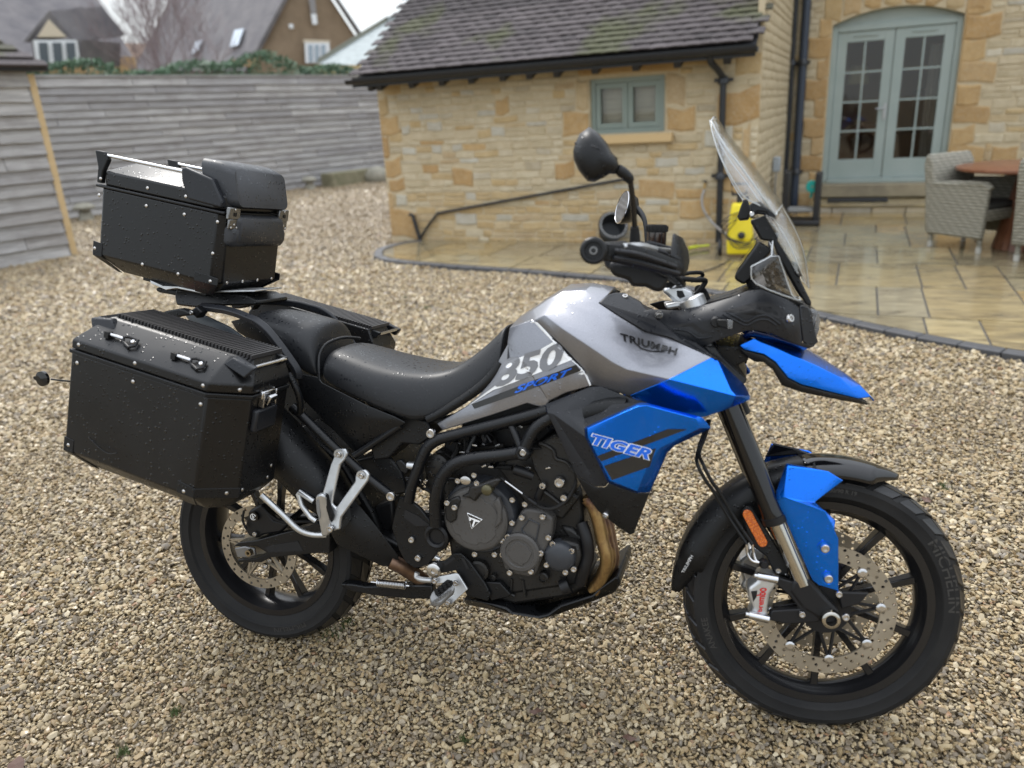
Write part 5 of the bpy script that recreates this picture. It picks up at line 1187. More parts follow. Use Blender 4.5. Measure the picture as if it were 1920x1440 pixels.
# blue side panel with the bike's name
NV = Q('RS', [(302, 412, .258), (320, 396, .260), (690, 228, .266), (720, 218, .264), (770, 220, .262), (1150, 318, .246), (1195, 335, .240), (1252, 408, .224), (1245, 418, .224), (980, 545, .240), (925, 600, .242), (795, 895, .240), (700, 900, .248), (480, 822, .256), (420, 700, .262), (308, 480, .262),
              (325, 415, .274), (700, 248, .280), (770, 240, .276), (1140, 340, .256), (1170, 410, .246), (870, 560, .268), (775, 700, .268), (700, 885, .262), (495, 805, .272), (330, 480, .276)])
name_panel = facet('name_panel', NV, [(0, 1, 16), (1, 2, 17, 16), (2, 3, 17), (3, 4, 18, 17), (4, 5, 19, 18), (5, 6, 7, 20, 19), (7, 8, 9, 21, 20), (9, 10, 21), (10, 11, 22, 21), (11, 12, 23, 22), (12, 13, 24, 23), (13, 14, 25, 24), (14, 15, 25), (15, 0, 16, 25),
                                      (16, 17, 25), (17, 18, 21), (18, 19, 20, 21), (25, 17, 21), (25, 21, 22), (24, 25, 22), (24, 22, 23)], BLUE, .005, .004, mirror=True, seg=3, smooth=40)
pdecal('stripe', name_panel, [(400, 620), (930, 418), (1072, 420), (430, 660)], BLKD, .0010, crop='RS')
pdecal('stripe', name_panel, [(450, 695), (840, 562), (790, 700), (510, 800)], BLKD, .0010, crop='RS')
tdecal(name_panel, 'TIGER', [(372, 456), (806, 572), (776, 640), (362, 526)], WHTD, .085, .22, off=.0018, space=1.04, crop='RS')
tdecal(name_panel, 'TIGER', [(372, 456), (806, 572), (776, 640), (362, 526)], BLUD, .045, .22, off=.0028, space=1.04, crop='RS')
# nose side fairing
GV = Q('NS', [(40, 350, .135), (150, 318, .130), (375, 325, .125), (600, 275, .130), (760, 228, .135), (880, 180, .138), (985, 166, .138), (1180, 240, .125), (1275, 300, .112), (1300, 570, .105), (1395, 600, .080), (1345, 615, .090), (1230, 575, .125), (1060, 500, .150), (940, 480, .155), (880, 482, .158), (640, 562, .165), (600, 585, .165), (560, 598, .162), (270, 520, .160), (212, 470, .155),
              (420, 430, .160), (700, 370, .165), (940, 330, .165), (1150, 400, .150), (300, 360, .140), (1285, 430, .112)])
nose = facet('nose_fairing', GV, [(0, 1, 25, 20), (1, 2, 25), (25, 2, 3, 21), (20, 25, 21, 19), (3, 4, 22, 21), (4, 5, 23, 22), (5, 6, 23), (6, 7, 24, 23), (7, 8, 26, 24), (26, 9, 12, 24), (9, 10, 11, 12), (24, 12, 13, 23), (23, 13, 14, 15, 22), (22, 15, 16, 21), (21, 16, 17, 18, 19)], PLAST_G, .005, .004, mirror=True, smooth=50)
def moulding(pts, m=PLASTIC, off=.0012, name='moulding'): return pdecal(name, nose, pts, m, off, crop='NS')
RECESS_SHADE = mat('painted_recess_shade', (.006, .006, .007), .7)  # flat black laid on parts to paint the shade of recesses
pdecal('groove_shade', nose, [(700, 335), (800, 310), (930, 270), (1060, 268), (1150, 320), (1235, 400), (1150, 350), (1055, 298), (940, 298), (860, 320)], RECESS_SHADE, .0008, crop='NS')  # dark strip on the surface, painted shade of a moulded groove
pdecal('groove_shade', nose, [(320, 455), (370, 430), (480, 420), (540, 470), (640, 500), (520, 495), (470, 445), (380, 452)], RECESS_SHADE, .0008, crop='NS')
for pts in ([(730, 345), (800, 375), (880, 410), (960, 372), (1040, 370), (1130, 430)], [(330, 470), (440, 485), (520, 535), (620, 525)], [(700, 360), (790, 400), (880, 438), (960, 400), (1035, 398), (1100, 440)]):
    P_ = []
    for x, y in pts: p, n = hit(nose, 1180 + x * .25, 500 + y * .25); P_.append(p + n * .0005)
    mb = MB(); mb.tube(catmull(P_, 4), .0026, 8); obj('raised_rib', mb, PLAST_G, nose)
for (u, v) in ((225, 370), (1195, 390)):
    p, n = hit(nose, 1180 + u * .25, 500 + v * .25); bolt(p, n, 1.6, parent=nose)
lid = MB(); lid.prism(Q('NS', [(375, 322, .10), (760, 225, .11), (880, 178, .11), (985, 160, .11), (1180, 235, .10), (1360, 300, .06), (1360, 280, .0), (1180, 215, .0), (900, 165, .0), (420, 310, .0)]), (0, .0, -.012)); part('cockpit_shelf', lid, PLASTIC, bevel=.003)
lid2 = MB(); a = Q('NS', [(375, 322, .10), (760, 225, .11), (880, 178, .11), (985, 160, .11), (1180, 235, .10), (1360, 300, .06)]); b_ = [Vector((p.x, -p.y, p.z)) for p in a]; lid2.hexa(a + [p - Vector((0, 0, .01)) for p in a[::-1]], b_ + [p - Vector((0, 0, .01)) for p in b_[::-1]]); part('cockpit_floor', lid2, PLASTIC, smooth=0)
# indicator on the nose
ib = MB(); c = Q('NS', [(650, 415)], .175)[0]; ib.lathe([(.012, -.02), (.012, .004), (.0095, .010)], 16, yfr(c)); ind = part('indicator', ib, CASTB)
ib = MB(); ib.hexa(Q('NS', [(655, 395, .19), (745, 395, .20), (745, 470, .20), (655, 445, .19)]), Q('NS', [(655, 398, .175), (745, 398, .18), (745, 465, .18), (655, 440, .175)])); obj('indicator_body', ib, PLASTIC, ind, bevel=.003)
ib = MB(); ib.hexa(Q('NS', [(735, 395, .202), (778, 400, .20), (775, 468, .20), (735, 472, .202)]), Q('NS', [(735, 395, .182), (775, 400, .184), (772, 465, .184), (735, 470, .182)])); obj('lens', ib, LENS, ind, bevel=.003)
# headlamp
def sym_loft(name, rows, m, **k):
    """rows: cross sections of points with y<0 (near) running to the centre; mirrored to the far side"""
    vs = []; n = None
    for row in rows:
        full = list(row) + [Vector((p.x, -p.y, p.z)) for p in row[::-1] if abs(p.y) > 1e-6]; n = len(full); vs += full
    fs = [(i * n + j, i * n + j + 1, (i + 1) * n + j + 1, (i + 1) * n + j) for i in range(len(rows) - 1) for j in range(n - 1)]
    mb = MB(); mb.add(vs, fs); me = mb.mesh(name); flip_to(me, CAMB); return link(name, me, m, moto, **k)
def xz(crop, pts, lat):        # (x,z) of pixel picks on one lateral plane
    return [(p.x, p.z) for p in Q(crop, pts, lat)]
hl = MB(); 
near = Q('NS', [(1275, 295, .112), (1335, 290, .085), (1370, 330, .082), (1400, 560, .075), (1395, 602, .070), (1345, 615, .085), (1300, 570, .105)])
hl.hexa(near, [Vector((p.x, -p.y, p.z)) for p in near]); part('headlamp_shell', hl, PLAST_G, bevel=.006)
near = Q('NS', [(1330, 310, .078), (1412, 325, .052), (1435, 400, .045), (1425, 480, .045), (1385, 590, .056), (1350, 500, .076)])
hl = MB(); hl.hexa(near, [Vector((p.x, -p.y, p.z)) for p in near]); hlo = part('headlamp', hl, LENS, bevel=.008, seg=3)
rfm = MB(); c = hlo.data.vertices[0].co
for s_ in (-.034, .034): rfm.lathe([(.006, -.02), (.022, -.005), (.027, .006)], 20, frame(Vector((1.495, s_, 1.015)), (1, 0, -.1)))
obj('reflector_bowl', rfm, CHROME, hlo)
# underside of the nose with its blue reflection painted in, and beak
CH = Q('NS', [(845, 520, .130), (890, 500, .140), (940, 490, .145), (1050, 520, .135), (1230, 580, .115), (1340, 615, .080), (1300, 640, .05), (1200, 600, .07), (1050, 570, .10), (945, 530, .12), (870, 545, .12)])
facet('chin_reflection', CH, [(0, 1, 10), (1, 2, 9, 10), (2, 3, 8, 9), (3, 4, 7, 8), (4, 5, 6, 7)], mat('painted_blue_reflection', (.001, .012, .09), .2, coat=.6), .004, .003, mirror=True)
bk = [Q('NS', r) for r in (
    [(830, 592, .135), (935, 538, .125), (1010, 520, .08), (1050, 505, .0)],
    [(862, 620, .132), (990, 565, .118), (1080, 545, .07), (1120, 530, .0)],
    [(1010, 655, .124), (1110, 610, .105), (1190, 585, .055), (1230, 575, .0)],
    [(1095, 712, .118), (1260, 680, .090), (1320, 640, .040), (1350, 635, .0)],
    [(1190, 832, .108), (1420, 752, .072), (1450, 705, .032), (1470, 712, .0)],
    [(1290, 882, .098), (1580, 832, .052), (1600, 800, .022), (1620, 800, .0)],
    [(1500, 935, .070), (1660, 910, .036), (1730, 890, .014), (1740, 892, .0)],
    [(1720, 988, .030), (1760, 985, .016), (1815, 975, .006), (1842, 1005, .0)])]
BKF = []
vs = [p for r in bk for p in r]
for p in vs:
    if abs(p.y) < .001: p.y = 0
for i in range(7):
    for j in range(3): BKF.append((i * 4 + j, i * 4 + j + 1, i * 4 + 5 + j, i * 4 + 4 + j))
W, FF = mirrored_mesh(vs, BKF); mb = MB(); mb.add(W, FF); me = mb.mesh('beak'); flip_to(me, CAMB); beak = link('beak', me, BLUE, moto, smooth=32, solid=.004, bevel=.003)
und = [Q('NS', r) for r in ([(832, 600, .131), (850, 640, .12)], [(866, 626, .128), (940, 700, .115)], [(1010, 662, .120), (1010, 705, .110)], [(1095, 718, .114), (1085, 765, .105)], [(1188, 836, .105), (1150, 880, .095)], [(1290, 888, .095), (1295, 930, .085)], [(1500, 940, .067), (1510, 975, .060)], [(1720, 992, .028), (1790, 1025, .012)])]
vs = [p for r in und for p in r]; W, FF = mirrored_mesh(vs, [(2 * i, 2 * i + 1, 2 * i + 3, 2 * i + 2) for i in range(7)]); n_ = len(vs)
mb = MB(); mb.add(W, FF + [(2 * i + 1, 2 * i + 3, n_ + 2 * i + 3, n_ + 2 * i + 1) for i in range(7)]); me = mb.mesh('beak_underside'); fix_normals(me); link('beak_underside', me, PLASTIC, moto, smooth=35, solid=.004)
mb = MB(); a = Q('NS', [(640, 590, .11), (830, 600, .12), (900, 700, .11), (815, 740, .10), (880, 840, .09), (870, 880, .09), (840, 885, .10), (700, 740, .12)]); mb.hexa(a, [Vector((p.x, -p.y, p.z)) for p in a]); part('headstock_cover', mb, PLASTIC, bevel=.006)
slabp('edge_trim', Q('NS', [(560, 600, .175), (640, 600, .170), (700, 680, .165), (830, 800, .150), (880, 840, .145), (878, 870, .145), (850, 888, .150), (790, 850, .158), (640, 680, .185)]), PLASTIC, .02, .004, mirror=True)
tube('headstock', [Vector((1.235, 0, 1.0)), Vector((1.34, 0, .78))], .036, CASTB, smooth_n=0, seg=20)
# ------------------------------------------------------------------ screen, deflectors, instruments
def screen(name, edge, bend, centre, m):
    """side wing from the edge to the bend, then a rounded front to the middle"""
    rows = []
    for e_, a, b in zip(edge, bend, centre):
        E_ = Q('HB', [e_])[0]; A = Q('HB', [a])[0]; B = Q('HB', [b])[0]; B.y = 0; w = -A.y; row = [E_, E_.lerp(A, .5) + Vector((0, -.004, 0))]
        for t in np.linspace(0, 1, 6):
            y = w * math.cos(t * math.pi / 2); k = math.sin(t * math.pi / 2) ** 1.6
            row.append(Vector((A.x + (B.x - A.x) * k, -y, A.z + (B.z - A.z) * k)))
        rows.append(row)
    return sym_loft(name, rows, m, smooth=60, solid=.004), rows
s1, rows = screen('upper_screen', [(1084, 24, .125), (1106, 125, .150), (1152, 270, .172), (1215, 400, .182), (1280, 510, .184), (1345, 600, .178)],
                  [(1096, 22, .105), (1135, 112, .128), (1232, 262, .145), (1355, 422, .150), (1472, 588, .148), (1575, 725, .138)],
                  [(1130, 8, 0), (1215, 140, 0), (1345, 300, 0), (1450, 430, 0), (1550, 560, 0), (1625, 660, 0)], CLEAR)
mirp = lambda p: Vector((p.x, -p.y, p.z))
t_ = MB(); bend_ = [r[2] for r in rows]; edge_ = [r[0] for r in rows]
t_.tube(catmull(bend_ + rows[-1][3:], 4), .0019, 6); t_.tube(catmull(edge_ + [rows[-1][1]], 4), .0012, 6); t_.tube(catmull([mirp(p) for p in edge_], 4), .0012, 6); t_.tube(catmull([mirp(p) for p in bend_], 4), .0013, 6); t_.tube(catmull(rows[0] + [mirp(p) for p in rows[0][::-1]][1:], 3), .0013, 6); obj('screen_edge', t_, EDGE, s1)
s2, rows = screen('main_screen', [(1500, 740, .150), (1570, 860, .148), (1640, 1000, .140), (1700, 1110, .128), (1770, 1240, .105)], [(1560, 760, .125), (1640, 880, .122), (1700, 1000, .115), (1745, 1110, .105), (1790, 1230, .085)], [(1625, 670, 0), (1700, 800, 0), (1768, 950, 0), (1805, 1100, 0), (1826, 1285, 0)], CLEAR)
t_ = MB(); t_.tube(catmull([r[2] for r in rows], 4), .0014, 6); t_.tube(catmull([r[7] for r in rows], 4), .0012, 6); obj('screen_edge', t_, EDGE, s2)
slabp('screen_bracket', Q('HB', [(1385, 770), (1440, 755), (1520, 725), (1605, 885), (1588, 920), (1700, 1090), (1845, 1385), (1845, 1420), (1800, 1400), (1735, 1290), (1600, 1050), (1545, 930), (1470, 920)], .105), PLASTIC, .018, .004, mirror=True)
slabp('spoiler_arm', Q('HB', [(1385, 650), (1420, 632), (1480, 640), (1580, 735), (1585, 765), (1530, 765), (1505, 712), (1440, 705), (1395, 745)], .115), PLAST_G, .012, .003, mirror=True)
bolt(Q('HB', [(1400, 725)], .118)[0], s=.9)
mb = MB(); a = Q('HB', [(1700, 1075, .112), (1735, 1090, .11), (1780, 1190, .105), (1760, 1205, .105), (1720, 1170, .11)]); mb.prism(a, (0, .02, 0)); part('screen_bracket_foot', mb, PLASTIC, bevel=.002)
nav = MB(); nav.prism(Q('HB', [(1335, 612), (1372, 622), (1392, 700), (1372, 765), (1300, 772), (1290, 750), (1310, 680)], .06), (0, .11, 0)); part('camera_pod', nav, CASTB, bevel=.004)
nav = MB(); nav.tube(Q('HB', [(1362, 590), (1368, 620)], .05), .004, 8); nav.tube(Q('HB', [(1380, 690), (1480, 660)], .03), .010, 8); part('pod_stalk', nav, CASTB)
dash = MB(); a = Q('HB', [(1452, 928, .10), (1535, 978, .10), (1545, 1010, .10), (1500, 1060, .10), (1425, 1180, .10), (1340, 1258, .10), (1268, 1215, .10), (1272, 1180, .10)]); dash.prism(a, (0, .20, 0)); d_ = part('instrument_display', dash, PLASTIC, bevel=.006)
gl_ = MB(); a = Q('HB', [(1446, 934, .092), (1276, 1186, .092)]); off = Vector((-.004, 0, .003)); b0, b1 = a[0] + off, a[1] + off; gl_.add([b0, b1, b1 + Vector((0, .18, 0)), b0 + Vector((0, .18, 0))], [(0, 1, 2, 3)]); obj('display_glass', gl_, PIANO, d_, smooth=0)
tube('display_mount', Q('HB', [(1390, 1210, .04), (1430, 1290, .04), (1480, 1330, .04)]), .014, CASTB, smooth_n=3)
DV = Q('HB', [(1555, 928, .155), (1548, 1020, .170), (1535, 1045, .176), (1410, 1112, .205), (1395, 1135, .208), (1430, 1248, .195), (1738, 1368, .150), (1752, 1345, .145), (1600, 1060, .150), (1600, 1040, .172), (1700, 1335, .160)])
dfl = facet('wind_deflector', DV, [(0, 1, 2, 9, 8), (2, 3, 4, 5, 10, 9), (5, 6, 10), (8, 9, 10, 7), (7, 10, 6)], SMOKE, .003, 0, mirror=True, smooth=35)
t_ = MB(); t_.tube(catmull([DV[i] for i in (0, 1, 2, 3, 4, 5, 6, 7)], 3), .0013, 6); t_.tube([DV[2], DV[9], DV[10], DV[6]], .0009, 6); obj('deflector_edge', t_, EDGE, dfl)

# ------------------------------------------------------------------ handlebar, guards, mirrors (steered)
S3 = SM.to_3x3()
def shp(name, crop, pts, m, depth, bevel=.004, parent=None, lat=None, mirror=False):
    mb = MB(); mb.prism(F_(crop, pts, lat), S3 @ Vector((0, depth, 0))); o = part(name, mb, m, parent, bevel=bevel, seg=3)
    if mirror: mirror_steer(o)
    return o
be = F_('HB', [(212, 1000)], .43)[0]
bar = [be + S3 @ Vector((.01, .02, 0)), be + S3 @ Vector((.05, .14, .008)), F_('HB', [(700, 1130)], .17)[0], F_('HB', [(860, 1240)], .06)[0]]
o = tube('handlebar', bar + [SM @ Vector(((SM.inverted() @ p).x, -(SM.inverted() @ p).y, (SM.inverted() @ p).z)) for p in bar[::-1]], .011, PLASTIC, smooth_n=4)
o = tube('grip', [bar[0], bar[1]], .0175, RUBBER, smooth_n=0, seg=20); mirror_steer(o)
beb = MB(); beb.lathe([(.022, -.03), (.0262, -.006), (.0262, .004), (.0225, .009), (.017, .009), (.016, .002), (.0001, .002)], 32, frame(be, S3 @ Vector((0, -1, 0)))); bb = part('bar_end', beb, PLASTIC)
mirror_steer(bb)
b2 = MB(); b2.lathe([(.0085, 0), (.0082, .003), (.0072, .004), (.0052, .004), (.0048, .0), (.0001, .0)], 20, frame(be + S3 @ Vector((0, -.002, 0)), S3 @ Vector((0, -1, 0)))); obj('end_bolt', b2, PEGM, bb)
GP = F_('HB', [(205, 930, .415), (350, 950, .415), (490, 945, .395), (640, 985, .36), (870, 1075, .30), (900, 1110, .285), (895, 1195, .285), (840, 1198, .30), (560, 1140, .36), (320, 1085, .41), (230, 1075, .418), (500, 1040, .395), (820, 1130, .315), (160, 1000, .42)])
gd = facet('hand_guard', GP, [(13, 0, 1, 11, 9, 10), (1, 2, 11), (2, 3, 4, 12, 11), (4, 5, 6, 12), (6, 7, 12), (7, 8, 11, 12), (8, 9, 11)], PLASTIC, .012, .004, smooth=40); mirror_steer(gd)
GQ = F_('HB', [(820, 868, .27), (885, 905, .22), (925, 1000, .18), (935, 1080, .18), (920, 1150, .20), (895, 1195, .26), (870, 1075, .295), (800, 1040, .30), (800, 1050, .28), (860, 920, .25), (885, 1020, .24)])
gw = facet('guard_deflector', GQ, [(0, 1, 9), (0, 9, 10, 6, 7), (1, 2, 10, 9), (2, 3, 10), (3, 4, 5, 6, 10)], PLASTIC, .006, .004, smooth=45); mirror_steer(gw)
for V in ([(370, 1000, .418), (560, 1030, .40), (830, 1120, .318)], [(360, 1050, .418), (560, 1090, .385), (850, 1170, .308)]): tube('guard_rib', F_('HB', V), .0045, PLAST_G, smooth_n=4, seg=8)
tdecal(gd, 'AKE', [(650, 1085), (770, 1092), (770, 1125), (650, 1120)], CHAR, .0, crop='HB', off=.002) if False else None
sg = shp('switchgear', 'HB', [(330, 1080), (620, 1130), (780, 1200), (740, 1300), (680, 1310), (600, 1270), (500, 1270), (470, 1220), (360, 1190), (330, 1140)], CASTB, .10, .008, lat=.26)
shp('throttle_housing', 'HB', [(480, 930), (560, 925), (760, 1000), (790, 1040), (620, 1010), (500, 960)], CASTB, .05, .006, lat=.30)
shp('stop_switch', 'HB', [(510, 952), (545, 945), (575, 962), (560, 972), (520, 965)], mat('red_switch', (.35, .03, .04), .4), .01, .001, lat=.305)
tube('brake_lever', F_('HB', [(800, 1010, .22), (700, 1000, .28), (560, 965, .36), (430, 970, .40)]), [.007, .008, .007, .006], ALU, smooth_n=4, seg=8)
tube('clamp_lever', F_('HB', [(620, 950, .25), (700, 970, .23), (790, 1000, .2)]), .008, PLAST_G, smooth_n=3)
for k in range(5):
    tube('cable', F_('HB', [(560 + 40 * k, 1150 + 18 * k, .2), (640 + 30 * k, 1230 + 10 * k, .14 - .01 * k), (760 + 20 * k, 1260 - 8 * k, .09)]), .004, RUBBER, smooth_n=4, seg=6)
tube('cable', F_('HB', [(780, 1270, .07), (860, 1215, .06), (980, 1220, .05), (1050, 1225, .03), (1020, 1280, .03), (960, 1350, .03)]), .0062, RUBBER, smooth_n=5)
tube('cable', F_('HB', [(790, 1240, .05), (900, 1175, .04), (1010, 1165, .02), (1025, 1195, .0), (940, 1230, .0)]), .0045, RUBBER, smooth_n=5)
tube('cable', F_('HB', [(1000, 1290, .02), (1030, 1310, .0), (1055, 1370, .0)]), .011, RUBBER, smooth_n=3)
# reservoir with a black ribbed cap
rc = F_('HB', [(684, 885)], .20)[0]; rn_ = (S3 @ Vector((.03, -.05, 1))).normalized()
res = MB(); res.lathe([(.0185, -.028), (.0205, -.024), (.0205, .006), (.0001, .006)], 24, frame(rc, rn_)); ro = part('fluid_reservoir', res, mat('brown_fluid_pot', (.035, .018, .012), .2, coat=.6))
cap = MB(); cap.lathe([(.0215, .006), (.0225, .008), (.0225, .020), (.0205, .023), (.0001, .023)], 24, frame(rc, rn_))
for k in range(18): a = k / 18 * 6.283; cap.box((.0228 * math.cos(a), .0228 * math.sin(a), .014), (.003, .003, .012), M=frame(rc, rn_))
obj('cap', cap, RUBBER, ro)
for k in range(9): a = k / 9 * 6.283; rb_ = MB(); rb_.box((.0207 * math.cos(a), .0207 * math.sin(a), -.008), (.0022, .0022, .026), M=frame(rc, rn_)); obj('pot_rib', rb_, CASTB, ro, smooth=0)
# near mirror
mlat = .41
ms = F_('HB', [(523, 915, .335), (520, 820, .345), (508, 640, .365), (488, 480, .385), (470, 450, .39), (430, 415, .395), (390, 385, .40)])
tube('mirror_boot', [ms[0] - S3 @ Vector((0, 0, .005)), ms[1]], [.0115, .0085], RUBBER, smooth_n=0, seg=16)
tube('mirror_stem', ms[1:4], .0056, PIANO, smooth_n=4); tube('mirror_elbow', ms[3:], [.0075, .010, .011, .0095], PLASTIC, smooth_n=4, seg=14)
MO = [(180, 72), (245, 112), (310, 190), (350, 265), (385, 300), (405, 365), (370, 430), (335, 425), (285, 455), (215, 488), (165, 480), (100, 400), (62, 320), (58, 250), (75, 190), (110, 120)]
oc = (215, 290)
def ringm(f, lat, dx=0, dy=0): return F_('HB', [(oc[0] + (x - oc[0]) * f + dx, oc[1] + (y - oc[1]) * f + dy, lat) for x, y in MO])
rings = [ringm(.90, .388), ringm(1.0, .395), ringm(.985, .405), ringm(.93, .418, 4, 4), ringm(.80, .430, 8, 2), ringm(.55, .438, 10, -4), ringm(.2, .441, 10, -8)]
mb = MB(); n = len(MO); vs = [p for r in rings for p in r]; fs = [(i * n + j, i * n + (j + 1) % n, (i + 1) * n + (j + 1) % n, (i + 1) * n + j) for i in range(len(rings) - 1) for j in range(n)] + [tuple(range(n)), tuple(range((len(rings) - 1) * n, len(rings) * n))]
mb.add(vs, fs); mir = part('mirror', mb, PLASTIC, smooth=60)
pts = F_('HB', [(75, 192, .409), (140, 200, .428), (230, 225, .440), (330, 285, .428), (385, 310, .41)]); tb = MB(); tb.tube(catmull(pts, 5), .0022, 6); obj('crease', tb, PIANO, mir)
# far mirror, its glass turned to us
c = us(1060 + 415 * .25, 220 + 672 * .25, -.40); gn_ = (CAMB - c).normalized() * .35 + Vector((-.95, -.02, .25)); gn_.normalize()
mf = MB(); Mx = frame(c, gn_) @ Matrix.Diagonal((1.15, .78, 1, 1)) ; mf.lathe([(.058, -.004), (.062, -.008), (.060, -.018), (.048, -.038), (.02, -.05), (.0001, -.052)], 32, Mx); m2 = part('mirror', mf, PLASTIC, smooth=50)
mf = MB(); mf.lathe([(.0001, -.003), (.057, -.003), (.058, -.005)], 32, Mx); obj('mirror_glass', mf, MIRR, m2, smooth=0)
mf = MB(); mf.tube([Mx @ Vector((.060 * math.cos(a), .060 * math.sin(a), -.004)) for a in np.linspace(0, 6.28, 33)[:-1]], .0022, 6, closed=True); obj('mirror_rim', mf, CHROME, m2)
tube('mirror_stem', F_('HB', [(470, 640, -.38), (540, 690, -.36), (590, 760, -.33), (605, 850, -.31), (612, 960, -.30)]), [.012, .010, .007, .0058, .0058], PLASTIC, smooth_n=4)
# top yoke and risers
shp('riser', 'HB', [(725, 1300), (760, 1270), (860, 1260), (960, 1300), (985, 1385), (880, 1420), (820, 1390), (770, 1340)], ALU, .10, .008, lat=.055)
shp('riser_recess', 'HB', [(835, 1300), (880, 1300), (900, 1345), (860, 1360), (838, 1340)], CASTB, .002, .001, lat=.057)
shp('top_yoke', 'HB', [(750, 1400), (870, 1380), (1010, 1365), (1030, 1385), (950, 1410), (760, 1440)], ALU, .20, .006, lat=.10)
yk = MB(); yk.lathe([(.030, -.01), (.030, .012), (.024, .016), (.0001, .016)], 28, frame(F_('HB', [(960, 1395)], .10)[0], ax)); yk2 = part('fork_cap', yk, ALU); mirror_steer(yk2)
# ------------------------------------------------------------------ seats
def seat_loft(name, st, m, crop='ST', K=7, centre_up=.010, lip=.02):
    """st: rows (lower edge px, upper edge px, optional centre lift)"""
    rows = []
    for s in st:
        D = Q(crop, [s[0]])[0]; C = Q(crop, [s[1]])[0]; up = s[2] if len(s) > 2 else centre_up
        mid_ = D.lerp(C, .55) + Vector((0, -.012, 0)); row = [Vector((D.x, D.y + lip, D.z - .006)), D, mid_, C + Vector((0, -.004, -.006)), Vector((C.x, C.y * .75, C.z + up * .55)), Vector((C.x, C.y * .38, C.z + up * .9)), Vector((C.x, 0, C.z + up))]
        rows.append(row)
    vs = []; n = 0
    for row in rows:
        full = row + [Vector((p.x, -p.y, p.z)) for p in row[::-1][1:]]; n = len(full); vs += full
    fs = [(i * n + j, i * n + j + 1, (i + 1) * n + j + 1, (i + 1) * n + j) for i in range(len(rows) - 1) for j in range(n - 1)] + [tuple(range(n)), tuple(range((len(rows) - 1) * n, len(rows) * n))]
    mb = MB(); mb.add(vs, fs); me = mb.mesh(name); fix_normals(me); return link(name, me, m, moto, smooth=75, subsurf=2)
seat_loft('rider_seat', [((560, 660, .118), (590, 500, .095), .006), ((575, 700, .130), (640, 480, .105), .012), ((720, 775, .150), (800, 550, .120), .016), ((930, 880, .162), (1000, 612, .130), .010), ((1110, 955, .166), (1200, 645, .130), .004), ((1250, 1000, .165), (1400, 655, .118), .002),
          ((1400, 972, .156), (1570, 605, .100), .002), ((1600, 850, .142), (1720, 500, .082), .004), ((1790, 705, .128), (1840, 400, .070), .004), ((1900, 590, .118), (1930, 305, .064), .004), ((1935, 540, .110), (1955, 280, .058), .002)], VINYL)
seat_loft('pillion_seat', [((90, 330, .10), (20, 190, .085), .004), ((200, 430, .110), (120, 215, .095), .010), ((330, 560, .118), (260, 262, .105), .016), ((430, 640, .122), (400, 310, .110), .020), ((530, 665, .122), (505, 360, .105), .030), ((556, 665, .116), (548, 470, .090), .045)], VINYL)
tube('seat_piping', Q('ST', [(556, 690, .127), (552, 600, .120), (556, 500, .100), (600, 425, .07), (680, 385, .03), (760, 370, .0), (860, 378, -.05)]), .0042, PLASTIC, smooth_n=5)
mb = MB(); a = Q('ST', [(510, 360, .10), (600, 280, .05), (700, 275, .0), (860, 375, -.05), (760, 372, -.0), (640, 400, .06), (560, 470, .098)]);
# black tail side panel, its lower edge and inner cover
TP = Q('ST', [(395, 640, .128), (545, 668, .128), (575, 712, .134), (720, 785, .150), (930, 890, .162), (1115, 965, .165), (1200, 1010, .164), (1165, 1035, .160), (850, 1235, .138), (800, 1215, .136), (560, 965, .128), (415, 820, .122), (395, 700, .120), (760, 960, .160)])
facet('tail_panel', TP, [(0, 1, 2, 11, 12), (2, 3, 13, 10, 11), (3, 4, 13), (4, 5, 6, 7, 13), (7, 8, 13), (8, 9, 10, 13)], PLASTIC, .004, .004, mirror=True, smooth=60)
facet('tail_fairing', Q('ST', [(0, 222, .118), (60, 250, .122), (300, 480, .128), (420, 640, .128), (395, 700, .118), (300, 620, .112), (100, 430, .11), (-60, 330, .108), (-110, 250, .10)]), [(0, 1, 7, 8), (1, 2, 6, 7), (2, 3, 4, 5, 6)], PLASTIC, .004, .004, mirror=True)
facet('tail_fairing', Q('T2', [(800, 110, .08), (930, 130, .085), (1100, 210, .09), (1250, 320, .095), (1120, 320, .095), (1060, 285, .09), (905, 235, .085)]), [(0, 1, 2, 3, 4, 5, 6)], mat('wet_blue_grey_panel', (.05, .06, .07), .3), .01, .003)
slabp('frame_cover', Q('EN', [(-120, 60), (60, 60), (250, 120), (290, 230), (190, 300), (60, 290), (-40, 400), (-160, 420), (-200, 250)], .128), PLASTIC, .10, .006)
slabp('frame_cover', Q('EN', [(240, 110), (330, 150), (350, 190), (560, 120), (480, 60), (330, 100)], .142), PLASTIC, .03, .004)
tube('seat_rail', Q('ST', [(1370, 985, .152), (1480, 930, .152), (1700, 790, .146), (1830, 680, .14), (1915, 560, .13)]), .012, PLASTIC, smooth_n=4)
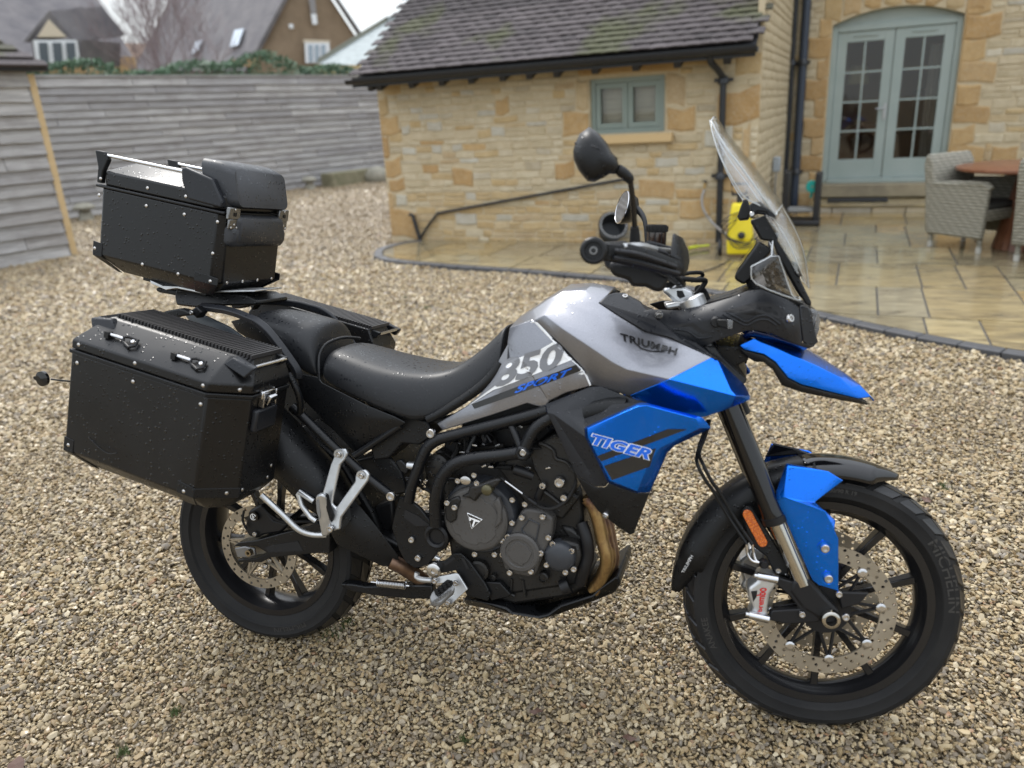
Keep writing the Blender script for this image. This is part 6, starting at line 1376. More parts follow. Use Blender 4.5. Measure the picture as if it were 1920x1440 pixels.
# grab rails
for f, m_ in ((1, False), (-1, True)):
    pts = Q('ST', [(-335, 140, .105), (-250, 150, .120), (-150, 165, .135), (-60, 190, .150), (0, 215, .158), (80, 250, .165), (165, 320, .170), (250, 425, .172), (320, 520, .172), (385, 620, .170), (395, 680, .166)])
    if m_: pts = [Vector((p.x, -p.y, p.z)) for p in pts]
    a = catmull(pts, 4); mb = MB(); up = Vector((0, 0, 1)); L_a, L_b = [], []
    vs = []
    for i, p in enumerate(a):
        t = (a[min(i + 1, len(a) - 1)] - a[max(i - 1, 0)]).normalized(); nn = t.cross(Vector((0, 1, 0))).normalized(); s_ = -1 if not m_ else 1
        w_ = .011; vs += [p + nn * w_ + Vector((0, .006 * -s_, 0)), p + nn * w_ * .2 + Vector((0, .010 * s_, 0)), p - nn * w_ + Vector((0, .006 * s_, 0)), p - nn * w_ + Vector((0, -.010 * s_, 0)), p + nn * w_ * .6 + Vector((0, -.012 * s_, 0))]
    n = len(a); fs = [(i * 5 + j, i * 5 + (j + 1) % 5, (i + 1) * 5 + (j + 1) % 5, (i + 1) * 5 + j) for i in range(n - 1) for j in range(5)] + [(0, 1, 2, 3, 4), tuple(range((n - 1) * 5, n * 5))]
    mb.add(vs, fs); part('grab_rail', mb, PLAST_G, bevel=.002, smooth=40)
# rack below the top box
rk = MB(); rk.prism(Q('T1', [(735, 1120, .07), (1280, 1165, .07), (1380, 1215, .06), (1370, 1245, .06), (1090, 1250, .08), (960, 1240, .09), (900, 1265, .09), (740, 1245, .08), (730, 1180, .07)]), (0, .15, 0)); part('rear_rack', rk, PLASTIC, bevel=.006)
rk = MB(); rk.prism(Q('T1', [(590, 1105, .06), (760, 1130, .06), (735, 1170, .06), (600, 1145, .06), (580, 1125, .06)]), (0, .05, 0)); part('rack_lever', rk, PLASTIC, bevel=.006)
rk = MB(); a = Q('T1', [(540, 1050, .10), (640, 1095, .10), (760, 1100, .10), (940, 1140, .10), (1010, 1132, .10), (1350, 1128, .08), (1350, 1140, .08), (1000, 1146, .10), (930, 1150, .10), (740, 1112, .10), (660, 1125, .10), (545, 1075, .10)]); rk.prism(a, (0, .13, 0)); part('rack_plate', rk, ALU, bevel=.001)
ind = MB(); a = Q('T1', [(650, 1290), (760, 1270), (800, 1280), (845, 1300), (845, 1325), (780, 1330), (700, 1348), (640, 1340), (630, 1310)], .165); ind.prism(a, (0, .03, 0)); o = part('rear_indicator', ind, PLASTIC, bevel=.008, seg=3); mirror_part(o)
ind = MB(); ind.prism(Q('T1', [(840, 1290, .15), (900, 1250, .14), (940, 1300, .14), (900, 1350, .14)]), (0, .03, 0)); o = part('indicator_stalk', ind, PLASTIC, bevel=.004); mirror_part(o); bolt(Q('T1', [(860, 1300)], .166)[0], s=1.0)
tl = MB(); tl.box((-.30, 0, .90), (.10, .16, .06)); part('tail_lamp', tl, mat('red_lens', (.25, .01, .01), .2, coat=.8), bevel=.01)
tl = MB(); tl.prism([Vector((-.18, -.07, .93)), Vector((-.33, -.06, .90)), Vector((-.46, -.05, .62)), Vector((-.44, -.05, .62)), Vector((-.28, -.06, .86)), Vector((-.12, -.07, .86))], (0, .13, 0)); part('plate_hanger', tl, PLASTIC, bevel=.004)

# ------------------------------------------------------------------ frame
FR = .0150
tube('frame_tube', Q('EN', [(1150, 40, .165), (1000, 82, .165), (800, 135, .163), (600, 185, .162), (400, 235, .162), (320, 260, .163), (250, 310, .165), (210, 380, .167), (165, 500, .168), (130, 600, .168), (105, 720, .165)]), FR, TUBEM, mirror=True)
tube('frame_tube', Q('EN', [(960, 350, .185), (800, 375, .185), (620, 395, .186), (500, 420, .187), (420, 460, .188), (360, 530, .188), (325, 620, .187), (305, 740, .185), (310, 900, .180)]), FR + .0015, TUBEM, mirror=True)
tube('frame_tube', Q('EN', [(1200, 80, .175), (1090, 145, .18), (1030, 210, .184), (965, 345, .185)]), FR, TUBEM, mirror=True)
tube('frame_tube', Q('EN', [(865, 130, .160), (905, 220, .172), (955, 340, .183)]), .010, TUBEM, mirror=True)
tube('frame_tube', Q('EN', [(600, 225, .12), (560, 330, .13), (540, 410, .14)]), .011, TUBEM, mirror=True)
nb = MB(); c = Q('EN', [(967, 352)], .185)[0]; nb.lathe([(.021, -.02), (.021, .012), (.016, .018), (.009, .018), (.009, .012), (.0001, .012)], 6, yfr(c)); part('frame_boss', nb, TUBEM, bevel=.002); bolt(Q('EN', [(967, 352)], .198)[0], s=1.5)
tube('subframe_tube', Q('P', [(548, 762, .165), (600, 812, .162), (640, 850, .158), (690, 895, .156), (738, 932, .156)]), .0125, TUBEM, mirror=True, smooth_n=3)
tube('subframe_tube', Q('P', [(752, 797, .150), (710, 825, .150), (664, 855, .154)]), .0095, TUBEM, mirror=True, smooth_n=2)
tube('pannier_rail', Q('P', [(540, 700, .20), (560, 740, .19), (562, 775, .17), (545, 765, .165)]), .009, TUBEM, mirror=True, smooth_n=4)
for (u, v, l, s) in ((277, 208, .166, 2.1), (-22, 677, .172, 2.2)):
    c = Q('EN', [(u, v)], l)[0]; bolt(c, s=s)
# pivot plate
PP = Q('LW', [(990, 450), (1050, 455), (1150, 530), (1215, 610), (1250, 650), (1330, 680), (1370, 760), (1350, 830), (1280, 870), (1210, 960), (1110, 985), (1040, 940), (990, 850), (935, 680), (960, 560)], .150)
slabp('pivot_plate', PP, PLASTIC, .012, .004)
h = MB(); h.prism([p + Vector((0, -.0015, 0)) for p in Q('LW', [(1040, 540), (1140, 590), (1230, 660), (1120, 665), (1030, 600)], .150)], (0, .002, 0)); part('slot_shade', h, RECESS_SHADE, smooth=0)  # black sheet on the plate, painted shade of its slot
for (u, v) in ((1090, 765), (1138, 902)): bolt(Q('LW', [(u, v)], .152)[0], s=1.5)
pc = MB(); c = Q('LW', [(1275, 745)], .158)[0]; pc.lathe([(.034, -.03), (.034, .004), (.027, .008), (.021, .004), (.019, -.002), (.0001, -.002)], 28, yfr(c)); part('pivot_cap', pc, CASTB)
# ------------------------------------------------------------------ engine
eng = MB()
eng.prism(Q('EN', [(330, 430), (520, 400), (1080, 300), (1300, 420), (1400, 640), (1420, 900), (1450, 1150), (1380, 1350), (900, 1420), (560, 1340), (420, 1150), (380, 900)], .11), (0, .20, 0)); part('crankcase', eng, ENG_D, bevel=.01)
def blob(name, crop, pts, lat, depth, m, bevel=.006, seg=2, **k): return slabp(name, Q(crop, pts, lat), m, depth, bevel, seg=seg, **k)
blob('cylinder_block', 'EN', [(700, 380), (1000, 330), (1200, 540), (1380, 700), (1260, 860), (1000, 760), (900, 640)], .128, .18, ENG_D)
blob('cylinder_head', 'EN', [(1000, 320), (1090, 320), (1080, 290), (1200, 220), (1260, 240), (1360, 480), (1370, 620), (1280, 760), (1120, 640), (1040, 480)], .150, .20, ENG_D, .010)
tube('head_ridge', Q('EN', [(1085, 285, .152), (1130, 300, .153), (1190, 340, .153), (1210, 400, .153), (1290, 430, .153), (1340, 500, .152)]), .005, ENG_D)
bolt(Q('EN', [(1240, 572)], .156)[0], s=2.3); bolt(Q('EN', [(1112, 600)], .162)[0], s=1.5); bolt(Q('EN', [(1270, 690)], .158)[0], s=1.5)
tube('sensor', Q('EN', [(900, 480, .165), (960, 500, .165), (1040, 535, .162)]), [.013, .013, .010], CASTB, smooth_n=0); tube('coil_lead', Q('EN', [(1110, 605, .16), (1090, 650, .158), (1070, 700, .155)]), .010, CASTB, smooth_n=0)
tube('head_ridge', Q('EN', [(1110, 640, .155), (1180, 690, .155), (1240, 740, .154)]), .005, ENG_D, smooth_n=0)
# clutch cover
cc = Q('EN', [(640, 830)], .150)[0]; MC = yfr(cc)
m1 = MB(); m1.lathe([(.098, -.04), (.098, .002), (.094, .008), (.086, .010), (.0001, .010)], 64, MC); cl = part('clutch_case', m1, ENG_B, smooth=40)
c2 = Q('EN', [(610, 850)], .168)[0]; M2 = yfr(c2)
m2 = MB(); m2.lathe([(.0855, -.012), (.0855, .004), (.080, .010), (.071, .0115), (.0001, .0115)], 64, M2); obj('clutch_cover', m2, ENG_G, cl, bevel=.001, smooth=40)
m3 = MB(); pr = []
for k in range(64):
    a = k / 64 * 2 * math.pi; r = .0655 if (k % 10) not in (0, 1) else .060
    pr.append(M2 @ Vector((r * math.cos(a), r * math.sin(a), .0112)))
m3.prism(pr, (0, -.0022, 0)); obj('cover_disc', m3, ENG_G, cl, bevel=.0012)
blob('cover_bridge', 'EN', [(490, 690), (545, 660), (560, 610), (640, 590), (760, 545), (800, 560), (760, 610), (690, 660), (640, 670), (600, 730), (560, 700)], .190, .02, ENG_D, .006)
blob('cover_bridge', 'EN', [(372, 760), (420, 700), (480, 680), (495, 720), (470, 790), (465, 860), (420, 890), (380, 860)], .186, .02, ENG_D, .005)
blob('cover_rib', 'EN', [(735, 735), (775, 690), (800, 760), (800, 880), (745, 930), (765, 850), (765, 790)], .187, .02, ENG_G, .004)
for (u, v, l) in ((600, 520, .170), (478, 562, .170), (620, 582, .182), (452, 762, .190), (397, 728, .185), (886, 705, .165), (884, 878, .165), (812, 1010, .165), (752, 1115, .165), (604, 1112, .168), (980, 738, .160)): bolt(Q('EN', [(u, v)], l)[0], s=1.35, parent=cl)
fc = MB(); c = Q('EN', [(692, 635)], .196)[0]; fc.lathe([(.0135, -.02), (.0135, .004), (.009, .007), (.0001, .007)], 20, yfr(c)); obj('oil_filler', fc, mat('olive_cap', (.10, .09, .05), .3, .5), cl)
eb_ = MB(); eb_.lathe([(.014, -.01), (.014, .002), (.011, .003), (.0001, .003)], 24, yfr(Q('EN', [(532, 563)], .174)[0]) @ Matrix.Diagonal((1, .78, 1, 1))); obj('plug', eb_, BOLTS, cl)
# badge
tri = MB(); B3 = Q('EN', [(542, 806), (658, 858), (576, 928)], .1835); ctr = sum(B3, Vector()) / 3; tri.prism(B3, (0, .004, 0)); bdg = part('badge', tri, WHTD, bevel=.0006)
tri = MB(); tri.prism([ctr + (p - ctr) * .88 + Vector((0, -.0006, 0)) for p in B3], (0, .004, 0)); obj('badge_face', tri, BLKD, bdg, smooth=0)
for pts in ([(560, 836), (640, 866), (634, 876), (606, 870), (590, 910), (580, 906), (594, 862), (576, 852), (572, 866), (562, 862)],):
    q = MB(); q.prism([p + Vector((0, -.0012, 0)) for p in Q('EN', pts, .1835)], (0, .002, 0)); obj('badge_mark', q, WHTD, bdg, smooth=0)
# starter / generator cover in the middle, oil pump cover
blob('ignition_case', 'EN', [(945, 800), (985, 770), (1120, 790), (1190, 850), (1180, 960), (1160, 1040), (1100, 1160), (1050, 1280), (1000, 1290), (880, 1270), (820, 1230), (800, 1140), (850, 980), (900, 880)], .160, .05, ENG_G, .008, 3)
m3 = MB(); cE = Q('EN', [(940, 1105)], .168)[0]; m3.lathe([(.052, -.02), (.052, .002), (.047, .006), (.038, .0065), (.036, .004), (.0001, .004)], 40, yfr(cE)); ig = part('ignition_cover', m3, ENG_G, smooth=35)
pr = []
for k in range(48):
    a = k / 48 * 2 * math.pi; r = .0285 if (k % 12) not in (0, 1, 2) else .032
    pr.append(yfr(cE) @ Vector((r * math.cos(a), r * math.sin(a), .0062)))
m3 = MB(); m3.prism(pr, (0, .004, 0)); obj('cover_disc', m3, ENG_G, ig, bevel=.001)
tube('cover_edge', Q('EN', [(975, 960, .1615), (950, 930, .1615), (1010, 855, .1615), (1085, 890, .1615), (1060, 1020, .1615)]), .0022, ENG_B, smooth_n=0, seg=6)
for (u, v) in ((957, 838), (1113, 832), (852, 982), (1155, 988), (1098, 1105), (813, 1115), (1025, 1242), (866, 1250)): bolt(Q('EN', [(u, v)], .164)[0], s=1.4)
blob('pump_case', 'EN', [(1180, 1030), (1260, 1010), (1380, 1040), (1400, 1140), (1370, 1230), (1290, 1260), (1170, 1230), (1130, 1180)], .150, .05, ENG_D, .008)
m3 = MB(); c = Q('EN', [(1240, 1130)], .152)[0]; m3.lathe([(.040, -.02), (.040, .004), (.036, .012), (.024, .018), (.0001, .020)], 32, yfr(c)); part('pump_cover', m3, ENG_B, smooth=50)
for (u, v) in ((1188, 1035), (1330, 1088), (1142, 1192), (1283, 1248), (1345, 1225)): bolt(Q('EN', [(u, v)], .158)[0], s=1.35)
blob('water_housing', 'EN', [(1230, 900), (1330, 920), (1440, 1000), (1440, 1160), (1400, 1300), (1370, 1100), (1290, 1000)], .120, .08, ENG_D, .01)
tube('radiator_hose', Q('EN', [(1400, 880, .12), (1440, 1000, .13), (1450, 1120, .13), (1420, 1230, .13), (1390, 1330, .12)]), .016, CASTB)
tube('clutch_cable', Q('EN', [(800, 545, .178), (840, 575, .178), (960, 665, .174), (1055, 742, .17), (1130, 775, .168), (1210, 765, .165), (1290, 710, .16), (1345, 620, .155), (1360, 560, .15)]), .0045, RUBBER, seg=8)
tube('cable_inner', Q('EN', [(828, 568, .182), (958, 662, .178)]), .0025, CHROME, smooth_n=0, seg=6); tube('cable_ferrule', Q('EN', [(1000, 700, .176), (1060, 742, .174)]), .006, CASTB, smooth_n=0)
m3 = MB(); c = Q('EN', [(318, 460)], .140)[0]; m3.lathe([(.034, -.03), (.034, .004), (.031, .006), (.0001, .006)], 32, yfr(c)); sp_ = part('sprocket_cap', m3, ENG_D)
for k in range(10): a = k / 10 * 6.283; q = MB(); q.sphere(yfr(c) @ Vector((.024 * math.cos(a), .024 * math.sin(a), .007)), .0035, 8); obj('cap_dimple', q, CASTB, sp_)
blob('throttle_cover', 'EN', [(230, 420), (320, 330), (410, 380), (430, 470), (330, 560), (290, 680), (220, 640)], .125, .06, ENG_D, .01)
blob('linkage', 'EN', [(0, 420), (45, 408), (110, 470), (90, 520), (40, 500), (20, 460)], .14, .02, PLASTIC, .004); tube('hose_stub', Q('EN', [(100, 450, .13), (150, 455, .13)]), .011, ALU, smooth_n=0)
for V in ([(440, 200, .10), (470, 320, .11), (430, 400, .12)], [(700, 200, .1), (760, 300, .11), (720, 380, .12)], [(640, 430, .13), (760, 460, .13), (880, 470, .14)], [(500, 300, .11), (640, 320, .11), (820, 300, .12)]): tube('wiring', Q('EN', V), .006, RUBBER, smooth_n=4, seg=8)
blob('dark_gap_fill', 'TK', [(-70, 1010), (300, 900), (560, 880), (660, 940), (620, 1100), (300, 1130), (-60, 1200)], .118, .23, CASTB, .01)  # dark block added so the gap under the side panel stays black
blob('airbox', 'EN', [(380, 250), (1100, 90), (1200, 200), (1060, 320), (800, 340), (500, 380), (330, 420)], .09, .18, CASTB, .01)
blob('inner_frame', 'LW', [(640, 180), (900, 120), (1010, 250), (1060, 420), (940, 440), (760, 300)], .10, .20, PLASTIC, .006)
blob('shock_body', 'LW', [(760, 540), (950, 460), (960, 640), (900, 760), (800, 700)], .04, .08, CASTB, .01)
blob('rear_inner_guard', 'P', [(556, 800), (640, 860), (700, 960), (720, 1010), (640, 1000), (560, 930)], .06, .12, PLASTIC, .01)
_r = random.Random(21)
for k in range(22):      # wiring and small hoses between the frame tubes and the crankcase
    u, v = _r.choice(((560, 330), (760, 420), (480, 300), (900, 260), (700, 260), (250, 480), (150, 560), (240, 620), (1020, 250), (420, 560)))
    P0 = [(u + _r.uniform(-70, 70), v + _r.uniform(-50, 50), _r.uniform(.125, .15)) for _ in range(4)]; P0.sort(); tube('wiring', Q('EN', P0), _r.uniform(.002, .005), _r.choice((RUBBER, CASTB, PIANO)), smooth_n=4, seg=6)
for (u, v) in ((670, 455), (722, 462), (505, 352), (940, 160), (1000, 470), (600, 300), (180, 560), (232, 570), (770, 300), (1150, 470)):
    q = MB(); c = Q('EN', [(u, v)], .152)[0]; q.box(c, (.014, .004, .005), Matrix.Rotation(_r.uniform(-.6, .6), 3, 'Y')); part('cable_clip', q, BOLTS, bevel=.001, seg=1)
# sump, bash plate, exhaust headers
blob('sump', 'EN', [(420, 1150), (820, 1280), (1380, 1300), (1440, 1360), (1300, 1440), (900, 1500), (560, 1400)], .105, .2, ENG_D, .01)
for k, (u, v, r) in enumerate(((630, 1240, .028), (1115, 1290, .014), (740, 1290, .008))):
    m3 = MB(); m3.lathe([(r, -.02), (r, .004), (r * .75, .006), (r * .7, .001), (.0001, .001)], 24, yfr(Q('EN', [(u, v)], .125)[0])); part('sump_boss', m3, ENG_D)
tube('oil_filter', Q('EN', [(1250, 1370, .125), (1310, 1345, .12)]), [.020, .022], CASTB, smooth_n=0, seg=20)
for (u0, v0, u1, v1) in ((660, 1320, 900, 1430), (700, 1340, 720, 1440), (880, 1300, 870, 1430), (960, 1310, 980, 1440)): tube('sump_rib', Q('EN', [(u0, v0, .112), (u1, v1, .112)]), .004, ENG_D, smooth_n=0, seg=6)
BP = Q('D2', [(430, 1215, .125), (560, 1240, .132), (700, 1270, .135), (740, 1300, .137), (900, 1325, .137), (960, 1310, .135), (1040, 1255, .130), (1240, 1190, .120), (1290, 1150, .115), (1390, 1075, .11), (1412, 1085, .105), (1415, 1130, .10), (1380, 1180, .095), (1230, 1240, .085), (1040, 1310, .08), (920, 1345, .08), (720, 1310, .08), (440, 1250, .085)])
mb = MB(); mb.hexa(BP, [Vector((p.x, -p.y, p.z)) for p in BP]); part('bash_plate', mb, PLASTIC, bevel=.006)
for k, (dl, dx) in enumerate(((.115, 0), (.085, 28), (.050, 60))):
    V = [(1440 + dx * .4, 700, dl), (1490 + dx * .5, 760, dl), (1530 + dx, 880, dl), (1555 + dx, 1000, dl), (1590 + dx * .8, 1150, dl), (1560 + dx * .6, 1270, dl - .01), (1490 + dx * .5, 1390, dl - .02)]
    tube('exhaust_header', Q('EN', V), .0168, HEADERM if k < 2 else BRONZE, seg=18)
fl_ = MB(); fl_.prism(Q('EN', [(1405, 700), (1450, 690), (1470, 720), (1420, 760)], .12), (0, .04, 0)); part('header_flange', fl_, HEADERM, bevel=.003)
tube('oil_pipe', Q('D2', [(190, 1000, .10), (230, 1080, .10)]), .01, CASTB, smooth_n=0) if False else None
# ------------------------------------------------------------------ exhaust silencer, link pipe
SH = Q('LW', [(500, 400, .120), (600, 405, .126), (700, 520, .138), (820, 665, .140), (985, 890, .130), (990, 930, .122), (960, 965, .118), (870, 970, .120), (700, 890, .126), (520, 800, .130), (470, 700, .125), (480, 520, .120), (560, 700, .150), (840, 880, .142), (640, 610, .155)])
facet('silencer_shield', SH, [(0, 1, 14, 12, 11), (1, 2, 3, 14), (3, 4, 13, 12, 14), (4, 5, 6, 7, 13), (7, 8, 12, 13), (8, 9, 10, 12), (10, 11, 12)], PLASTIC, .004, .006, smooth=60, seg=3)
mb = MB(); a, b = Q('P', [(522, 828, .125), (655, 965, .100)]); mb.tube([a + (a - b) * .9, a + (a - b) * .55, a, b.lerp(a, .35), b], [.070, .076, .076, .072, .045], 28); sil = part('silencer', mb, PLASTIC, smooth=50)
mb = MB(); d = (b - a).normalized(); q = a.lerp(b, .24); mb.tube([q - d * .003, q + d * .003], [.0745, .0745], 28); obj('silencer_seam', mb, CASTB, sil)
tube('link_pipe', Q('LW', [(930, 930, .12), (1000, 960, .11), (1080, 1010, .09), (1180, 1080, .07)]), .021, BRONZE, seg=18)
# ------------------------------------------------------------------ swingarm, rear brake
SA = Q('D4', [(510, 540, .120), (560, 510, .122), (700, 495, .124), (900, 440, .122), (1080, 395, .12), (1200, 350, .12), (1300, 420, .12), (1300, 600, .12), (1180, 600, .12), (820, 635, .122), (740, 675, .124), (545, 675, .122), (550, 650, .12), (700, 640, .12), (790, 600, .12), (700, 540, .12), (520, 548, .12)])
slabp('swingarm', SA, TUBEM, .045, .005)
slabp('hollow_shade', Q('D4', [(760, 545), (1040, 500), (1085, 580), (800, 592)], .1215), RECESS_SHADE, .002, .0)  # black sheet on the arm, painted shade of its hollow side
sa2 = MB(); p = Q('D4', [(640, 590)], .10)[0]; sa2.box((p.x + .30, .10, .36), (.62, .035, .06), Matrix.Rotation(-.12, 3, 'Y')); part('swingarm', sa2, TUBEM, bevel=.006)
blob('swingarm_bridge', 'LW', [(420, 760), (640, 780), (960, 960), (1150, 1000), (1180, 900), (1000, 800), (640, 640), (440, 700)], .08, .16, TUBEM, .01)
slabp('chain_adjuster', Q('D4', [(520, 560), (600, 545), (680, 560), (690, 620), (640, 635), (545, 635)], .126), PEGM, .01, .003)
nt_ = MB(); c = Q('D4', [(648, 590)], .130)[0]; nt_.lathe([(.010, -.01), (.010, .010), (.005, .010), (.004, .0), (.0001, 0)], 16, yfr(c)); part('axle_nut', nt_, mat('brass_nut', (.30, .25, .17), .3, .9))
rc_ = MB(); rc_.prism(Q('D4', [(600, 400), (640, 250), (740, 200), (840, 330), (960, 360), (900, 430), (760, 450), (700, 480), (640, 460)], .11), (0, .04, 0)); rcal = part('rear_caliper', rc_, CASTB, bevel=.006)
em = MB(); c = Q('D4', [(680, 300)], .118)[0]; em.lathe([(.0145, -.01), (.0145, .002), (.0001, .002)], 24, yfr(c)); obj('caliper_disc', em, PIANO, rcal)
em = MB(); em.tube([yfr(c) @ Vector((.0088 * math.cos(a), .0088 * math.sin(a), .003)) for a in np.linspace(0.3, 5.6, 20)], .0014, 6); em.tube([yfr(c) @ Vector((-.002, -.004, .003)), yfr(c) @ Vector((-.002, .007, .003))], .0013, 6); em.tube([yfr(c) @ Vector((-.001 + .0035 * math.cos(a), -.001 + .0035 * math.sin(a), .003)) for a in np.linspace(-2, 2, 9)], .0013, 6); obj('emblem', em, WHTD, rcal)
bolt(Q('D4', [(693, 440)], .116)[0], s=1.2); bolt(Q('D4', [(778, 700)], .095)[0], s=1.5)
tube('brake_hose', Q('D4', [(600, 250, .115), (590, 330, .12), (620, 400, .12)]), .0035, RUBBER); tube('brake_hose', Q('D4', [(760, 230, .115), (820, 290, .12), (920, 345, .12), (1100, 340, .12), (1220, 350, .11)]), .0045, RUBBER)
# rear mudguard bits between wheel and silencer
tube('pannier_strut', Q('P', [(490, 928, .225), (530, 965, .215), (560, 993, .205), (585, 1002, .190), (612, 1003, .175)]), .0082, ALU, smooth_n=5, mirror=True)
# ------------------------------------------------------------------ footrests
def arm(name, pts, depth, m=ALU, bevel=.004, crop='LW', lat=None, **k): return slabp(name, Q(crop, pts, lat), m, depth, bevel, seg=3, **k)
h1 = arm('passenger_rest_hanger', [(510, 130, .172), (540, 88, .172), (590, 88, .172), (607, 125, .172), (590, 165, .172), (550, 210, .178), (500, 440, .195), (490, 500, .198), (520, 530, .198), (660, 330, .178), (662, 290, .175), (690, 248, .172), (740, 245, .172), (770, 280, .172), (760, 325, .174), (560, 600, .200), (550, 690, .200), (480, 710, .205), (455, 690, .205), (455, 655, .205), (490, 630, .203), (470, 560, .200), (425, 470, .198), (415, 420, .196), (480, 200, .176)], .010)
mirror_part(h1)
for (u, v) in ((543, 128), (712, 288)): bolt(Q('LW', [(u, v)], .175)[0], s=1.3); r_ = MB(); r_.lathe([(.011, 0), (.015, 0), (.014, .003), (.0115, .003)], 24, yfr(Q('LW', [(u, v)], .1725)[0])); part('hanger_boss', r_, ALU)
arm('passenger_footrest', [(360, 460, .235), (375, 428, .235), (415, 425, .235), (440, 450, .232), (470, 640, .212), (480, 700, .210), (450, 745, .212), (410, 748, .215), (385, 620, .225)], .018, bevel=.006)
slabp('rest_rubber', Q('LW', [(420, 425, .228), (445, 440, .228), (462, 520, .222), (490, 600, .215), (480, 640, .213), (450, 560, .222)]), RUBBER, .016, .003)
slabp('rest_slot', Q('LW', [(368, 480, .2365), (390, 470, .2365), (405, 600, .229), (395, 620, .229), (375, 560, .233)]), mat('slot_grey', (.25, .26, .27), .5, .5), .002, .001)
tube('hanger_loop', Q('LW', [(352, 480, .19), (245, 408, .19), (238, 425, .19), (262, 510, .19), (330, 600, .19), (372, 628, .19)]), .0075, ALU, smooth_n=0); bolt(Q('LW', [(482, 684)], .2075)[0], s=1.6)
fb_ = arm('footrest_bracket', [(1240, 1060, .150), (1262, 1050, .150), (1420, 1020, .155), (1440, 1030, .155), (1508, 1140, .160), (1380, 1260, .175), (1350, 1255, .175), (1335, 1225, .17), (1400, 1180, .165), (1380, 1090, .16), (1260, 1100, .152), (1240, 1080, .150)], .006, bevel=.002)
for (u, v) in ((1262, 1075), (1360, 1238), (1420, 1090)): bolt(Q('LW', [(u, v)], .178 if v > 1200 else .162)[0], s=1.3)
PG = Q('LW', [(1222, 1200, .245), (1240, 1160, .24), (1330, 1085, .205), (1390, 1085, .20), (1412, 1120, .205), (1400, 1150, .21), (1310, 1230, .24), (1260, 1238, .247), (1230, 1225, .247)])
mb = MB(); mb.prism(PG, (0, 0, -.012)); pg = part('footrest', mb, PEGM, bevel=.003)
for k in range(8):
    a = PG[0].lerp(PG[2], k / 8) if k < 8 else PG[2]; b = PG[7].lerp(PG[5], k / 8); q = MB(); q.tube([b, b + Vector((.0, -.002, .007))], [.005, .002], 6); obj('footrest_tooth', q, PEGM, pg)
slabp('footrest_rubber', [p + Vector((0, 0, .004)) for p in Q('LW', [(1255, 1165, .238), (1335, 1092, .208), (1385, 1092, .204), (1395, 1120, .208), (1300, 1200, .236), (1265, 1200, .242)])], RUBBER, .010, .003)
for k in range(4):
    for j in range(3):
        b = Q('LW', [(1275 + k * 28 + j * 8, 1165 - k * 23 + j * 14, .236 - .008 * k)])[0]; q = MB(); q.box(b + Vector((0, 0, .006)), (.010, .010, .005)); obj('rubber_block', q, RUBBER, pg, bevel=.001, seg=1)
tube('footrest_spring', Q('LW', [(1280, 1240, .235), (1280, 1285, .235)]), .004, ALU, smooth_n=0)
# brake pedal plate, pedal bolt
slabp('heel_plate', Q('LW', [(1210, 930), (1330, 930), (1400, 870), (1460, 870), (1520, 930), (1640, 1100), (1680, 1180), (1660, 1230), (1500, 1190), (1420, 1000), (1320, 1020), (1210, 990)], .140), PLASTIC, .008, .003)
for pts in ([(1330, 945), (1400, 895), (1415, 910), (1345, 965)], [(1455, 905), (1480, 905), (1520, 985), (1500, 990)]): slabp('slot_shade', Q('LW', pts, .1415), RECESS_SHADE, .002, 0)  # black sheets painting the shade of the slots
pb = MB(); c = Q('LW', [(1255, 998)], .148)[0]; pb.lathe([(.020, -.02), (.020, .004), (.0155, .007), (.0065, .007), (.006, .003), (.0001, .003)], 24, yfr(c)); part('pedal_pivot', pb, BOLTS)
tube('brake_pedal', Q('LW', [(1130, 1015, .135), (1125, 1045, .138), (1160, 1065, .145), (1240, 1072, .150)]), .0075, ALU); tube('pedal_rod', Q('LW', [(1240, 885, .14), (1300, 915, .14)]), .006, ALU, smooth_n=0)
slabp('toe_pad', Q('LW', [(1640, 1085), (1750, 1090), (1830, 1180), (1810, 1200), (1740, 1215), (1680, 1230), (1660, 1150)], .13), PLASTIC, .02, .003)
# centre stand with its spring, side stand on the far side
slabp('centre_stand', Q('LW', [(550, 1098), (640, 1100), (740, 1118), (900, 1110), (1240, 1110), (1250, 1215), (1080, 1215), (850, 1195), (640, 1160), (560, 1120)], .10), TUBEM, .03, .008)
sp2 = MB(); s0, s1_ = Q('LW', [(835, 1090), (1045, 1112)], .125); dd = s1_ - s0; n1_ = dd.cross(Vector((0, 1, 0))).normalized(); n2_ = dd.normalized().cross(n1_)
sp2.tube([s0 + dd * (k / 320) + (n1_ * math.cos(k * .353) + n2_ * math.sin(k * .353)) * .0095 for k in range(321)], .0019, 5); sp2.tube([s0 - dd * .25, s0 - dd * .05, s0], .0022, 6); sp2.tube([s1_, s1_ + dd * .12], .0028, 6); part('stand_spring', sp2, CHROME)
BI = BMI
def wpt(x, y, z): return BI @ Vector((x, y, z))
tube('side_stand', [Vector((.62, .12, .30)), wpt(.70, .36, .012)], .012, TUBEM, smooth_n=0)
ft_ = MB(); ft_.box((0, 0, 0), (.07, .05, .008)); obj('stand_foot', ft_, TUBEM, moto, M=BI @ Matrix.Translation((.70, .37, .012)), bevel=.002)
slabp('pivot_plate', [Vector((p.x, .15, p.z)) for p in PP], PLASTIC, .012, .004)

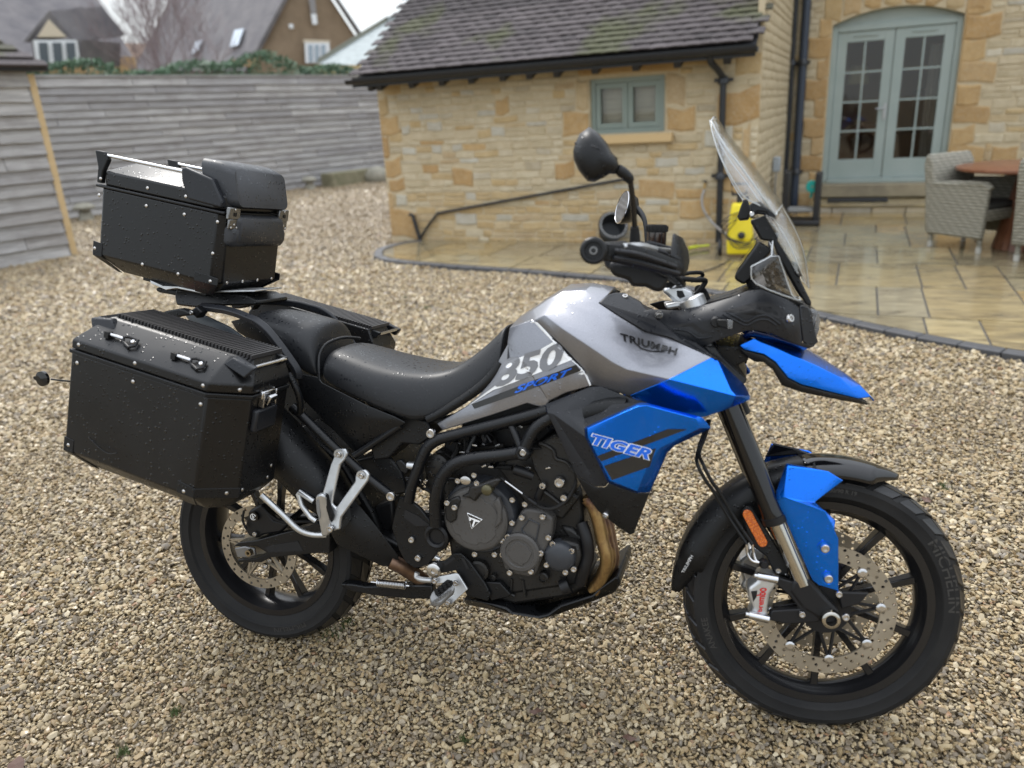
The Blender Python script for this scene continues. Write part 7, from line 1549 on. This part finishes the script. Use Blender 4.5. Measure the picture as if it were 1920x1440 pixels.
# =================================================================== LUGGAGE
def box_body(name, x0, x1, y0, y1, z0, z1, cv, cb, m, parent, ybot_in=.045, both=True, bevel=.004, lean=0.0):
    """upright box with cut corners cv, bottom edges cut by cb"""
    def ring(z, ins=0, iy=None):
        iy = ins if iy is None else iy
        a, b, c, d = x0 + ins, x1 - ins, y0 + iy, y1 - (iy if both else 0)
        return [Vector(p) for p in ((a + cv, c, z), (b - cv, c, z), (b, c + cv, z), (b, d - cv, z), (b - cv, d, z), (a + cv, d, z), (a, d - cv, z), (a, c + cv, z))]
    r0, r1, r2 = ring(z0, cb), ring(z0 + cb * .95), ring(z1)
    mb = MB(); vs = r0 + r1 + r2; n = 8
    mb.add(vs, [tuple(range(8))[::-1], tuple(range(16, 24))] + [(k * 8 + i, k * 8 + (i + 1) % 8, k * 8 + 8 + (i + 1) % 8, k * 8 + 8 + i) for k in range(2) for i in range(8)])
    return obj(name, mb, m, parent, bevel=bevel, seg=2)
def rivets(parent, pts, lo=None):
    for p, n in pts: link('rivet', _riv_me, None, parent, frame(Vector(p), Vector(n)), smooth=0)
# --- top box: frame at the front right end of its seam
TT = R(11.6); TBM = BM @ Matrix.Translation((0, 0, 1.29)) @ Matrix.Rotation(TT, 4, 'Y')
tb = empty('top_box', mat=TBM, label='black top box with silver rail and backrest pads behind the pillion seat', cat='top box')
X0, X1, YH = -.405, .012, .145
body = box_body('body', X0, X1, -YH, YH, -.235, -.004, .022, .045, POWDER, tb)
def tq(pts): return [TBM.inverted() @ BM @ p for p in Q('T1', pts)]
sm = MB(); sm.box(((X0 + X1) / 2, 0, .000), (X1 - X0 + .006, YH * 2 + .006, .008)); obj('seam', sm, PLASTIC, tb, bevel=.003)
lidm = MB(); cv = .03
def lring(z, ins, cv=.03): return [Vector(p) for p in ((X0 + ins + cv, -YH + ins, z), (X1 - ins - cv, -YH + ins, z), (X1 - ins, -YH + ins + cv, z), (X1 - ins, YH - ins - cv, z), (X1 - ins - cv, YH - ins, z), (X0 + ins + cv, YH - ins, z), (X0 + ins, YH - ins - cv, z), (X0 + ins, -YH + ins + cv, z))]
rs = [lring(.006, .0), lring(.042, .0), lring(.074, .050), lring(.080, .070)]; vs = [p for r in rs for p in r]
lidm.add(vs, [tuple(range(8))[::-1], tuple(range(24, 32))] + [(k * 8 + i, k * 8 + (i + 1) % 8, k * 8 + 8 + (i + 1) % 8, k * 8 + 8 + i) for k in range(3) for i in range(8)]); lid_ = obj('lid', lidm, POWDER, tb, bevel=.004)
for s_ in (-1, 1):
    y = s_ * (YH - .006)
    r_ = MB(); r_.tube([Vector((X0 + .01, y, .085)), Vector((-.125, y, .085))], .0048, 12); obj('rail', r_, CHROME, tb)
    e = MB(); e.prism([Vector((X0 - .012, y - .008, .094)), Vector((X0 + .022, y - .008, .094)), Vector((X0 + .034, y - .008, .075)), Vector((X0 + .018, y - .008, .040)), Vector((X0 + .016, y - .008, .008)), Vector((X0 + .0, y - .008, .008)), Vector((X0 + .001, y - .008, .05))], (0, .016, 0)); obj('rail_end', e, PLASTIC, tb, bevel=.003)
    e = MB(); e.prism([Vector((-.13, y - .010, .094)), Vector((-.115, y - .010, .098)), Vector((-.03, y - .010, .082)), Vector((.006, y - .010, .03)), Vector((.006, y - .010, .012)), Vector((-.10, y - .010, .016)), Vector((-.125, y - .010, .06))], (0, .020, 0)); obj('rail_end', e, PLAST_G, tb, bevel=.005, seg=3)
pad = MB(); ps = []
def rr(y0, y1, z0, z1, x, r=.02, n=4):
    out = []
    for cy, cz, a0 in ((y1 - r, z1 - r, 0), (y0 + r, z1 - r, 90), (y0 + r, z0 + r, 180), (y1 - r, z0 + r, 270)):
        for k in range(n + 1): a = R(a0 + 90 * k / n); out.append(Vector((x, cy + r * math.cos(a), cz + r * math.sin(a))))
    return out
def padmesh(y0, y1, z0, z1, x0, x1, r=.02, tilt=0):
    a, b, c = rr(y0, y1, z0, z1, x0, r), rr(y0, y1, z0, z1, (x0 + x1) / 2 + .004, r), rr(y0 + .012, y1 - .012, z0 + .012, z1 - .012, x1, r * .8); n = len(a)
    m = MB(); vs = a + b + c
    if tilt: vs = [p - Vector((tilt * (p.z - z0), 0, 0)) for p in vs]
    m.add(vs, [tuple(range(n)), tuple(range(2 * n, 3 * n))[::-1]] + [(k * n + i, k * n + (i + 1) % n, (k + 1) * n + (i + 1) % n, (k + 1) * n + i) for k in range(2) for i in range(n)]); return m
PADM = mat('black_pad', rough=.5, build=plastic_build((.020, .022, .026), (.03, .032, .037), .5, .25))
obj('backrest', padmesh(-.128, .128, .010, .130, -.055, .040, .024, .28), PADM, tb, smooth=60)
obj('backrest', padmesh(-.112, .112, -.085, -.002, .0, .036, .014, .0), PADM, tb, smooth=60)
obj('backrest', padmesh(-.128, .128, -.088, -.030, .0, .034, .014, .0), PADM, tb, smooth=60)
GUNM = mat('gunmetal', (.20, .20, .20), .25, .9)
def latch(parent, x, y, z, w=.036, h=.05, yaw=0):
    M = Matrix.Translation((x, y, z)) @ Matrix.Rotation(yaw, 4, 'Z'); m = MB(); m.box((.006, 0, .012), (.012, w, h * .5)); m.box((.0075, 0, -.016), (.008, w * .85, h * .42)); la = obj('latch', m, GUNM, parent, M, bevel=.003)
    for a, b in ((0, .022), (0, -.018), (-.012, -.026), (.012, -.026)):
        q = M @ Vector((.0125 if b > 0 else .0118, a, b)); link('rivet', _riv_me, None, parent, frame(q, M.to_3x3() @ Vector((1, 0, 0))) @ Matrix.Scale(.8, 4), smooth=0)
    c = MB(); c.box((.0125, 0, .010), (.002, w * .25, .010), M=M); obj('latch_slot', c, CASTB, parent, smooth=0)
latch(tb, .016, -.118, -.010, .048, .066); latch(tb, .016, .112, -.010, .048, .066)
cp_ = []
for (x, z) in ((X0 + .01, -.004 - .022), (-.235, -.026), (-.11, -.026), (X1 - .016, -.026), (X0 + .004, -.176), (-.235, -.188), (-.115, -.190), (X1 - .022, -.188), (X0 + .012, .02), (-.235, .022), (-.11, .022), (X1 - .018, .02), (X1 - .022, -.112)):
    rivets(tb, [((x, -YH - .0005, z), (0, -1, 0)), ((x, YH + .0005, z), (0, 1, 0))])
for y in (-.105, -.035, .035, .105): rivets(tb, [((X1 + .0005, y, -.19), (1, 0, 0))])
for s_ in (-1, 1):      # reinforced lower corners
    for xx, sg_ in ((X0, 1), (X1, -1)):
        c = MB(); w_ = .075 if sg_ < 0 else .03; y = s_ * (YH + .0015)
        c.prism([Vector((xx - sg_ * .002, y, -.155 if sg_ > 0 else -.176)), Vector((xx + sg_ * w_, y, -.158 if sg_ > 0 else -.170)), Vector((xx + sg_ * w_, y, -.196)), Vector((xx - sg_ * .002, y, -.196))], (0, -s_ * .003, 0))
        c.prism([Vector((xx - sg_ * .002, y, -.1955)), Vector((xx + sg_ * w_, y, -.1955)), Vector((xx + sg_ * (w_ + .03), y - s_ * .047, -.237)), Vector((xx + sg_ * .046, y - s_ * .047, -.237))], (0, -s_ * .003, .001)); obj('corner_guard', c, PLASTIC, tb, bevel=.001)
pl = MB(); pl.box((-.175, 0, -.241), (.22, .17, .012)); obj('base_plate', pl, PLASTIC, tb, bevel=.003)
# --- side panniers
PT_ = R(13.5)
RIBM = mat('lid_rib', (.028, .026, .026), .5)
def make_pannier(M, name, label):
    pn = empty(name, mat=M, label=label, cat='pannier', group='panniers fitted to the motorcycle')
    # own axes: x forward along the seam, -y outwards, z up; outer face at y=0
    D = .225; XL, XF = -.392, .072
    def ring(z, ins=0.0, insx=None, outer=0.0):
        insx = ins if insx is None else insx
        return [Vector(p) for p in ((XL + insx, outer + ins, z), (.0, outer + ins, z), (XF - insx, .072 + ins * .4, z), (XF - insx, D, z), (XL + insx, D, z))]
    mb = MB(); r = [ring(-.310, .055, .04), ring(-.262), ring(-.004)]; n = 5
    mb.add([p for q in r for p in q], [tuple(range(n))[::-1], tuple(range(2 * n, 3 * n))] + [(k * n + i, k * n + (i + 1) % n, (k + 1) * n + (i + 1) % n, (k + 1) * n + i) for k in range(2) for i in range(n)]); obj('body', mb, POWDER, pn, bevel=.004)
    mb = MB(); r = [ring(-.005, -.004), ring(.005, -.004)]; mb.hexa(*r); obj('seam', mb, PLASTIC, pn, bevel=.002)
    mb = MB(); r = [ring(.007, -.001), ring(.030, -.001), ring(.082, .072, .03), ring(.086, .080, .034)]
    mb.add([p for q in r for p in q], [tuple(range(n))[::-1], tuple(range(3 * n, 4 * n))] + [(k * n + i, k * n + (i + 1) % n, (k + 1) * n + (i + 1) % n, (k + 1) * n + i) for k in range(3) for i in range(n)]); obj('lid', mb, POWDER, pn, bevel=.006, seg=3)
    for k in range(40):
        x = XL + .045 + k * .0100; b = MB(); b.box((x, .152, .0900), (.0050, .125, .010)); obj('rubber_rib', b, RIBM, pn, smooth=0)
    for x in (-.28, -.085):      # strap eyes
        b = MB(); y = .028; z = .060; b.tube([Vector((x - .03, y, z)), Vector((x + .012, y, z))], .0045, 10); e = obj('strap_bar', b, CHROME, pn)
        b = MB(); b.tube([Vector((x + .012, y, z + .004)), Vector((x + .022, y + .006, z + .006)), Vector((x + .048, y + .006, z + .004)), Vector((x + .052, y - .008, z - .006)), Vector((x + .040, y - .014, z - .012)), Vector((x + .016, y - .006, z - .006))], .0038, 8, closed=True); b.box((x - .034, y, z - .002), (.012, .016, .016)); obj('strap_eye', b, CASTB, pn)
        b = MB(); b.lathe([(.0055, 0), (.0045, .0025), (.0001, .003)], 14, frame(Vector((x + .044, y - .006, z + .002)), (0, -.7, .8))); obj('eye_screw', b, CHROME, pn)
    for s_, xx in ((1, XL), (-1, XF)):   # carrying rails at the ends
        e = MB(); e.prism([Vector((xx - s_ * .006, .055, .076)), Vector((xx + s_ * .055, .055, .088)), Vector((xx + s_ * .075, .050, .066)), Vector((xx + s_ * .010, .045, .050))], (0, .022, 0)); obj('rail_end', e, PLAST_G, pn, bevel=.004)
        e = MB(); e.tube([Vector((xx + s_ * .004, .075, .075)), Vector((xx + s_ * .004, .20, .075))], .0048, 10); obj('rail', e, CHROME, pn)
        e = MB(); e.prism([Vector((xx + s_ * .0, .195, .080)), Vector((xx + s_ * .10, .195, .090)), Vector((xx + s_ * .10, .195, .080)), Vector((xx + s_ * .01, .195, .06))], (0, .012, 0)); obj('rail_end', e, PLASTIC, pn, bevel=.002)
    L_ = MB(); cx = XF + .001; L_.box((cx + .006, .125, .002), (.013, .058, .020)); L_.box((cx + .003, .125, -.02), (.006, .050, .020)); la = obj('latch', L_, CHROME, pn, bevel=.003)
    q = MB(); q.box((cx + .018, .125, -.010), (.010, .028, .026), Matrix.Rotation(.4, 3, 'Y')); obj('latch_tab', q, CHROME, pn, bevel=.002)
    for a in (.100, .150): q = MB(); q.prism([Vector((cx, a, .014)), Vector((cx + .014, a, .010)), Vector((cx + .016, a, -.028)), Vector((cx, a, -.030))], (0, .003, 0)); obj('latch_cheek', q, CHROME, pn, bevel=.001)
    q = MB(); q.box((cx + .004, .125, -.062), (.020, .085, .058)); obj('latch_housing', q, PLAST_G, pn, bevel=.006)
    rv_ = [((x, -.0005, z), (0, -1, 0)) for x, z in ((XL + .02, -.026), (-.205, -.026), (.0 - .012, -.026), (XL + .012, -.245), (-.03, -.255))] + [((x, .0, .020), (0, -1, 0)) for x in (XL + .02, -.205, -.012)] + [((XF + .0005, y, z), (1, 0, 0)) for y, z in ((.085, -.245), (.19, -.245), (.20, -.215))] + [((.052, .052, -.250), (.7, -.7, 0)), ((.052, .05, .018), (.7, -.7, 0))]
    rivets(pn, rv_)
    c = MB(); c.prism([Vector((XL - .002, -.0015, -.225)), Vector((XL + .028, -.0015, -.228)), Vector((XL + .028, -.0015, -.263)), Vector((XL - .002, -.0015, -.263))], (0, .003, 0)); c.prism([Vector((XL - .002, -.0015, -.2625)), Vector((XL + .028, -.0015, -.2625)), Vector((XL + .06, .054, -.313)), Vector((XL + .038, .054, -.313))], (0, .003, .001)); obj('corner_guard', c, PLASTIC, pn, bevel=.001)
    c = MB(); c.prism([Vector((-.05, -.0015, -.232)), Vector((.0, -.0015, -.238)), Vector((.0, -.0015, -.263)), Vector((-.05, -.0015, -.263))], (0, .003, 0)); c.prism([Vector((.0, -.0018, -.238)), Vector((XF + .0015, .0715, -.236)), Vector((XF + .0015, .0715, -.263)), Vector((.0, -.0018, -.263))], (0, .003, 0)); c.prism([Vector((-.05, -.0015, -.2625)), Vector((.0, -.0015, -.2625)), Vector((-.03, .054, -.313)), Vector((-.08, .054, -.313))], (0, .003, .001)); obj('corner_guard', c, PLASTIC, pn, bevel=.001)
    return pn
PTR = L0 = None
pa = Q('P', [(387, 741)], .46)[0]
PM = BM @ Matrix.Translation(pa) @ Matrix.Rotation(PT_, 4, 'Y')
pn1 = make_pannier(PM, 'side_pannier', 'black aluminium pannier nearest the viewer, beside the silencer, its whole outer face in view')
PM2 = BM @ Matrix.Diagonal((1, -1, 1, 1)) @ Matrix.Translation(pa) @ Matrix.Rotation(PT_, 4, 'Y')
pn2 = make_pannier(PM2, 'side_pannier', 'far black pannier of which only the ribbed lid shows behind the rider seat')
# faint embossed smile-shaped mark on the near pannier
b1 = [o for o in pn1.children if o.name.startswith('body')][0]
mk = MB(); PI_ = PM.inverted() @ BM; mk.tube(catmull([PI_ @ p + Vector((0, -.0006, 0)) for p in Q('T2', [(225, 905, .46), (285, 965, .46), (345, 1005, .46), (400, 1003, .46)])], 4), .0014, 6); obj('embossed_mark', mk, POWDER, pn1)
P, F = text2d('TRIUMPH', 0)
tdecal(b1, 'TRIUMPH', [(222, 905), (400, 985), (398, 1000), (222, 925)], PLAST_G, 0, crop='T2', off=.0006)
# GPS puck / end of a cable sticking out behind the near pannier
cab = MB(); cab.tube(Q('P', [(132, 715, .30), (110, 713, .30), (96, 711, .30)]), .0025, 8); o = part('luggage_strap', cab, RUBBER)
cab = MB(); c = Q('P', [(80, 710)], .30)[0]; cab.lathe([(.021, -.004), (.021, .004), (.0001, .006)], 24, yfr(c)); cab.prism(Q('P', [(62, 706, .30), (74, 704, .30), (74, 716, .30), (63, 711, .30)]), (0, .006, 0)); part('reflector_disc', cab, PIANO)
# =================================================================== THINGS ON THE PATIO
def wicker_build(t, b):
    p = coord(t); w1 = t.nodes.new('ShaderNodeTexWave'); w1.inputs['Scale'].default_value = 11; w1.inputs['Distortion'].default_value = 2.5; w1.bands_direction = 'Z'; t.links.new(p, w1.inputs[0])
    w2 = t.nodes.new('ShaderNodeTexWave'); w2.inputs['Scale'].default_value = 7; w2.bands_direction = 'DIAGONAL'; t.links.new(p, w2.inputs[0])
    m = math_(t, 'MULTIPLY', w1.outputs['Fac'], mrange(t, w2.outputs['Fac'], 0, 1, .6, 1)); n = noise(t, p, 60, 3)
    c = mixc(t, m, (.12, .115, .09), (.42, .40, .33)); set_in(t, b, 'Base Color', mixc(t, mrange(t, n, .4, .7, 0, .4), c, (.27, .25, .20))); bump(t, b, m, .8, .008)
WICK = mat('grey_wicker', rough=.6, build=wicker_build)
LEGM = mat('pale_leg_sleeve', (.45, .44, .40), .4)
TABLEM = mat('teak', rough=.35, build=lambda t, b: wet_noise(t, b, (.14, .05, .025), (.24, .10, .05), 8, .3))
CUSH = mat('dark_cushion', (.05, .05, .048), .9)
def wicker_chair(M, label, full=True):
    ch = empty('wicker_chair', mat=M, label=label, cat='garden chair', group='wicker chairs round the garden table')
    # local: +x is where the chair faces, y across, z up
    W2, Dp, sh, ah, bh = .29, .58, .40, .62, .88
    seat = MB(); seat.box((Dp / 2, 0, .34), (Dp, W2 * 2 - .08, .10)); obj('seat', seat, WICK, ch, bevel=.015)
    if full:
        cu = MB(); cu.box((Dp / 2 + .03, 0, .42), (Dp - .10, W2 * 2 - .12, .06)); obj('cushion', cu, CUSH, ch, bevel=.02)
    for s_ in (-1, 1):
        a = MB(); y = s_ * (W2 - .025)
        pr = [(0, .13), (Dp, .13), (Dp + .01, ah - .03), (Dp - .02, ah), (.10, ah - .02), (.0, ah - .03)]
        a.prism([Vector((x, y - .028, z)) for x, z in pr], (0, .056, 0)); obj('arm_panel', a, WICK, ch, bevel=.02, seg=3)
        r = MB(); r.tube(catmull([Vector((.02, y, ah - .02)), Vector((.25, y, ah - .01)), Vector((Dp - .06, y, ah)), Vector((Dp + .01, y, ah - .04))], 4), .034, 10); obj('arm_roll', r, WICK, ch)
    bk_ = MB(); pr = [(-.02, .14), (.07, .14), (.05, .55), (.0, .80), (-.05, bh), (-.10, bh - .01), (-.11, .78), (-.06, .5)]
    bk_.prism([Vector((x, -W2, z)) for x, z in pr], (0, W2 * 2, 0)); obj('backrest', bk_, WICK, ch, bevel=.025, seg=3)
    for x in (.03, Dp - .04):
        for s_ in (-1, 1):
            l = MB(); l.tube([Vector((x, s_ * (W2 - .05), .16)), Vector((x, s_ * (W2 - .05), .0))], .022, 10); lg = obj('leg', l, WICK, ch)
            l = MB(); l.tube([Vector((x, s_ * (W2 - .05), .055)), Vector((x, s_ * (W2 - .05), .0))], .0245, 12); obj('foot_sleeve', l, LEGM, lg)
    return ch
def chair_at(P, Q_, **k):     # P: near rear foot, Q_: near front foot, on the patio (house frame)
    d = (Q_ - P); d.z = 0; L = d.length; d.normalize(); side = Vector((-d.y, d.x, 0)); yaw = math.atan2(d.y, d.x)
    o = P - d * .03 + side * .24; o.z = .032
    return HM @ Matrix.Translation(o) @ Matrix.Rotation(yaw, 4, 'Z')
A_, B_ = hg(1743, 462, .03), hg(1848, 477, .03)
wicker_chair(chair_at(A_, B_), 'grey wicker armchair in full view on the wet patio before the glazed doors')
c0 = hg(1888, 440, .03)
wicker_chair(HM @ Matrix.Translation((7.55, .55, .032)) @ Matrix.Rotation(R(200), 4, 'Z'), 'grey wicker chair on the far side of the table, only its back showing')
c1 = hg(1908, 492, .03)
wicker_chair(HM @ Matrix.Translation((c1.x + .19, c1.y - .08, .032)) @ Matrix.Rotation(R(60), 4, 'Z'), 'grey wicker chair cut off by the edge of the view in front of the table')
tp = hg(1888, 468, .03); TBc = Vector((tp.x + .12, tp.y + .12, .03))
tab = empty('garden_table', mat=HM @ Matrix.Translation(TBc), label='round reddish wooden garden table with tapered slatted base', cat='table')
m = MB(); m.lathe([(.02, .725), (.60, .725), (.625, .735), (.625, .755), (.60, .765), (.02, .765)], 64); obj('tabletop', m, TABLEM, tab)
for k in range(22):
    a = k / 22 * 2 * math.pi; m = MB(); e = Vector((math.cos(a), math.sin(a), 0)); q = Vector((-e.y, e.x, 0))
    r0, r1, w0, w1 = .235, .10, .030, .0135
    m.hexa([e * r0 + q * w0, e * (r0 - .02) + q * w0, e * (r0 - .02) - q * w0, e * r0 - q * w0], [e * r1 + q * w1 + Vector((0, 0, .724)), e * (r1 - .02) + q * w1 + Vector((0, 0, .724)), e * (r1 - .02) - q * w1 + Vector((0, 0, .724)), e * r1 - q * w1 + Vector((0, 0, .724))]); obj('slat', m, TABLEM, tab, bevel=.003, seg=1)
m = MB(); m.lathe([(.215, .0), (.205, .01), (.08, .72), (.0001, .72)], 24); obj('core', m, CUSH, tab)
# pressure washer
YEL = mat('yellow_plastic', (.82, .66, .02), .35); BLKP = mat('black_plastic', (.02, .02, .022), .5); GREYH = mat('grey_hose', (.33, .32, .31), .5)
wp = hg(1385, 484, .03); PW = HM @ Matrix.Translation((wp.x, wp.y + .12, .031)) @ Matrix.Rotation(R(8), 4, 'Z')
pw = empty('pressure_washer', mat=PW, label='yellow upright pressure washer with black handle standing on the patio', cat='pressure washer')
m = MB(); m.hexa([Vector(p) for p in ((-.13, -.10, .03), (.15, -.10, .03), (.15, .12, .03), (-.13, .12, .03))], [Vector(p) for p in ((-.14, -.10, .16), (.13, -.11, .16), (.13, .12, .16), (-.14, .12, .16))]); obj('base', m, YEL, pw, bevel=.02, seg=3)
m = MB(); m.hexa([Vector(p) for p in ((-.135, -.09, .155), (.12, -.10, .155), (.12, .11, .155), (-.135, .11, .155))], [Vector(p) for p in ((-.12, -.06, .40), (.09, -.06, .40), (.09, .09, .40), (-.12, .09, .40))]); obj('motor_cover', m, YEL, pw, bevel=.025, seg=3)
m = MB(); m.hexa([Vector(p) for p in ((-.12, -.055, .395), (.09, -.055, .395), (.09, .085, .395), (-.12, .085, .395))], [Vector(p) for p in ((-.10, -.03, .52), (.06, -.03, .52), (.06, .06, .52), (-.10, .06, .52))]); obj('top_cover', m, YEL, pw, bevel=.025, seg=3)
m = MB(); m.tube([Vector((-.03, .02, .50)), Vector((-.03, .02, .60))], .028, 10); m.tube([Vector((-.10, .02, .60)), Vector((-.115, .02, .70)), Vector((.045, .02, .70)), Vector((.03, .02, .60))], .017, 8, closed=True); obj('handle', m, BLKP, pw)
for s_ in (-1, 1):
    m = MB(); m.lathe([(.04, -.02), (.075, -.02), (.08, -.01), (.08, .01), (.075, .02), (.04, .02), (.0001, .012)], 24, Matrix.Translation((s_ * .17 - .03, .07, .078)) @ Matrix.Rotation(R(90), 4, 'Y')); obj('wheel', m, BLKP, pw)
m = MB(); m.lathe([(.035, 0), (.035, .02), (.02, .03), (.0001, .03)], 20, Matrix.Translation((.0, -.10, .22)) @ Matrix.Rotation(R(90), 4, 'X')); obj('dial', m, BLKP, pw)
for k in range(4):
    m = MB(); r = .14 + .02 * k; m.tube([Vector((.02 + r * math.cos(a) + .03 * math.sin(3 * a + k), -.13 - .01 * k + .02 * math.sin(2 * a), .28 + r * .9 * math.sin(a))) for a in np.linspace(0, 6.0, 30)], .006, 6); obj('hose_coil', m, BLKP, pw)
m = MB(); pts = [hg(1330, 470, .045), hg(1290, 478, .045), hg(1270, 500, .045), hg(1300, 512, .045), hg(1345, 500, .045), hg(1370, 486, .05)]; m.tube(catmull(pts, 8), .007, 8)
o = obj('garden_hose', m, BLKP); o.matrix_world = HM; tag(o, 'thin black high pressure hose looped on the patio by the washer', 'hose')
m = MB(); pts = [hw(1322, 352, -.05), hw(1316, 372, -.09), hw(1320, 395, -.10), hw(1338, 420, -.15), hg(1362, 440, .25), hg(1375, 455, .1)]
m.tube(catmull(pts[:5], 8), .013, 8); o = obj('supply_hose', m, GREYH); o.matrix_world = HM; tag(o, 'pale grey hose hanging from the brass wall tap', 'hose')
tap = empty('wall_tap', mat=HM, label='small brass tap on the outbuilding wall left of its downpipe', cat='tap'); q = hw(1322, 350, -.04)
m = MB(); m.tube([Vector((q.x, 0, q.z + .03)), Vector((q.x, -.07, q.z + .03)), Vector((q.x, -.07, q.z - .02))], .011, 8); obj('spout', m, mat('brass', (.5, .33, .12), .3, 1.0), tap); m = MB(); m.box((q.x, -.05, q.z + .06), (.05, .012, .012)); m.tube([Vector((q.x, -.05, q.z + .03)), Vector((q.x, -.05, q.z + .06))], .006, 6); obj('tap_handle', m, BLKP, tap)
m = MB(); a, b = hg(1292, 465, .06), hg(1308, 462, .06); m.tube([a, b], .016, 8); m.tube([b, b + Vector((.12, .02, .01))], .01, 8); o = obj('spray_lance', m, mat('lime_plastic', (.55, .60, .03), .4)); o.matrix_world = HM; tag(o, 'lime yellow end of the spray lance lying left of the pressure washer', 'spray lance')
# black stand with a turquoise hose head, by the drainpipes
bx = hg(1500, 425, .03); bs = empty('boot_stand', mat=HM @ Matrix.Translation((bx.x, bx.y + .25, .031)), label='black stand with two upright panels at the foot of the drainpipes', cat='stand')
for dx, h_ in ((-.20, .62), (.16, .60)):
    m = MB(); m.box((dx, .05, h_ / 2), (.07, .34, h_)); obj('upright', m, BLKP, bs, bevel=.01)
m = MB(); m.box((-.02, .0, .03), (.46, .42, .05)); obj('base', m, BLKP, bs, bevel=.01); m = MB(); m.box((-.02, .05, .17), (.30, .22, .035)); obj('shelf', m, mat('pale_shelf', (.35, .36, .36), .5), bs, bevel=.004)
tq_ = hw(1523, 350, hg(1523, 420, .03).y + .1); m = MB(); m.lathe([(.012, -.025), (.065, -.025), (.075, 0), (.065, .025), (.012, .025), (.010, 0)], 20, Matrix.Rotation(R(90), 4, 'X'), closed=True); m.tube([Vector((0, 0, -.06)), Vector((-.01, 0, -.13))], .014, 8)
o = obj('hose_reel', m, mat('turquoise_plastic', (.02, .55, .50), .4)); o.matrix_world = HM @ Matrix.Translation(tq_); tag(o, 'small turquoise coil hooked over the black stand', 'coil')
# dark rubber bucket on its side against the outbuilding
bk0 = hg(1140, 462, .03); bu = empty('rubber_bucket', mat=HM @ Matrix.Translation((bk0.x, bk0.y + .15, .20)) @ Matrix.Scale(.85, 4), label='dark grey rubber bucket with a pale handle ring against the stone wall behind the handlebar', cat='bucket')
m = MB(); Mx = Matrix.Rotation(R(55), 4, 'X') @ Matrix.Rotation(R(25), 4, 'Y'); m.lathe([(.0001, -.16), (.12, -.16), (.15, -.14), (.19, .10), (.20, .12), (.185, .12), (.14, -.12), (.0001, -.13)], 28, Mx); obj('body', m, mat('grey_rubber', (.022, .025, .028), .6), bu)
m = MB(); m.tube([Mx @ Vector((.17 * math.cos(a), .17 * math.sin(a), .135)) for a in np.linspace(0, 6.283, 33)[:-1]], .006, 8, closed=True); obj('handle_ring', m, mat('pale_ring', (.4, .4, .4), .3), bu)
